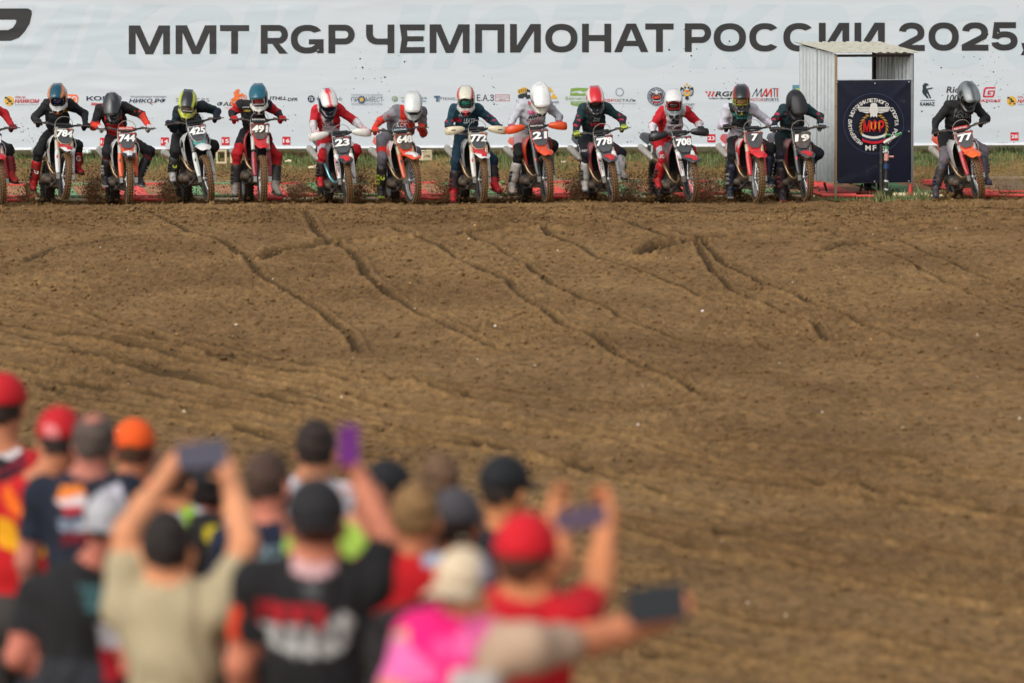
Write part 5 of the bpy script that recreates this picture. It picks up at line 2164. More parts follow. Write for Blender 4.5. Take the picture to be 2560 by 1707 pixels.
DZ = {'784': 0.0, '744': -0.03, '425': 0.07, '491': 0.1, '23': -0.085, '648': -0.04, '772': -0.035, '21': -0.01, '778': -0.1, '708': -0.12, '7': -0.05, '19': -0.075, '77': -0.065, '211': -0.03}
for b in BIKES:
    b['dz'] = DZ[b['num']]
BIKE_M = {}
for bi, b in enumerate(BIKES):
    M = solve_bike(b)
    BIKE_M[b['num']] = M
    root = empty('motocross_bike', (0, 0, 0), mw=M)
    tag(root, b['desc'], 'motocross bike', 'motocross bikes on the start line')
    dz = b.get('dirty', .15)

    Mp = Matrix.Translation(AXR) @ Matrix.Rotation(-b['dz'] / 1.15, 4, 'Y') @ Matrix.Translation(-AXR)

    def part(name, key, material, parent=None, local=None):
        return link(name, BM[key], parent or root, material, Mp if local is None else local)
    St = Matrix.Translation(fk(.5)) @ Matrix.Rotation(R(b['st']), 4, SDIR) @ Matrix.Translation(-fk(.5))
    Su = St @ Matrix.Translation(SDIR * b['dz'])
    b['Su'] = Su
    part('frame', 'frame', M_FRAME)
    part('engine', 'engine', M_ENG)
    part('exhaust_pipe', 'exhaust_pipe', M_PIPEB if b.get('pipeb') else M_PIPE)
    part('silencer', 'silencer', M_SIL)
    part('swingarm', 'swingarm', M_FRAME)
    part('radiator', 'radiator', M_RAD)
    part('fuel_tank', 'fuel_tank', M_BLKPL)
    part('seat', 'seat', M_BLKPL)
    part('rear_fender', 'rear_fender', paint(b['side'], .2))
    rim = (M_RIMB, M_RIMS)[b.get('rims', 0)]
    rw = link('rear_wheel', RIM_R, root, rim, Matrix.Translation(AXR))
    link('tyre', T_R, rw, M_TYRE)
    link('spokes', SPK_R, rw, M_SPK)
    link('hub', HUB, rw, M_ENG)
    for q in ('r', 'l'):
        sh = part('radiator_shroud', 'shroud_' + q, graphic(b['shroud'], b['edge'] if b['num'] != '7' else W_, .72, 7.0))
        link('shroud_edge', BM['edge_' + q], sh, paint(b['edge'], .12))
        part('side_panel', 'side_' + q, graphic(b['side'], W_ if b['side'] != W_ else R_, .66, 9.0))
        part('footpeg', 'peg_' + q, M_FRAME)
        ft = part('fork_tube', 'leg_' + q, paint(b['tube'], .22), local=Su)
        link('fork_slider', BM['slider_' + q], ft, M_CHR, Matrix.Translation(SDIR * -b['dz']))
        part('fork_guard', 'guard_' + q, graphic(b['guard'], b.get('g2', K_ if b['num'] in ('23', '778', '708', '744', '648', '425') else R_), .62, 11.0), local=St)
    part('triple_clamp', 'triple_clamp', M_BLKPL, local=Su)
    hbr = part('handlebar', 'handlebar', M_FRAME, local=Su)
    pd = link('bar_pad', BM['bar_pad'], hbr, paint(b['pad'], .1) if b.get('pad') else M_BLKPL)
    link('brake_hose', BM['brake_hose'], hbr, M_CABLE)
    for q in ('r', 'l'):
        link('grip', BM['grip_' + q], hbr, M_RUB)
        link('lever', BM['lever_' + q], hbr, M_ENG)
        if b.get('hg'):
            link('hand_guard', BM['guardh_' + q], hbr, paint(b['hg'], .08))
            if b['num'] == '772':
                link('guard_slot', BM['slot_' + q], hbr, M_BLKPL)
    if b.get('padt') or b.get('pad'):
        prp = Print(lambda x, y: Vector((1.0835, x, 1.108 - y)), (1, 0, 0), base=.002)
        prp.text('RENTHAL', -.095, -.012, .095, .012, lin((226, 222, 214)), bold=.03, ital=.2)
        link('pad_lettering', prp.mesh('pad_lettering'), hbr, M_NB if False else mat('print', attr=True, rough=.5))
    npl = part('number_plate', 'number_plate', paint(b['border'], .12), local=Su)
    link('plate_face', BM['plate_face'], npl, M_PLACED if b['face'] == 1 else M_PLACE)
    link('number', num_mesh(b['num']), npl, M_INKD if b['face'] == 1 else M_INK)
    link('cowl', BM['cowl'], npl, paint(b['cowl'], .15))
    if b['num'] in ('784', '772', '425', '23', '778', '708', '77', '744'):
        prp = Print(lambda x, y: pp(x, -y), PN, base=.017)
        prp.text('РОССИЯ МФР', -.108, -.108, .02, -.093, lin((200, 200, 200)), bold=0)
        prp.rect(.035, -.107, .105, -.095, lin((196, 40, 50)))
        link('plate_strip', prp.mesh('plate_strip'), npl, mat('print', attr=True, rough=.5))
    ff = part('front_fender', 'front_fender', paint(b['fender'], .15), local=Su)
    if b['dec'] != b['fender']:
        link('decal', BM['fender_decal'], ff, paint(b['dec'], .12))
    fw = link('front_wheel', RIM_F, root, rim, St @ Matrix.Translation(AXF))
    Mr = Matrix.Rotation(R(bi * 37), 4, 'Y')
    link('tyre', T_F, fw, M_TYRE, Mr)
    link('spokes', SPK_F, fw, M_SPK, Mr)
    link('hub', HUB, fw, M_RIMS)
    link('brake_disc', DISC, fw, M_SPK)
    b['St'] = St
    # sponsor strip on the fork guards
    if b['num'] in ('23', '778', '708'):
        prp = Print(lambda x, y: fk(-y + .2, -.105 + x, .052), Vector((.891, 0, .454)), base=.004)
        for k, ch in enumerate('SHOT'):
            prp.text(ch, -.018, -.09 + k * .045, .018, -.055 + k * .045, lin((30, 30, 32)), bold=.04)
        prp.rect(-.034, -.16, -.024, .14, lin((190, 34, 44)))
        link('guard_lettering', prp.mesh('guard_lettering'), root, mat('print', attr=True, rough=.5), St)
# ================================================================ HELMETS
def helmet_arrays():
    pr = [ell((0, 0, .015), (.150, .122, .140), tag=1, k=.02), ell((.02, 0, -.07), (.120, .108, .085), tag=2, k=.04),
          cone((.07, .085, -.095), (.185, .028, -.125), .036, .032, tag=3, k=.03), cone((.07, -.085, -.095), (.185, -.028, -.125), .036, .032, tag=3, k=.03),
          cone((.180, .025, -.125), (.180, -.025, -.125), .034, .034, tag=4, k=.02),
          cone((-.02, .0, .12), (.10, 0, .135), .03, .02, tag=5, k=.04),
          rbox((.17, 0, -.012), (.10, .096, .052), rd=.03, tag=6, k=.012, sub=True),
          ell((0, 0, -.16), (.09, .085, .07), tag=6, k=.01, sub=True)]
    for s in (-1, 1):
        pr.append(rbox((.196, s * .04, -.125), (.02, .018, .008), rd=.004, tag=6, k=.004, sub=True))
        pr.append(rbox((.02, s * .118, -.045), (.05, .008, .01), rd=.004, tag=6, k=.004, sub=True))
    V, F, T_ = sdf_mesh(pr, .0085)
    return V, F, T_


H_V, H_F, H_T = helmet_arrays()
rows = []
for (x, z, w, c) in ((-.03, .160, .050, .010), (.05, .172, .090, .03), (.12, .170, .106, .042), (.19, .152, .110, .046), (.25, .126, .102, .040), (.285, .104, .074, .024)):
    rows.append([(x - .025 * abs(q) ** 2, w * q, z - c * abs(q) ** 1.6) for q in (-1, -.82, -.6, -.3, 0, .3, .6, .82, 1)])
PEAK = sheet(rows, .006)
PEAK_V, PEAK_F = np.array([tuple(v) for v in PEAK.v]), PEAK.f
V, F, T_ = sdf_mesh([ell((.075, 0, -.012), (.060, .090, .050), k=0)], .008)
LENS_ME = mesh_np('lens', V, F)
V, F, T_ = sdf_mesh([rbox((.118, 0, -.012), (.026, .086, .052), rd=.024, k=0), rbox((.13, 0, -.012), (.05, .072, .036), rd=.02, k=.004, sub=True)], .007)
GOG_ME = mesh_np('goggle_frame', V, F)
M_LENS = mat('goggle_lens', lin((30, 26, 30)), rough=.08, spec=.7, coat=.5, grain=0)
M_HELM = mat('helmet_paint', attr=True, rough=.28, coat=.4, dirt=.17, dirt_scale=42, dirt_col=(.06, .045, .035))
M_HELMM = mat('helmet_paint_matt', attr=True, rough=.55, coat=.0, dirt=.08, dirt_scale=30)
M_CLOTH = mat('race_cloth', attr=True, rough=.85, dirt=.10, dirt_scale=10, bump=.35, bump_scale=90)
M_BOOT = mat('boot_leather', attr=True, rough=.5, dirt=.32, dirt_scale=16)
M_GLOVE = mat('glove_cloth', attr=True, rough=.8, dirt=.1)
M_SKIN = mat('skin', lin((196, 140, 110)), rough=.55)
M_PRINT = mat('print', attr=True, rough=.5)


def C(*rgb):
    return np.array(lin(rgb)) ** 1.13 * .86


def paint_helmet(V, T_, main, jaw, accent, style):
    n = len(V)
    col = np.tile(C(*main), (n, 1))
    x, y, z = V[:, 0], V[:, 1], V[:, 2]
    ay = np.abs(y)
    j = (z < -.055) & (x > -.02)
    col[j] = C(*jaw)
    a = C(*accent)
    if style == 'stripes':
        col[(ay > .02) & (ay < .045) & (z > .05)] = a
        col[(ay > .085) & (z > -.03) & (x < .06)] = a
    elif style == 'splash':
        m_ = np.sin(x * 55 + y * 70) + np.sin(z * 62 - y * 40) > .55
        col[m_ & (z > -.05)] = a
    elif style == 'sides':
        col[(ay > .075) & (z > -.06) & (z < .07)] = a
        col[(z < -.115)] = a
    elif style == 'half':
        col[(z > .06) & (ay < .07)] = a
    elif style == 'jaw':
        col[(z < -.09) & (ay < .05) & (x > .1)] = a
    for (vx, vy, vz, r_) in ((.10, .035, .12, .013), (.04, .05, .15, .014), (-.03, .05, .15, .013), (.075, .085, .085, .013)):
        col[((x - vx) ** 2 / 2.2 + (ay - vy) ** 2 * 2.2 + (z - vz) ** 2 < r_ ** 2)] = C(26, 26, 28)
    col[T_ == 6] = C(18, 18, 20)
    return col


def make_helmet(root, Mh, sp):
    """Mh maps helmet space to the rider's local space"""
    h = sp['helmet']
    base = paint_helmet(H_V, H_T, h['main'], h['jaw'], h['acc'], h.get('style', 'plain'))
    mm = M_HELMM if h.get('matt') else M_HELM
    me = mesh_np('helmet', H_V, H_F, col=base)
    ho = link('helmet', me, root, mm, Mh)
    pc = np.tile(C(*h['peak']), (len(PEAK_V), 1))
    ay = np.abs(PEAK_V[:, 1])
    if 'peak2' in h:
        k = h.get('pst', 'edge')
        if k == 'edge':
            pc[ay > .075] = C(*h['peak2'])
        elif k == 'mid':
            pc[ay < .03] = C(*h['peak2'])
        elif k == 'tip':
            pc[PEAK_V[:, 0] > .21] = C(*h['peak2'])
    link('peak', mesh_np('peak', PEAK_V, PEAK_F, col=pc), ho, mm)
    gf = link('goggles', GOG_ME, ho, paint(h['gog'], .05))
    lm = M_LENS if 'lens' not in h else mat('lens_%d_%d_%d' % h['lens'], lin(h['lens']), rough=.08, spec=.7, coat=.5, grain=0)
    link('lens', LENS_ME, ho, lm)
    if 'mark' in h:
        t, c = h['mark']
        prp = Print(lambda x, y: Vector((.285 - .0, x, .075 - y)) if False else Vector((.225 + y * .8, x, .120 - y * .35)), (.35, 0, .93), base=.004)
        prp.text(t, -.05, -.016, .05, .016, lin(c), bold=.03)
        link('peak_mark', prp.mesh('peak_mark'), ho, M_PRINT)
    return ho


def glove(c, bar, fwd, s, rad=.0195):
    """hand closed round a grip. c: grip centre, bar: unit vector outwards along the bar, fwd: towards the front of the bike"""
    bar, fwd = Vector(bar).normalized(), Vector(fwd).normalized()
    up = fwd.cross(bar) if fwd.cross(bar).z > 0 else bar.cross(fwd)
    up.normalize()
    c = Vector(c)

    def q(o, ang, r_):
        """point round the bar; ang 0 = forward, 90 = up, 180 = back"""
        return c + bar * o + (fwd * math.cos(R(ang)) + up * math.sin(R(ang))) * r_
    pr = [cone(q(-.028, 165, .034), q(.034, 165, .034), .022, .019, tag=1, k=.012), cone(q(-.03, 95, .036), q(.036, 95, .034), .017, .015, tag=1, k=.012),
          cone(q(-.01, 190, .045), q(-.012, 200, .105), .029, .031, tag=2, k=.02)]
    for i in range(4):
        o = -.036 + .0235 * i
        L_ = (0, 4, 0, -14)[i]
        a = (88, 40, -8 - L_ * .4, -60 - L_)
        rr = (.036, .040, .038, .033)
        for k in range(3):
            pr.append(cone(q(o, a[k], rr[k]), q(o + .001, a[k + 1], rr[k + 1]), .0115 - .0008 * k, .0108 - .001 * k, tag=3 + (k == 0), k=.004))
    pr += [cone(q(-.045, 170, .038), q(-.056, 235, .036), .014, .0125, tag=1, k=.008), cone(q(-.056, 235, .036), q(-.052, 300, .034), .0125, .011, tag=1, k=.006)]
    return pr


def limb_len(a, b):
    return (Vector(a) - Vector(b)).length


MP = lambda M, x, y, z: M @ Vector((x, y, z))


def rider(sp):
    b = next(q for q in BIKES if q['num'] == sp['n'])
    M = BIKE_M[sp['n']]
    St = b['Su']
    fwd = (M.to_3x3() @ Vector((1, 0, 0))).normalized()
    left = (M.to_3x3() @ Vector((0, 1, 0))).normalized()
    up = Vector((0, 0, 1))
    org = M @ Vector((.45, 0, .0))

    def D(x):   # depth of a bike-space x
        return (M @ Vector((x, 0, .9))).y
    J = {}
    J['pel'] = MP(M, .42, 0, .965 + b['dz'] * .35) + left * sp.get('pelo', 0)
    J['shR'], J['shL'] = P(*sp['shR'], D(.70)), P(*sp['shL'], D(.72))
    J['elR'], J['elL'] = P(*sp['elR'], D(sp.get('ex', .80))), P(*sp['elL'], D(sp.get('exl', sp.get('ex', .80))))
    gR, gL = M @ (St @ Vector((.992, -.345, 1.117))), M @ (St @ Vector((.992, .345, 1.117)))
    bR = (M @ (St @ Vector((.985, -.405, 1.115))) - gR).normalized()
    bL = (M @ (St @ Vector((.985, .405, 1.115))) - gL).normalized()
    J['knR'] = P(*sp['knR'], D(.84)) if 'knR' in sp else MP(M, .86, -.24, .72)
    J['knL'] = P(*sp['knL'], D(.82)) if 'knL' in sp else MP(M, .86, .24, .72)
    for q, s in (('R', -1), ('L', 1)):
        if 'ft' + q in sp:
            px, py = sp['ft' + q]
            J['an' + q] = P(px, py - 21, D(.70))
        else:
            J['an' + q] = MP(M, .47, s * .21, .46)
    hd = P(sp['hd'][0], sp['hd'][1] - 7, D(.93))
    # keep limb lengths human: move elbows in depth so both arm halves are plausible
    for q, g in (('R', gR), ('L', gL)):
        sh, px = J['sh' + q], sp['el' + q]
        best = None
        wr = g - fwd * .075 + Vector((0, 0, .03))
        for k in range(30):
            e = P(*px, D(.45 + .02 * k))
            er = abs(limb_len(sh, e) - .30) + abs(limb_len(e, wr) - .26)
            if best is None or er < best[0]:
                best = (er, e)
        J['el' + q] = best[1]
        J['wr' + q] = wr
    for q in 'RL':
        hip = J['pel'] + left * (.10 if q == 'L' else -.10)
        J['hip' + q] = hip
        if 'kn' + q in sp:
            best = None
            for k in range(30):
                e = P(*sp['kn' + q], D(.45 + .02 * k))
                er = abs(limb_len(hip, e) - .44) + .5 * abs(limb_len(e, J['an' + q]) - .42)
                if best is None or er < best[0]:
                    best = (er, e)
            J['kn' + q] = best[1]
    root = empty('person', (org.x, org.y, org.z))
    tag(root, sp['label'], 'rider', 'motocross riders waiting on their bikes')
    O = Vector(root.location)
    L = {k: v - O for k, v in J.items()}
    mid = (L['shR'] + L['shL']) / 2
    sh_ax = (L['shL'] - L['shR']).normalized()
    chest = mid * .68 + L['pel'] * .32 - Vector((0, 0, .01))
    spine = (mid - L['pel']).normalized()
    fr = spine.cross(sh_ax)
    if fr.dot(fwd) < 0:
        fr = -fr
    Mc = Matrix((fr, sh_ax, spine)).transposed()
    head = hd - O
    neck0 = mid + spine * .02
    bel = L['pel'] * .62 + mid * .38
    big = sp.get('big', 1.0)
    prims = [ell(chest + fr * .005, (.118 * big, .175 * big, .20), Mc, tag=1, k=.05), ell(bel, (.112 * big, .148 * big, .18), Mc, tag=1, k=.06),
             ell(L['pel'], (.135, .165, .12), frame(fwd), tag=6, k=.05),
             cone(L['shR'], L['shL'], .075, .075, tag=1, k=.05), cone(neck0, head - Vector((0, 0, .04)), .065, .062, tag=11, k=.03),
             ell(head, (.10, .08, .11), tag=11, k=.02)]
    for q, t in (('R', 2), ('L', 4)):
        prims += [cone(L['sh' + q], L['el' + q], .074, .056, tag=t, k=.045), cone(L['el' + q], L['wr' + q], .055, .037, tag=t + 1, k=.025)]
    for q, t in (('R', 7), ('L', 9)):
        hip, kn, an = L['hip' + q], L['kn' + q], L['an' + q]
        prims += [cone(hip, kn, .098, .074, tag=t, k=.05), ell(kn + (fwd * .015), (.072, .072, .088), tag=t + 1, k=.03), cone(kn, kn * .35 + an * .65, .068, .056, tag=t + 1, k=.03)]
    fo = folds(.0085, 38, hash(sp['n']) % 7 if False else float(int(sp['n']) % 7))
    V, F, T_ = sdf_mesh(prims, .0135, fo)
    c = sp['c']
    col = np.tile(C(*c['torso']), (len(V), 1))
    lat = (V - np.array(mid)) @ np.array(sh_ax)
    hz = (V - np.array(L['pel'])) @ np.array(spine)
    tl = (mid - L['pel']).length
    tor = T_ == 1
    if 'panel' in c:
        m_ = tor & (np.abs(lat) < c.get('pw', .105) + .03 * np.sin(hz * 12)) & (hz > c.get('p0', .35) * tl)
        col[m_] = C(*c['panel'])
    if 'low' in c:
        col[tor & (hz < c.get('lh', .45) * tl)] = C(*c['low'])
    if 'side' in c:
        col[tor & (np.abs(lat) > .125)] = C(*c['side'])
    for q, t in (('R', 2), ('L', 4)):
        sh, el, wr = np.array(L['sh' + q]), np.array(L['el' + q]), np.array(L['wr' + q])
        u = c.get('sleeve', c['torso'])
        lo = c.get('fore', u)
        m2, m3 = T_ == t, T_ == t + 1
        col[m2], col[m3] = C(*u), C(*lo)
        if 'band' in c:    # printed patch on the outer upper arm
            s_ = ((V - sh) @ (el - sh)) / ((el - sh) @ (el - sh))
            wv = np.sin(V[:, 2] * 85) + np.sin(V[:, 0] * 60 + V[:, 1] * 40)
            col[m2 & (s_ > .55) & (s_ < .95) & (wv > .9)] = C(*c['band'])
            s_ = ((V - el) @ (wr - el)) / ((wr - el) @ (wr - el))
            col[m3 & (s_ > .15) & (s_ < .6) & (wv > .9)] = C(*c['band'])
        if 'cuff' in c:
            s_ = ((V - el) @ (wr - el)) / ((wr - el) @ (wr - el))
            col[m3 & (s_ > .55)] = C(*c['cuff'])
    pants = c['pants']
    col[(T_ >= 6) & (T_ <= 10)] = C(*pants)
    for q, t in (('R', 7), ('L', 9)):
        hip, kn, an = np.array(L['hip' + q]), np.array(L['kn' + q]), np.array(L['an' + q])
        s_ = ((V - hip) @ (kn - hip)) / ((kn - hip) @ (kn - hip))
        th = T_ == t
        if 'thigh' in c:
            col[th & (s_ > .25)] = C(*c['thigh'])
        if 'kneeup' in c:
            col[th & (s_ > .62)] = C(*c['kneeup'])
        sk = T_ == t + 1
        col[sk] = C(*c.get('knee', pants))
        if 'shin' in c:
            s2 = ((V - kn) @ (an - kn)) / ((an - kn) @ (an - kn))
            col[sk & (s2 > .18)] = C(*c['shin'])
    col[T_ == 11] = C(40, 38, 38)
    col[tor & (np.abs(hz - .10) < .018)] = C(26, 26, 28)
    body = link('body', mesh_np('body', V, F, col=col), root, M_CLOTH)
    # boots
    for q, s in (('R', -1), ('L', 1)):
        kn, an = L['kn' + q], L['an' + q]
        fdir = (fwd + Vector((0, 0, -.18 - .1 * sp.get('toe', 0))) + left * (.18 * s)).normalized()
        Mf = frame(fdir)
        top = kn * .62 + an * .38
        sole = an + Vector((0, 0, -.062))
        pr = [cone(top, kn * .22 + an * .78, .076, .066, tag=1, k=.02), cone(kn * .22 + an * .78, an, .062, .056, tag=2, k=.03),
              cone(an, sole + fdir * .155, .052, .040, tag=3, k=.03), ell(sole + fdir * .16 - Vector((0, 0, .0)), (.055, .046, .036), Mf, tag=3, k=.02),
              ell(an - fdir * .04 - Vector((0, 0, .03)), (.05, .042, .05), Mf, tag=3, k=.02),
              rbox(sole + fdir * .065 - Vector((0, 0, .032)), (.145, .046, .012), Mf, rd=.008, tag=4, k=.004)]
        for k in range(3):
            u = .36 + .2 * k
            ctr = top * (1 - u) + an * u
            sd = left * s
            pr.append(rbox(ctr + sd * .066 + fwd * .02, (.05, .012, .012), frame(fwd), rd=.006, tag=5, k=.003))
        V, F, T_ = sdf_mesh(pr, .0115)
        bc = c['boot']
        col = np.tile(C(*bc[0]), (len(V), 1))
        col[T_ == 1] = C(*bc[1])
        col[T_ == 4] = C(*bc[2])
        col[T_ == 5] = C(*bc[2])
        bt = link('boot', mesh_np('boot', V, F, col=col), root, M_BOOT)
        if 'bmark' in c and (('ft' + q) in sp or q == 'R'):
            cp = (top * .55 + an * .45) + fwd * .078
            Mw = frame(fwd)
            prp = Print(lambda x, y: cp + left * x + Vector((0, 0, -y)), fwd, base=.003)
            prp.text(c['bmark'][0], -.032, -.045, .032, .035, lin(c['bmark'][1]), bold=.035)
            link('boot_mark', prp.mesh('boot_mark'), bt, M_PRINT)
    # gloves closed on the grips
    for q, g, br in (('R', gR, bR), ('L', gL, bL)):
        V, F, T_ = sdf_mesh(glove(g - O, br, fwd, 1), .0062)
        gc = c['glove']
        col = np.tile(C(*gc[0]), (len(V), 1))
        col[T_ == 2] = C(*gc[1])
        col[T_ == 4] = C(*gc[1])
        link('glove', mesh_np('glove', V, F, col=col), root, M_GLOVE)
    # helmet
    hp, hy, hr = sp['hrot']
    yaw0 = math.atan2(-CORG.x + hd.x, -(CORG.y - hd.y))   # facing the camera roughly
    Rt = Matrix.Rotation(-math.pi / 2 + R(hy), 4, 'Z') @ Matrix.Rotation(R(hp), 4, 'Y') @ Matrix.Rotation(R(hr), 4, 'X')
    hs = sp.get('hs', 1.0)
    Mh = Matrix.Translation(head) @ Rt @ Matrix.Diagonal((1.12 * hs, 1.09 * hs, 1.17 * hs, 1))
    make_helmet(root, Mh, sp)
    # printing on chest, draped on the cloth by casting rays from in front
    bv = BVHTree.FromPolygons([tuple(v.co) for v in body.data.vertices], [tuple(p.vertices) for p in body.data.polygons])
    if sp.get('prints'):
        def fn(px, py):
            r = ray(px, py)
            h = bv.ray_cast(CORG - O, r)
            if h[0] is not None:
                return h[0]
            t = ((O + chest).y - .12) / r.y
            return CORG - O + r * t
        prp = Print(fn, -fwd * 0 + Vector((0, -1, 0)), step=.001, base=.018)
        for p_ in sp['prints']:
            if p_[0] == 'poly':
                prp.poly(p_[1], lin(p_[2]))
            else:
                t, x0, y0, x1, y1, cc = p_[:6]
                prp.text(t, x0, y0, x1, y1, lin(cc), bold=.03, ital=p_[6] if len(p_) > 6 else 0)
        link('jersey_print', prp.mesh('jersey_print'), body, M_PRINT)


def S_logo(x, y, w, h, c):
    return ('poly', [(x + w * .3, y), (x + w, y), (x + w * .92, y + h * .28), (x + w * .45, y + h * .28), (x + w * .42, y + h * .4), (x + w * .95, y + h * .4), (x + w * .82, y + h),
                     (x, y + h), (x + w * .08, y + h * .74), (x + w * .56, y + h * .74), (x + w * .6, y + h * .64), (x + w * .12, y + h * .64)], c)


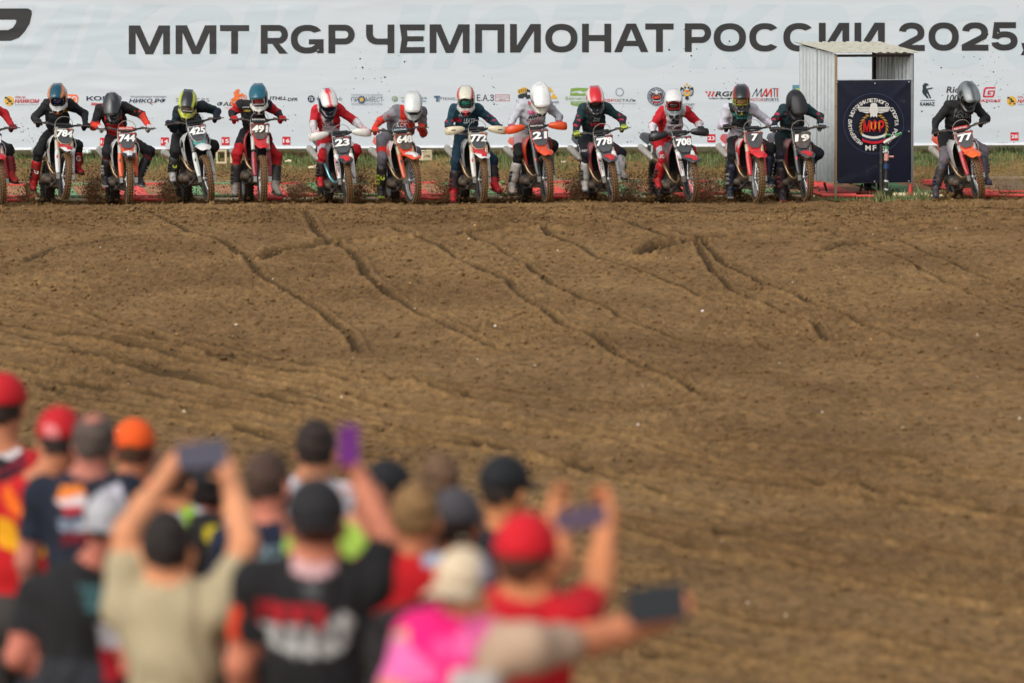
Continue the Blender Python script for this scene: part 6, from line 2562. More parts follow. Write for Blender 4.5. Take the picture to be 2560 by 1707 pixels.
TEAL = (18, 62, 66)
RIDERS = [
    dict(n='211', hd=(-52, 250), shR=(-85, 262), shL=(-28, 266), elR=(-95, 300), elL=(12, 284), knL=(22, 375), ftL=(28, 458), hrot=(30, 0, 0),
         c=dict(torso=(196, 34, 40), sleeve=(196, 34, 40), pants=(34, 34, 38), boot=((190, 50, 44), (150, 40, 44), (40, 36, 36)), glove=((150, 34, 52), (40, 36, 40))),
         helmet=dict(main=(40, 40, 44), jaw=(40, 40, 44), acc=R_, peak=K_, gog=K_), label='rider in red jersey cut off by the left edge of the photo'),
    dict(n='784', hd=(146, 248), shR=(119, 262), shL=(174, 262), elR=(87, 295), elL=(211, 285), knR=(97, 378), knL=(194, 366), ftR=(84, 478), ftL=(193, 436), hrot=(24, 0, 2),
         c=dict(torso=(30, 30, 33), sleeve=(30, 30, 33), fore=(40, 38, 40), pants=(26, 27, 30), knee=(28, 28, 32), boot=((186, 34, 40), (184, 32, 40), (60, 20, 22)), bmark=('G', (214, 208, 200)), glove=((28, 28, 30), (38, 38, 40))),
         prints=[('SXT', 158, 275, 172, 281, (220, 180, 50), .2), ('leatt', 124, 279, 134, 283, (190, 190, 190))],
         helmet=dict(main=(196, 198, 196), jaw=(206, 206, 202), acc=(222, 140, 70), style='sides', peak=(22, 88, 108), peak2=(222, 140, 70), pst='edge', gog=(30, 32, 40), lens=(30, 44, 96), mark=('LEATT', (230, 230, 226))),
         label='rider all in black with teal helmet peak and red boots on bike 784'),
    dict(n='744', hd=(281, 268), shR=(251, 275), shL=(310, 268), elR=(234, 316), elL=(355, 288), knR=(268, 378), knL=(374, 380), ftR=(264, 466), ftL=(346, 466), hrot=(48, 4, 4),
         c=dict(torso=(214, 48, 40), panel=(214, 48, 40), side=(30, 30, 34), sleeve=(32, 30, 34), fore=(228, 72, 44), band=(200, 60, 50), low=(214, 48, 40), pants=(44, 38, 44), thigh=(60, 42, 46), kneeup=(40, 34, 40), knee=(38, 34, 40), shin=(120, 30, 44),
                boot=((60, 58, 64), (40, 40, 48), (180, 178, 176)), glove=((222, 222, 222), (190, 190, 190))),
         prints=[('KTM', 264, 298, 304, 310, (24, 20, 22), .3), ('MX RACING', 268, 312, 304, 316, (130, 20, 20))],
         helmet=dict(main=(58, 60, 62), jaw=(50, 52, 54), acc=(110, 112, 114), style='half', peak=(54, 56, 58), peak2=(96, 98, 100), pst='mid', gog=(60, 58, 58), lens=(60, 30, 30), mark=('SHOEI', (220, 220, 220))),
         label='rider in orange and black with grey helmet bowed low and white gloves on bike 744'),
    dict(n='425', hd=(470, 262), shR=(447, 280), shL=(505, 266), elR=(434, 322), elL=(543, 279), knR=(438, 376), knL=(534, 366), ftR=(431, 456), hrot=(34, -2, -6),
         c=dict(torso=(28, 40, 48), sleeve=(20, 48, 54), fore=(18, 36, 56), pants=(28, 30, 32), knee=(30, 31, 33), boot=((196, 194, 190), (70, 74, 72), (40, 40, 42)), bmark=('G', (196, 206, 60)), glove=((20, 26, 44), (28, 30, 40))),
         prints=[('TROY LEE', 457, 289, 499, 298, (120, 132, 136)), ('DESIGNS', 470, 300, 502, 306, (110, 122, 128))],
         helmet=dict(main=(40, 92, 100), jaw=(196, 202, 70), acc=(196, 202, 70), style='stripes', peak=(52, 54, 54), peak2=(206, 214, 70), pst='edge', gog=(214, 214, 200), lens=(150, 120, 110)),
         label='rider in dark teal with black and fluorescent yellow helmet on bike 425'),
    dict(n='491', hd=(647, 248), shR=(601, 264), shL=(668, 264), elR=(580, 283), elL=(694, 282), knR=(592, 386), knL=(692, 392), ftR=(588, 490), ftL=(688, 488), hrot=(26, 0, 2),
         c=dict(torso=(32, 30, 34), side=(32, 30, 34), sleeve=(196, 34, 42), fore=(34, 32, 36), low=(120, 30, 38), lh=.30, pants=(40, 34, 40), thigh=(34, 32, 36), kneeup=(196, 34, 42), knee=(200, 32, 42), shin=(200, 36, 44), boot=((176, 170, 160), (64, 62, 62), (90, 86, 80)), glove=((196, 34, 44), (196, 34, 44))),
         prints=[('JOSTAR', 606, 267, 624, 271, (214, 214, 214), .2), ('CORKIN', 608, 275, 626, 280, (206, 182, 60), .2), ('RS', 662, 267, 670, 271, (210, 60, 60)), ('tactical', 652, 276, 664, 280, (214, 214, 214))],
         helmet=dict(main=(32, 96, 112), jaw=(222, 220, 210), acc=(206, 214, 216), style='splash', peak=(32, 104, 122), gog=(214, 214, 212), lens=(150, 40, 44)),
         label='rider in red and black with blue splashed helmet and white chin on bike 491'),
    dict(n='23', hd=(818, 258), shR=(792, 277), shL=(843, 272), elR=(783, 308), elL=(888, 304), knR=(808, 386), knL=(890, 376), ftR=(801, 468), hrot=(36, 14, 6),
         c=dict(torso=(208, 26, 42), panel=(206, 204, 206), p0=.3, low=(200, 32, 48), lh=.3, sleeve=(200, 32, 48), fore=(216, 212, 214), cuff=(200, 190, 192), pants=(204, 26, 40), thigh=(204, 26, 40), kneeup=(206, 204, 208), knee=(204, 26, 40), boot=((196, 36, 40), (60, 50, 52), (40, 36, 36)), glove=((200, 40, 60), (214, 210, 210))),
         prints=[S_logo(812, 292, 20, 13, (24, 24, 26)), ('VDRM', 806, 307, 842, 316, (90, 16, 30), .2)],
         helmet=dict(main=(214, 216, 212), jaw=(40, 40, 46), acc=(32, 84, 100), style='sides', peak=(222, 222, 218), peak2=(226, 44, 50), pst='mid', gog=(40, 40, 50), lens=(70, 60, 110)),
         label='rider in red with white chest panel, helmet tilted to the side, on bike 23'),
    dict(n='648', hd=(1033, 264), shR=(992, 278), shL=(1054, 280), elR=(952, 301), elL=(1058, 334), knR=(956, 394), ftR=(952, 492), hrot=(44, 0, 0), pelo=-.03,
         c=dict(torso=(128, 128, 134), panel=(222, 56, 40), pw=.15, p0=.62, side=(128, 128, 134), sleeve=(150, 148, 152), fore=(222, 66, 44), band=(180, 60, 60), pants=(116, 116, 122), thigh=(112, 112, 118), kneeup=(220, 44, 40), knee=(112, 112, 120), shin=(100, 98, 108), boot=((40, 42, 42), (40, 42, 42), (150, 170, 50)), bmark=('G', (186, 200, 60)), glove=((226, 70, 48), (226, 70, 48))),
         prints=[('KCK', 992, 308, 1018, 318, (222, 222, 222), .2), ('POLISPORT', 997, 300, 1034, 305, (210, 200, 198))],
         helmet=dict(main=(216, 218, 214), jaw=(168, 170, 166), acc=(190, 50, 46), style='plain', peak=(220, 222, 218), peak2=(220, 222, 218), gog=(60, 60, 60), lens=(190, 70, 50)),
         label='rider in grey and orange with white vented helmet on bike 648'),
    dict(n='772', hd=(1165, 254), shR=(1137, 274), shL=(1193, 273), elR=(1121, 312), elL=(1232, 304), knR=(1140, 404), knL=(1232, 404), ftR=(1133, 504), ftL=(1236, 480), hrot=(20, -2, 0),
         c=dict(torso=(28, 74, 90), low=(170, 176, 182), lh=.36, sleeve=(28, 74, 90), fore=(28, 74, 90), band=(200, 60, 76), pants=(24, 66, 82), knee=(26, 64, 84), shin=(24, 52, 88), boot=((196, 34, 44), (50, 44, 48), (120, 22, 32)), glove=((36, 38, 42), (60, 56, 60))),
         prints=[('LEATT', 1160, 297, 1188, 309, (206, 214, 216), .2), ('P1 RACING', 1147, 287, 1170, 292, (206, 214, 216)), ('poly', [(1138, 294), (1152, 296), (1155, 305), (1138, 304)], (180, 30, 50))],
         helmet=dict(main=(206, 206, 190), jaw=(206, 206, 196), acc=(206, 44, 60), style='jaw', peak=(222, 220, 200), peak2=(196, 60, 60), pst='edge', gog=(90, 88, 86), lens=(30, 140, 120), mark=('AIROH', (120, 120, 118))),
         label='rider in dark teal with cream helmet and red boots on bike 772'),
    dict(n='21', hd=(1350, 244), shR=(1307, 262), shL=(1368, 264), elR=(1282, 298), elL=(1398, 293), knR=(1297, 384), knL=(1382, 364), ftR=(1280, 484), hrot=(50, 10, 6), hs=1.06, big=1.06,
         c=dict(torso=(196, 198, 204), sleeve=(200, 202, 208), fore=(206, 206, 210), pants=(208, 200, 198), thigh=(214, 190, 196), kneeup=(34, 34, 36), knee=(30, 30, 32), shin=(30, 30, 32), boot=((190, 184, 176), (206, 200, 194), (60, 56, 56)), glove=((60, 50, 56), (200, 120, 150))),
         prints=[('seven', 1320, 277, 1358, 286, (226, 70, 140)), ('MM', 1322, 289, 1342, 298, (34, 32, 36), .5), ('TT', 1343, 289, 1354, 298, (200, 40, 60)), ('MOTORSPORTS', 1318, 300, 1352, 304, (180, 50, 70)), ('MODERN', 1324, 306, 1352, 311, (190, 60, 80)),
                 ('poly', [(1320, 253), (1327, 255), (1326, 262), (1320, 262)], (160, 40, 60))],
         helmet=dict(main=(232, 232, 228), jaw=(224, 220, 206), acc=(232, 232, 228), peak=(236, 236, 232), gog=(50, 48, 50), lens=(80, 40, 46)),
         label='rider in pale grey jersey with plain white helmet on bike 21'),
    dict(n='778', hd=(1487, 254), shR=(1459, 273), shL=(1514, 270), elR=(1443, 310), elL=(1556, 298), knR=(1466, 383), knL=(1552, 384), ftR=(1462, 478), ftL=(1550, 448), hrot=(28, 4, 4),
         c=dict(torso=TEAL, panel=(42, 44, 46), pw=.125, p0=.45, sleeve=TEAL, fore=(34, 46, 50), band=(196, 60, 90), pants=(20, 52, 58), thigh=(44, 46, 48), kneeup=(44, 46, 48), knee=(26, 30, 48), shin=(24, 28, 46), boot=((196, 192, 186), (206, 204, 200), (70, 66, 64)), glove=((196, 214, 80), (60, 66, 60))),
         prints=[S_logo(1482, 288, 20, 17, (120, 128, 130)), ('VDRM', 1476, 308, 1512, 317, (196, 34, 54), .2), ('SHOT', 1492, 272, 1504, 276, (200, 200, 200)), ('SHOT', 1464, 278, 1478, 282, (180, 60, 90)), ('SHOT', 1454, 374, 1468, 380, (210, 210, 210), .1)],
         helmet=dict(main=(222, 218, 214), jaw=(52, 54, 56), acc=(206, 40, 50), style='splash', peak=(214, 44, 52), peak2=(222, 216, 212), pst='edge', gog=(50, 60, 62), lens=(60, 50, 48)),
         label='rider in dark teal with red and white helmet and yellow gloves on bike 778'),
    dict(n='708', hd=(1684, 262), shR=(1657, 280), shL=(1714, 279), elR=(1631, 315), elL=(1748, 310), knR=(1659, 392), ftR=(1643, 470), hrot=(18, -2, 0),
         c=dict(torso=(200, 30, 46), panel=(206, 204, 208), pw=.14, p0=.3, low=(200, 30, 46), lh=.3, sleeve=(200, 30, 46), fore=(216, 210, 214), pants=(206, 24, 38), thigh=(206, 24, 38), kneeup=(206, 204, 208), knee=(204, 30, 44), boot=((196, 30, 40), (200, 32, 44), (90, 20, 26)), glove=((36, 36, 38), (36, 36, 38))),
         prints=[S_logo(1675, 295, 25, 16, (26, 26, 28)), ('VDRM', 1668, 316, 1702, 324, (90, 16, 30), .2), ('SHOT', 1649, 386, 1665, 396, (226, 226, 226), .1), ('SHOT', 1700, 288, 1712, 292, (60, 60, 64))],
         helmet=dict(main=(228, 226, 222), jaw=(150, 156, 156), acc=(206, 40, 46), style='plain', peak=(230, 228, 224), gog=(200, 50, 50), lens=(70, 50, 50)),
         label='rider in red with white chest panel looking straight ahead on bike 708'),
    dict(n='7', hd=(1853, 250), shR=(1820, 273), shL=(1878, 272), elR=(1803, 315), elL=(1920, 304), knR=(1832, 384), knL=(1926, 372), ftR=(1825, 494), ftL=(1918, 464), hrot=(24, -4, 0),
         c=dict(torso=(206, 206, 214), panel=(44, 52, 54), pw=.135, p0=.48, sleeve=(208, 208, 216), fore=(212, 204, 216), pants=(196, 186, 188), thigh=(32, 34, 36), kneeup=(32, 34, 36), knee=(32, 34, 38), shin=(28, 36, 56), boot=((30, 46, 64), (26, 38, 66), (150, 150, 146)), glove=((28, 28, 30), (34, 34, 36))),
         prints=[('VECTOR', 1831, 282, 1876, 291, (50, 150, 140)), ('RACING', 1841, 293, 1876, 298, (50, 150, 140)), ('MX NATION', 1832, 307, 1874, 313, (40, 40, 44), .1)],
         helmet=dict(main=(52, 54, 54), jaw=(60, 60, 58), acc=(196, 190, 60), style='sides', peak=(46, 48, 48), peak2=(150, 40, 44), pst='edge', gog=(176, 180, 80), lens=(190, 150, 110)),
         label='rider in white sleeves and black chest with yellow goggles on red bike 7'),
    dict(n='19', hd=(1988, 262), shR=(1960, 275), shL=(2012, 272), elR=(1939, 298), elL=(2049, 292), knR=(1953, 390), knL=(2046, 384), ftR=(1956, 502), hrot=(54, 16, 8),
         c=dict(torso=TEAL, panel=(44, 44, 46), pw=.12, p0=.45, sleeve=TEAL, fore=(30, 44, 48), band=(190, 60, 90), pants=(20, 50, 56), thigh=(44, 42, 44), kneeup=(44, 42, 44), knee=(30, 32, 50), shin=(24, 28, 54), boot=((60, 54, 66), (60, 52, 64), (150, 60, 60)), glove=((40, 50, 70), (200, 204, 210))),
         prints=[S_logo(1978, 293, 22, 18, (96, 104, 108)), ('SHOT', 1962, 283, 1976, 287, (190, 60, 90)), ('SHOT', 1944, 400, 1956, 406, (190, 190, 190), .1)],
         helmet=dict(main=(46, 46, 48), jaw=(42, 42, 44), acc=(60, 58, 58), peak=(44, 44, 46), gog=(40, 40, 42), lens=(50, 30, 32), mark=('9', (230, 230, 230)), matt=1),
         label='rider in dark teal with black helmet bowed low on bike 19 by the shed'),
    dict(n='77', hd=(2417, 242), shR=(2374, 264), shL=(2437, 266), elR=(2340, 304), elL=(2466, 297), knR=(2362, 395), knL=(2459, 377), ftR=(2339, 492), ftL=(2461, 462), hrot=(40, 12, 4), hs=1.04, big=1.05,
         c=dict(torso=(32, 32, 34), sleeve=(32, 32, 34), pants=(26, 26, 28), thigh=(30, 30, 32), kneeup=(122, 116, 122), knee=(126, 118, 124), shin=(104, 100, 110), boot=((74, 68, 74), (66, 62, 66), (50, 50, 80)), glove=((30, 30, 32), (40, 40, 42))),
         prints=[('FAST', 2386, 272, 2430, 284, (104, 106, 106), .2), ('HOUSE', 2384, 285, 2428, 296, (104, 106, 106), .2)],
         helmet=dict(main=(120, 126, 126), jaw=(44, 46, 46), acc=(60, 62, 64), style='splash', peak=(132, 140, 140), peak2=(86, 90, 92), pst='mid', gog=(50, 48, 46), lens=(60, 50, 46)),
         label='rider all in black with grey camouflage helmet on bike 77 at the right'),
]
for sp in RIDERS:
    rider(sp)
# ================================================================ SPECTATORS, seen from behind
M_TEE = mat('tee_cloth', attr=True, rough=.9, grain=.05, bump=.3, bump_scale=25)
M_HAIR = mat('hair', attr=True, rough=.75, grain=.25, bump=.5, bump_scale=90)
M_CAP = mat('cap_cloth', attr=True, rough=.85, bump=.2, bump_scale=120)
SK = (205, 140, 105)
SK2 = (214, 158, 124)


def px_of(V):
    q = (np.asarray(V) - np.array(CORG)) @ np.array(CROT)
    return 1280 + FPX * q[:, 0] / -q[:, 2], 853.5 - FPX * q[:, 1] / -q[:, 2]


def in_poly(x, y, pts):
    inside = np.zeros(len(x), dtype=bool)
    n = len(pts)
    for i in range(n):
        x0, y0 = pts[i]
        x1, y1 = pts[(i + 1) % n]
        c = ((y0 > y) != (y1 > y)) & (x < (x1 - x0) * (y - y0) / (y1 - y0 + 1e-9) + x0)
        inside ^= c
    return inside


def hand(h, u, w, s=1.0):
    """open hand gripping something: u along the forearm, w towards the thing held"""
    u, w = Vector(u).normalized(), Vector(w).normalized()
    w = (w - u * w.dot(u)).normalized()
    n_ = u.cross(w)
    M3 = Matrix((u, w, n_)).transposed()
    pr = [ell(h + u * .035, (.048, .018, .040), M3, tag=20, k=.015), cone(h - u * .02, h + u * .02, .028, .03, tag=20, k=.02)]
    for i in range(4):
        o = (-.030 + .020 * i)
        L_ = (.036, .042, .040, .032)[i]
        a = h + u * .072 + n_ * o
        b = a + u * (L_ * .75) + w * .012
        c = b + w * (L_ * .7) + u * .006
        d = c + w * .018 - u * .012
        pr += [cone(a, b, .0105, .010, tag=20, k=.006), cone(b, c, .010, .0092, tag=20, k=.004), cone(c, d, .009, .0082, tag=20, k=.004)]
    a = h + u * .015 - n_ * .035
    b = a - n_ * .022 + w * .025 + u * .02
    c = b + w * .03 + u * .012
    pr += [cone(a, b, .014, .012, tag=20, k=.008), cone(b, c, .0115, .010, tag=20, k=.004)]
    return pr


def phone(name, c, right, upv, w, h, colr, label, lens=True, th=.009):
    c, right, upv = Vector(c), Vector(right).normalized(), Vector(upv).normalized()
    upv = (upv - right * upv.dot(right)).normalized()
    n_ = right.cross(upv)
    M = Matrix((right, upv, n_)).transposed().to_4x4()
    M.translation = c
    o = empty(name, (0, 0, 0), mw=M)
    tag(o, label, 'tablet' if 'tablet' in name else 'phone')
    link('case', MB().box((0, 0, 0), (w, h, th)).mesh('case', bevel=.003), o, paint(colr, 0, .4))
    link('screen', MB().box((0, 0, -th / 2 - .0006), (w * .93, h * .93, .001)).mesh('screen'), o, mat('dark_screen', lin((20, 26, 30)), rough=.12, grain=0))
    m = MB()
    m.lathe([(.001, 0), (.008, 0), (.008, .003), (.001, .003)], (-w * .36, h * .36, th / 2), (0, 0, 1), 10)
    link('camera_lens', m.mesh('camera_lens'), o, M_BLKPL)
    return o


def spect(s):
    d = s['d'] * .85
    hx, hy = s['hd']
    H = P(hx, hy, d)
    g = float(gz(d))
    k = max(.9, min((H.z - g) / 1.62, 1.14))
    yaw = R(s.get('yaw', 0))
    fw = Vector((math.sin(yaw), math.cos(yaw), 0))       # facing
    lf = Vector((-math.cos(yaw), math.sin(yaw), 0))      # the person's left
    by = R(s.get('byaw', s.get('yaw', 0)))
    bf = Vector((math.sin(by), math.cos(by), 0))
    bl = Vector((-math.cos(by), math.sin(by), 0))
    Z = Vector((0, 0, 1))
    sc = P(*s['sh'], d) if 'sh' in s else H - Z * .27 * k        # point between the shoulders
    pel = P(*s['pel'], d) if 'pel' in s else Vector((sc.x, d - .02, g + .93 * k))
    hw = s.get('hw', .185) * k * .90
    sl, sr = sc + bl * hw - Z * .02, sc - bl * hw - Z * .02
    O = Vector((pel.x, d, g))
    root = empty('person', O)
    tag(root, s['label'], 'spectator', 'spectators watching with their backs to the camera')
    hd = H - O
    L = lambda v: v - O
    Mh = Matrix((fw, lf, Z)).transposed()
    k0, k = k, k * 1.06 * s.get('hk', 1.0)
    pr = [ell(hd + Z * .015, (.097 * k, .077 * k, .108 * k), Mh, tag=10, k=.02), ell(hd + fw * .03 - Z * .055, (.062, .055, .062), Mh, tag=10, k=.03),
          ell(hd + fw * .095 - Z * .02, (.022, .013, .022), Mh, tag=10, k=.008), ell(hd + fw * .085 - Z * .062, (.014, .024, .008), Mh, tag=12, k=.006),
          ell(hd + lf * .084 * k - Z * .014, (.020, .014, .034), Mh, tag=10, k=.006), ell(hd - lf * .084 * k - Z * .014, (.020, .014, .034), Mh, tag=10, k=.006),
          cone(hd - Z * .06 - fw * .015, L(sc) + Z * .02, .060 * k, .066 * k, tag=10, k=.03)]
    for sg in (-1, 1):
        pr.append(ell(hd + fw * .082 + lf * (.03 * sg) + Z * .006, (.010, .014, .008), Mh, tag=13, k=.003))
    Mb = Matrix((bf, bl, Z)).transposed()
    spn = (sc - pel)
    ch = L(pel) + spn * .74
    be = L(pel) + spn * .35
    big = 1 + (s.get('big', 1.0) - 1) * .3
    kb, k = k, k0
    pr += [cone(L(sl), L(sr), .072 * big, .072 * big, tag=1, k=.06), ell(ch, (.12 * big, .172 * big * k, .20), Mb, tag=1, k=.06), ell(be, (.118 * big, .155 * big * k, .22), Mb, tag=1, k=.06),
           ell(L(pel), (.13 * big, .165 * big * k, .14), Mb, tag=6, k=.05)]
    for sg in (-1, 1):
        hip = L(pel) + bl * (.09 * sg) - Z * .05
        kn = hip * .5 + Vector((bl * (.10 * sg))) * .5 + bf * .03
        kn.z = .50 * k
        an = bl * (.13 * sg) + Vector((0, 0, .09))
        pr += [cone(hip, kn, .092, .066, tag=6, k=.05), cone(kn, an, .064, .045, tag=6, k=.02), cone(an, an + bf * .05 - Z * .035, .05, .045, tag=7, k=.02),
               cone(an - Z * .045 + bf * .03, an - Z * .05 + bf * .16, .042, .036, tag=7, k=.02)]
    arms = s.get('arms', [None, None])
    for i, a in enumerate(arms):
        sg = 1 if i == 0 else -1         # first the left arm
        S = L(sl if i == 0 else sr)
        if a is None:
            e = S + bl * (.07 * sg) - Z * .27 * k
            h = e + bf * .12 - Z * .2 - bl * (.02 * sg)
            w = -bl * sg
        else:
            e = P(a[0][0], a[0][1], d + a[0][2]) - O
            h = P(a[1][0], a[1][1], d + a[1][2]) - O
            w = Vector(a[2]) if len(a) > 2 else Vector((0, -1, 0))
        pr += [cone(S, S * .45 + e * .55, .068 * big, .062, tag=2 + i, k=.04), cone(S * .5 + e * .5, e, .052, .044, tag=20, k=.02), cone(e, e * .6 + h * .4, .046, .046, tag=20, k=.025), cone(e * .6 + h * .4, h, .042, .029, tag=20, k=.02)]
        if s.get('long'):
            for q in pr[-3:]:
                q['tag'] = 2 + i
        pr += hand(h, h - e, w)
    cf = folds(.008, 21, d)

    def cloth_only(X, Y, Zz, T):
        return np.where((T == 1) | (T == 2) | (T == 3) | (T == 6), cf(X, Y, Zz, T), 0).astype(np.float32)
    V, F, T_ = sdf_mesh(pr, .0125, cloth_only)
    col = np.tile(C(*s['shirt']), (len(V), 1))
    skin = C(*s.get('skin', SK))
    for t in (10, 20):
        col[T_ == t] = skin
    col[T_ == 12] = C(170, 90, 84)
    col[T_ == 13] = C(40, 30, 28)
    col[T_ == 6] = C(*s.get('pants', (52, 54, 60)))
    col[T_ == 7] = C(60, 56, 54)
    if 'sleeve' in s:
        col[(T_ == 2) | (T_ == 3)] = C(*s['sleeve'])
    x, y = px_of(V + np.array(O))
    for r in s.get('marks', ()):
        m = in_poly(x, y, r[0]) & (T_ != 10) & (T_ != 20)
        if len(r) > 2:     # broken like lettering
            m &= (np.sin(x * r[2]) + .6 * np.sin(y * r[2] * .7)) > -.5
        col[m] = C(*r[1])
    link('body', mesh_np('body', V, F, col=col), root, M_TEE)
    if 'hair' in s:
        hp = [ell(hd + Z * .028 - fw * .010, (.104 * kb, .084 * kb, .114 * kb), Mh, tag=1), rbox(hd + fw * .13 - Z * .03, (.075, .12, .10), Mh, rd=.03, tag=1, k=.02, sub=True),
              rbox(hd - Z * .16 + fw * .0, (.14, .14, .075), Mh, rd=.03, tag=1, k=.02, sub=True)]
        if s.get('bald'):
            hp.append(ell(hd + Z * .12 - fw * .02, (.06, .05, .05), Mh, tag=1, k=.02, sub=True))
        V, F, T_ = sdf_mesh(hp, .011, folds(.009, 75, d))
        link('hair', mesh_np('hair', V, F, col=np.tile(C(*s['hair']), (len(V), 1))), root, M_HAIR)
    if 'cap' in s:
        cp = [ell(hd + Z * .045 - fw * .004, (.118 * kb, .095 * kb, .106 * kb), Mh, tag=1), rbox(hd - Z * .050, (.15, .14, .075), Mh, rd=.01, tag=1, k=.01, sub=True)]
        V, F, T_ = sdf_mesh(cp, .011)
        cc = np.tile(C(*s['cap']), (len(V), 1))
        x, y = px_of(V + np.array(O))
        for r in s.get('cmarks', ()):
            cc[in_poly(x, y, r[0])] = C(*r[1])
        co = link('cap', mesh_np('cap', V, F, col=cc), root, M_CAP)
        bd = -1 if s.get('back') else 1
        rows = []
        for t in (0, .35, .7, 1):
            rows.append([hd + Z * (.034 - .016 * t - .022 * q * q) + fw * bd * (.085 + .085 * t - .05 * q * q) + lf * (.082 * q * (1 - .12 * t)) for q in (-1, -.6, -.2, .2, .6, 1)])
        bm_ = sheet(rows, .006)
        link('brim', mesh_np('brim', [tuple(v) for v in bm_.v], bm_.f, col=np.tile(C(*s.get('brim', s['cap'])), (len(bm_.v), 1))), co, M_CAP)
        m = MB().lathe([(.001, 0), (.009, 0), (.006, .006), (.001, .007)], hd + Z * (.143 * 1), (0, 0, 1), 8)
        link('button', mesh_np('button', [tuple(v) for v in m.v], m.f, col=np.tile(C(*s['cap']), (len(m.v), 1))), co, M_CAP)
    return root


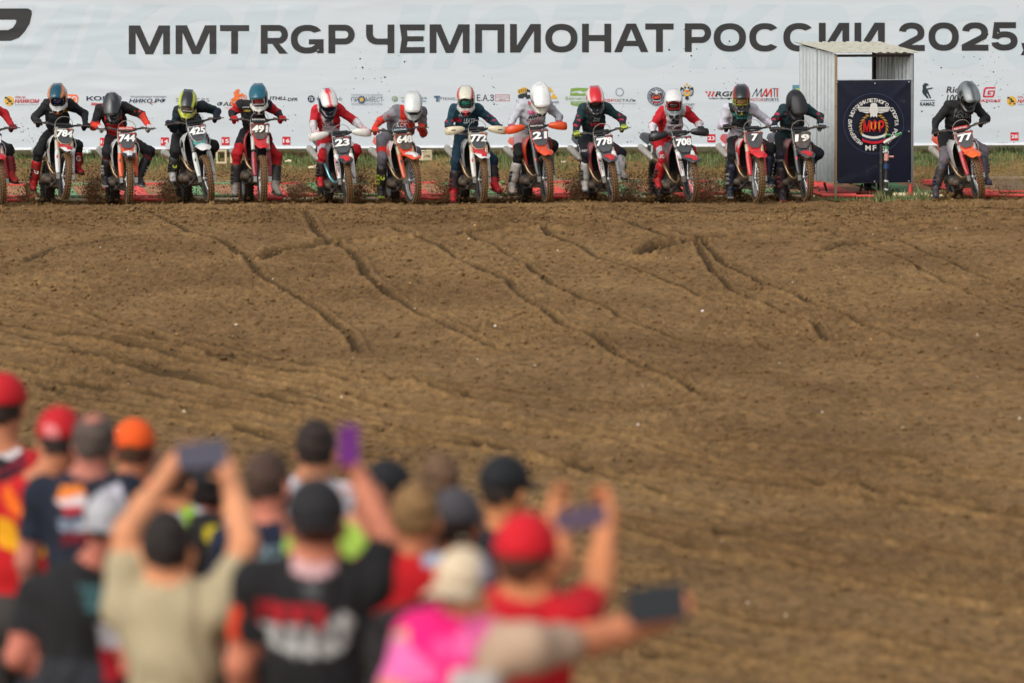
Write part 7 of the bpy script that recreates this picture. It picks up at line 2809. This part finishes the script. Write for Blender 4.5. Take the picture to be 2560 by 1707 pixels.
RD_, BK = (200, 18, 34), (24, 24, 26)
SPECT = [
    dict(hd=(8, 1020), d=18.0, hk=1.08, hw=.15, cap=RD_, shirt=(200, 30, 40), yaw=10, hair=(60, 44, 36), sh=(2, 1152),
         marks=[([(-60, 1100), (30, 1110), (55, 1125), (20, 1160), (-60, 1170)], (226, 222, 222)), ([(-60, 1130), (30, 1150), (10, 1175), (-60, 1165)], (30, 28, 30)), ([(0, 1180), (60, 1120), (70, 1160), (10, 1230)], (120, 20, 50)), ([(-80, 1200), (60, 1170), (60, 1700), (-80, 1700)], (34, 26, 34))],
         label='person in a red cap and red, white and black shirt, farthest left'),
    dict(hd=(150, 1104), d=15.6, hk=.95, cap=RD_, shirt=(200, 16, 26), yaw=-6, sh=(88, 1236), pel=(52, 1530), hair=(60, 44, 36), pants=(70, 66, 62), hw=.235, big=1.3, cmarks=[([(108, 1060), (142, 1062), (150, 1100), (115, 1105)], (232, 140, 140))],
         marks=[([(100, 1140), (150, 1145), (165, 1175), (130, 1180), (104, 1165)], (240, 170, 60)), ([(5, 1230), (20, 1210), (45, 1250), (62, 1290), (50, 1300), (20, 1270)], (240, 120, 20)),
                ([(60, 1240), (100, 1260), (140, 1270), (130, 1330), (80, 1345), (55, 1320)], (236, 190, 190)), ([(-10, 1290), (30, 1300), (50, 1345), (90, 1370), (145, 1340), (150, 1370), (80, 1400), (20, 1370), (-10, 1360)], (246, 180, 20))],
         label='person in a red cap and a red shirt with yellow flames, leaning left'),
    dict(hd=(236, 1110), d=15.0, hk=.92, hair=(96, 82, 74), bald=1, shirt=(26, 36, 54), yaw=5, sh=(212, 1222), skin=(196, 130, 112), hw=.19, sleeve=(26, 36, 54),
         marks=[([(150, 1215), (205, 1210), (215, 1235), (140, 1250)], (236, 140, 60)), ([(140, 1250), (215, 1235), (212, 1262), (150, 1268)], (226, 214, 214)), ([(150, 1268), (212, 1262), (200, 1284), (165, 1285)], (200, 40, 60)),
                ([(146, 1298), (232, 1294), (232, 1324), (146, 1326)], (150, 160, 176), .5), ([(150, 1332), (240, 1330), (240, 1362), (152, 1362)], (120, 14, 40)), ([(240, 1230), (300, 1205), (320, 1270), (300, 1330), (236, 1300)], (200, 196, 206))],
         label='balding person in a navy vest with a round orange and white emblem'),
    dict(hd=(336, 1128), d=16.9, cap=(240, 100, 20), shirt=(230, 80, 40), yaw=-5, sh=(315, 1235), hair=(90, 60, 40), brim=(230, 90, 20), back=0, cmarks=[([(296, 1120), (330, 1110), (350, 1150), (300, 1160)], (150, 84, 20))],
         marks=[([(300, 1215), (360, 1230), (370, 1260), (310, 1270)], (240, 190, 160))], label='person in a bright orange cap and orange shirt'),
    dict(hd=(266, 1318), d=13.6, hk=.84, cap=(190, 188, 190), shirt=(28, 27, 28), yaw=15, sh=(190, 1478), skin=(206, 130, 110), hw=.19, back=1, hair=(70, 56, 50),
         arms=[((44, 1640, -.05), (165, 1690, .1), (1, 0, 0)), None],
         marks=[([(198, 1460), (255, 1465), (258, 1540), (215, 1530)], (70, 110, 112), .35), ([(245, 1560), (300, 1550), (300, 1620), (248, 1620)], (200, 196, 200)), ([(250, 1620), (300, 1620), (305, 1707), (262, 1707)], (190, 30, 50))],
         label='person in a black T-shirt and pale cap with a hand on the hip'),
    dict(hd=(430, 1205), d=15.0, hair=(92, 62, 42), shirt=(206, 202, 206), yaw=20, sh=(440, 1310), skin=(220, 150, 110),
         marks=[([(440, 1245), (470, 1235), (500, 1310), (470, 1320)], (160, 200, 60)), ([(470, 1290), (560, 1260), (560, 1500), (480, 1500)], (30, 28, 26)), ([(510, 1320), (545, 1310), (550, 1380), (520, 1390)], (200, 180, 30))],
         label='brown haired person in a white shirt with a fluorescent green strap, between raised arms'),
    dict(hd=(512, 1232), d=15.6, hair=(50, 34, 28), shirt=(28, 26, 28), yaw=-20, cap=(30, 28, 30), skin=(220, 130, 100), marks=[([(505, 1320), (560, 1300), (560, 1360), (505, 1370)], (200, 40, 70))],
         label='person in black, mostly hidden behind the raised phone of the beige shirt'),
    dict(hd=(672, 1214), d=14.6, hair=(86, 62, 48), shirt=(26, 36, 60), yaw=30, byaw=10, sh=(668, 1350), skin=(216, 140, 116),
         marks=[([(622, 1368), (718, 1362), (716, 1425), (626, 1428)], (130, 150, 156), .22)], label='person with short brown hair and a navy shirt, looking right'),
    dict(hd=(790, 1128), d=16.4, hair=(52, 36, 26), shirt=(214, 208, 214), yaw=15, sh=(775, 1232), skin=(206, 146, 110),
         marks=[([(740, 1250), (850, 1240), (860, 1500), (730, 1500)], (60, 60, 70))], label='dark haired person in a white collared shirt, farthest up the crowd'),
    dict(hd=(968, 1232), d=16.0, cap=(30, 32, 36), shirt=(50, 44, 44), yaw=50, hair=(50, 40, 34), skin=(206, 140, 100), sh=(962, 1340), label='small person in a black peaked cap, face turned right'),
    dict(hd=(1100, 1212), d=16.3, hair=(122, 92, 66), shirt=(150, 118, 96), yaw=-10, sh=(1096, 1320), skin=(190, 136, 100), label='fair haired person in a light brown shirt behind the black caps'),
    dict(hd=(928, 1290), d=13.2, hk=.8, hair=(170, 110, 80), shirt=(170, 206, 90), yaw=-15, byaw=-20, sh=(866, 1352), skin=(214, 150, 120), hw=.19, label='person in a fluorescent green shirt behind the big black shirt'),
    dict(hd=(1040, 1300), d=13.0, hair=(150, 116, 72), shirt=(206, 16, 30), yaw=8, sh=(1010, 1430), skin=(206, 136, 100), hw=.17,
         marks=[([(1045, 1360), (1105, 1350), (1112, 1400), (1060, 1420)], (180, 196, 216)), ([(900, 1540), (1120, 1480), (1120, 1950), (900, 1950)], (62, 58, 58))], label='fair haired person in a bright red shirt'),
    dict(hd=(1140, 1318), d=13.4, hair=(58, 40, 28), cap=(84, 80, 84), back=0, shirt=(30, 36, 50), yaw=25, sh=(1140, 1440), skin=(150, 90, 60), label='person in a faded grey cap over dark brown hair'),
    dict(hd=(1262, 1228), d=14.5, cap=(26, 30, 34), hair=(60, 44, 34), shirt=(24, 30, 40), yaw=38, byaw=20, sh=(1246, 1372), skin=(206, 140, 94), arms=[((1140, 1400, .1), (1176, 1290, .3), (0, 1, 0)), None],
         label='person in a black cap and dark shirt, face turned to the right'),
    dict(hd=(418, 1378), d=12.0, hair=(44, 32, 26), shirt=(186, 172, 140), yaw=6, sh=(432, 1505), skin=(230, 164, 122), hw=.20, big=1.08, pants=(100, 96, 90),
         arms=[((318, 1330, .05), (432, 1165, .35), (1, 0, 0)), ((612, 1360, .05), (570, 1175, .35), (-1, 0, 0))],
         label='person in a beige T-shirt holding a phone up with both arms'),
    dict(hd=(790, 1312), d=11.7, cap=(40, 38, 40), hair=(96, 60, 40), shirt=(26, 25, 26), yaw=-4, sh=(784, 1440), skin=(214, 140, 110), hw=.205, big=1.12, back=1,
         arms=[((600, 1660, .0), (620, 1780, .15), (1, 0, 0)), ((962, 1360, .1), (905, 1205, .35), (-1, 0, 0))],
         marks=[([(728, 1388), (842, 1388), (840, 1428), (784, 1448), (732, 1428)], (220, 180, 180)), ([(642, 1500), (745, 1512), (818, 1520), (810, 1575), (645, 1552)], (180, 22, 38), .12),
                ([(648, 1556), (800, 1572), (850, 1530), (890, 1540), (885, 1590), (840, 1640), (740, 1640), (655, 1600)], (190, 188, 184), .14), ([(752, 1455), (800, 1458), (795, 1495), (758, 1492)], (90, 92, 92)),
                ([(540, 1500), (600, 1520), (606, 1707), (540, 1707)], (220, 70, 20), .09), ([(900, 1540), (950, 1545), (945, 1600), (905, 1590)], (20, 50, 60))],
         label='person in a black cap and printed black shirt, one arm raised with a purple phone'),
    dict(hd=(1158, 1478), d=10.5, hk=.80, cap=(226, 206, 176), shirt=(238, 20, 128), yaw=25, byaw=22, sh=(1180, 1592), pel=(1010, 1990), skin=(226, 150, 110), hw=.20, sleeve=(196, 168, 144), hair=(150, 130, 120), back=1, pants=(200, 200, 200),
         cmarks=[([(1200, 1390), (1260, 1400), (1260, 1500), (1200, 1500)], (210, 206, 220))],
         arms=[((960, 1790, -.1), (980, 1930, 0), (1, 0, 0)), ((1470, 1600, .15), (1655, 1548, .35), (-.2, .2, .9))],
         marks=[([(950, 1590), (1010, 1600), (1100, 1680), (1080, 1707), (900, 1707)], (240, 120, 180)), ([(1180, 1540), (1290, 1560), (1220, 1600), (1150, 1660), (1130, 1600)], (240, 110, 170)), ([(1235, 1545), (1500, 1500), (1500, 1720), (1170, 1720), (1190, 1620)], (196, 168, 144)), ([(1130, 1672), (1250, 1680), (1250, 1900), (1090, 1900)], (206, 200, 196)),
                ([(1080, 1600), (1120, 1590), (1130, 1640), (1090, 1650)], (240, 90, 160))],
         label='person in a pink vest and pale cap stretching an arm out to the right'),
    dict(hd=(1316, 1404), d=11.0, cap=(214, 12, 38), hair=(100, 62, 40), shirt=(206, 16, 38), yaw=20, byaw=20, sh=(1322, 1535), pel=(1270, 1930), skin=(222, 150, 104), hw=.150,
         arms=[((1400, 1400, .75), (1388, 1300, .8), (1, 0, 0)), ((1492, 1475, .15), (1518, 1300, .35), (-1, 0, 0))],
         label='person in a bright red cap and red shirt filming overhead with a phone'),
]
for s in SPECT:
    spect(s)
u_ = Vector((1, 0, 0))
phone('phone', P(504, 1136, 10.36), (1, .1, .08), (0, .1, 1), .165, .085, (84, 82, 100), 'grey phone held sideways above the beige T-shirt')
phone('phone', P(872, 1112, 10.22), (1, 0, 0), (.1, 0, 1), .066, .130, (112, 34, 128), 'purple phone held upright by the raised arm in the black shirt', th=.012)
phone('phone', P(1452, 1294, 8.94), (1, .1, .12), (0, .2, 1), .15, .062, (84, 60, 84), 'dark purple phone held sideways above the red cap')
phone('tablet', P(1640, 1508, 9.16), (1, .1, .10), (0, .15, 1), .175, .105, (20, 26, 32), 'black tablet held out at arm\'s length on the right', th=.012)
# ================================================================ FLUNG DIRT
rd = np.random.default_rng(21)


def dirt_cloud(name, label, pts, sizes, col, material, seed):
    o = scatter(name, pts, sizes, material, seed=seed, flat=.9)
    tag(o, label, 'flying dirt', kind='stuff')


M_CLOD = mat('flying_soil', lin((58, 44, 34)), rough=.95)
M_SPRAY = mat('spray_soil', lin((116, 80, 46)), rough=.95)
# specks hanging in front of the banner
spots = [(60, 325, 30, 60, 60), (110, 300, 30, 70, 60), (700, 300, 60, 60, 40), (940, 210, 90, 110, 90), (1010, 290, 70, 70, 60), (1240, 260, 60, 90, 50), (1590, 290, 70, 70, 50), (1790, 190, 120, 130, 70),
         (1850, 300, 90, 80, 60), (2380, 200, 150, 120, 40), (2490, 240, 60, 110, 110), (1560, 330, 60, 40, 40), (460, 330, 80, 60, 30), (2460, 150, 90, 100, 60), (1700, 140, 100, 90, 20), (880, 120, 120, 80, 14)]
P_, S_ = [], []
for (cx, cy, sx, sy, n) in spots:
    for _ in range(int(n * .75)):
        x, y = rd.normal(cx, sx * .5), rd.normal(cy, sy * .5)
        if y > 362:
            continue
        d_ = rd.uniform(46.2, 50.5)
        P_.append(tuple(P(x, y, d_)))
        S_.append(min(.003 + rd.gamma(1.1, .0040), .024))
dirt_cloud('airborne_clods', 'small dark clods of dirt flying through the air before the white banner', np.array(P_), np.array(S_), None, M_CLOD, 31)
# roost kicked up beside and behind each rear wheel
P_, S_ = [], []
for b in BIKES:
    M = BIKE_M[b['num']]
    c = M @ Vector((-.05, 0, .02))
    amp = {'784': 1.5, '744': 1.6, '425': 1.5, '491': .8, '23': 1.7, '648': 1.1, '772': 1.4, '21': 1.0, '778': 1.8, '708': 1.4, '7': 1.5, '19': .7, '77': .6, '211': .8}[b['num']]
    for _ in range(int(800 * amp)):
        t = rd.beta(1.0, 2.4)
        h = t * .62 * amp ** .5
        w = .10 + .30 * t
        side = rd.choice([-1, 1], p=[.62, .38])
        x = c.x + side * (.08 + abs(rd.normal(0, w))) * 1.0
        y = c.y + rd.uniform(-.1, 1.0)
        z = float(gz(y)) + h + abs(rd.normal(0, .02))
        P_.append((x, y, z))
        S_.append(min(.003 + rd.gamma(1.3, .0036), .022))
for (sx, top, wd, n) in ((62, 415, 20, 900), (236, 405, 24, 2600), (424, 420, 26, 2200), (735, 420, 34, 1900), (897, 395, 26, 2600), (1112, 430, 30, 1500), (1265, 455, 22, 700), (1447, 425, 30, 2200),
                         (1575, 410, 34, 2400), (1768, 415, 34, 2200), (1822, 445, 26, 900), (2330, 480, 20, 500), (2500, 455, 30, 700)):
    for _ in range(n):
        t = rd.beta(1.0, 1.7)
        y = 506 - (506 - top) * t
        x = sx + rd.normal(0, wd * (.35 + .55 * t)) + 8 * math.sin(t * 5 + sx)
        P_.append(tuple(P(x, y, rd.uniform(45.9, 47.0))))
        S_.append(min(.003 + rd.gamma(1.2, .0035), .022) * (1.1 - .4 * t))
dirt_cloud('wheel_roost', 'brown dirt sprayed up by the spinning rear wheels', np.array(P_), np.array(S_), None, M_SPRAY, 33)
P_, S_ = [], []
for b in BIKES:
    c = BIKE_M[b['num']] @ Vector((-.05, 0, .02))
    for _ in range(420):
        x, y = rd.normal(c.x, .28), c.y + rd.uniform(-.3, .7)
        z = float(gz(y)) + max(0, .10 - .30 * abs(x - c.x)) * rd.random() + .005
        P_.append((x, y, z))
        S_.append(min(.008 + rd.gamma(1.6, .009), .05))
dirt_cloud('churned_heaps', 'low heaps of churned soil thrown up round the rear wheels', np.array(P_), np.array(S_), None, M_PAD, 35)
# dirt scattered over the gates
P_, S_ = [], []
for _ in range(2600):
    x, y = rd.uniform(-8.5, 8.5), rd.uniform(46.8, 49.4)
    if vnoise(np.array([x * 1.6]), np.array([y * 1.8]), 51)[0] < rd.uniform(-.3, .7):
        continue
    z = float(gz(y)) + .045 + .115 / 1.9 * max(0, min(1, (y - 47.1) / 1.9)) * .0
    P_.append((x, y, z))
    S_.append(min(.006 + rd.gamma(1.4, .010), .05))
dirt_cloud('gate_dirt', 'loose dirt scattered over the start gates', np.array(P_), np.array(S_), None, M_PAD, 37)

# dust puff behind the last bike
dm = bpy.data.materials.new('dust')
dm.use_nodes = True
dn = dm.node_tree
dn.nodes.clear()
do = dn.nodes.new('ShaderNodeOutputMaterial')
dv = dn.nodes.new('ShaderNodeVolumePrincipled')
dv.inputs['Color'].default_value = (.62, .46, .32, 1)
dt = dn.nodes.new('ShaderNodeTexCoord')
nz = dn.nodes.new('ShaderNodeTexNoise')
nz.inputs['Scale'].default_value = 2.6
nz.inputs['Detail'].default_value = 5
dn.links.new(dt.outputs['Object'], nz.inputs['Vector'])
vl = dn.nodes.new('ShaderNodeVectorMath')
vl.operation = 'LENGTH'
dn.links.new(dt.outputs['Object'], vl.inputs[0])
m1 = dn.nodes.new('ShaderNodeMapRange')
m1.inputs[1].default_value = 1.0
m1.inputs[2].default_value = .15
m1.inputs[3].default_value = 0
m1.inputs[4].default_value = 1
dn.links.new(vl.outputs['Value'], m1.inputs[0])
m2 = dn.nodes.new('ShaderNodeMapRange')
m2.inputs[1].default_value = .42
m2.inputs[2].default_value = .68
m2.inputs[3].default_value = 0
m2.inputs[4].default_value = 7.0
dn.links.new(nz.outputs['Fac'], m2.inputs[0])
mm_ = dn.nodes.new('ShaderNodeMath')
mm_.operation = 'MULTIPLY'
dn.links.new(m1.outputs[0], mm_.inputs[0])
dn.links.new(m2.outputs[0], mm_.inputs[1])
dn.links.new(mm_.outputs[0], dv.inputs['Density'])
dn.links.new(dv.outputs[0], do.inputs['Volume'])
bm_ = bmesh.new()
bmesh.ops.create_icosphere(bm_, subdivisions=3, radius=1.0)
me = bpy.data.meshes.new('dust_puff')
bm_.to_mesh(me)
bm_.free()
c = P(2520, 472, 47.6)
o = link('dust_puff', me, material=dm)
o.location = c
o.scale = (.50, .55, .26)
tag(o, 'puff of pale brown dust drifting behind bike 77', 'dust', kind='stuff')

for (px, py, sx, sz) in ((236, 462, .16, .22), (424, 470, .15, .18), (740, 470, .22, .17), (897, 460, .18, .24), (1447, 470, .20, .20), (1575, 465, .24, .22), (1770, 465, .24, .20)):
    o = link('dust_puff', me, material=dm)
    o.location = P(px, py, 46.6)
    o.scale = (sx, .3, sz)
    tag(o, 'brown puff of dust hanging in the dirt thrown up beside a rear wheel', 'dust', group='dust puffs beside the rear wheels', kind='stuff')

# helper standing inside the shed, only the boots show under the banner
q_ = P(2186, 470, 47.8)
g_ = float(gz(47.8))
O = Vector((q_.x, 47.8, g_))
pr = [ell((0, 0, 1.16), (.09, .11, .22), tag=1, k=.05), ell((0, 0, .86), (.11, .15, .15), tag=6, k=.05), cone((-.15, 0, 1.30), (.15, 0, 1.30), .06, .06, tag=1, k=.05), cone((0, 0, 1.32), (0, -.03, 1.42), .05, .05, tag=10, k=.02),
      ell((0, -.04, 1.50), (.075, .09, .10), tag=10, k=.02), ell((0, -.13, 1.49), (.012, .02, .02), tag=10, k=.01), ell((-.075, -.03, 1.49), (.01, .016, .03), tag=10, k=.005), ell((.075, -.03, 1.49), (.01, .016, .03), tag=10, k=.005)]
for sg in (-1, 1):
    pr += [cone((.08 * sg, 0, .82), (.09 * sg, -.03, .45), .085, .065, tag=6, k=.04), cone((.09 * sg, -.03, .45), (.10 * sg, 0, .14), .062, .055, tag=6, k=.03), cone((.10 * sg, 0, .14), (.10 * sg, 0, .07), .058, .055, tag=7, k=.02),
           cone((.10 * sg, -.02, .05), (.12 * sg, -.15, .045), .05, .042, tag=7, k=.02), cone((.17 * sg, 0, 1.28), (.22 * sg, .03, 1.02), .052, .042, tag=1, k=.03), cone((.22 * sg, .03, 1.02), (.14 * sg, -.16, .92), .04, .03, tag=1, k=.02)]
    hb_ = Vector((.14 * sg, -.16, .92))
    pr += hand(hb_, Vector((-.4 * sg, -1, -.2)), Vector((0, 0, -1)))
V, F, T_ = sdf_mesh(pr, .014)
col = np.tile(C(60, 66, 74), (len(V), 1))
col[T_ == 6] = C(44, 44, 48)
col[T_ == 7] = C(26, 26, 28)
col[(T_ == 10) | (T_ == 20)] = C(*SK)
rt = empty('person', O)
tag(rt, 'helper inside the metal shed, only dark boots showing under the navy banner', 'official')
link('body', mesh_np('body', V, F, col=col), rt, M_TEE)
V, F, T_ = sdf_mesh([ell((0, -.03, 1.525), (.083, .095, .10), tag=1), rbox((0, -.15, 1.47), (.1, .08, .09), rd=.02, k=.01, sub=True), rbox((0, 0, 1.38), (.15, .15, .08), rd=.02, k=.01, sub=True)], .012)
link('hair', mesh_np('hair', V, F, col=np.tile(C(60, 44, 34), (len(V), 1))), rt, M_HAIR)
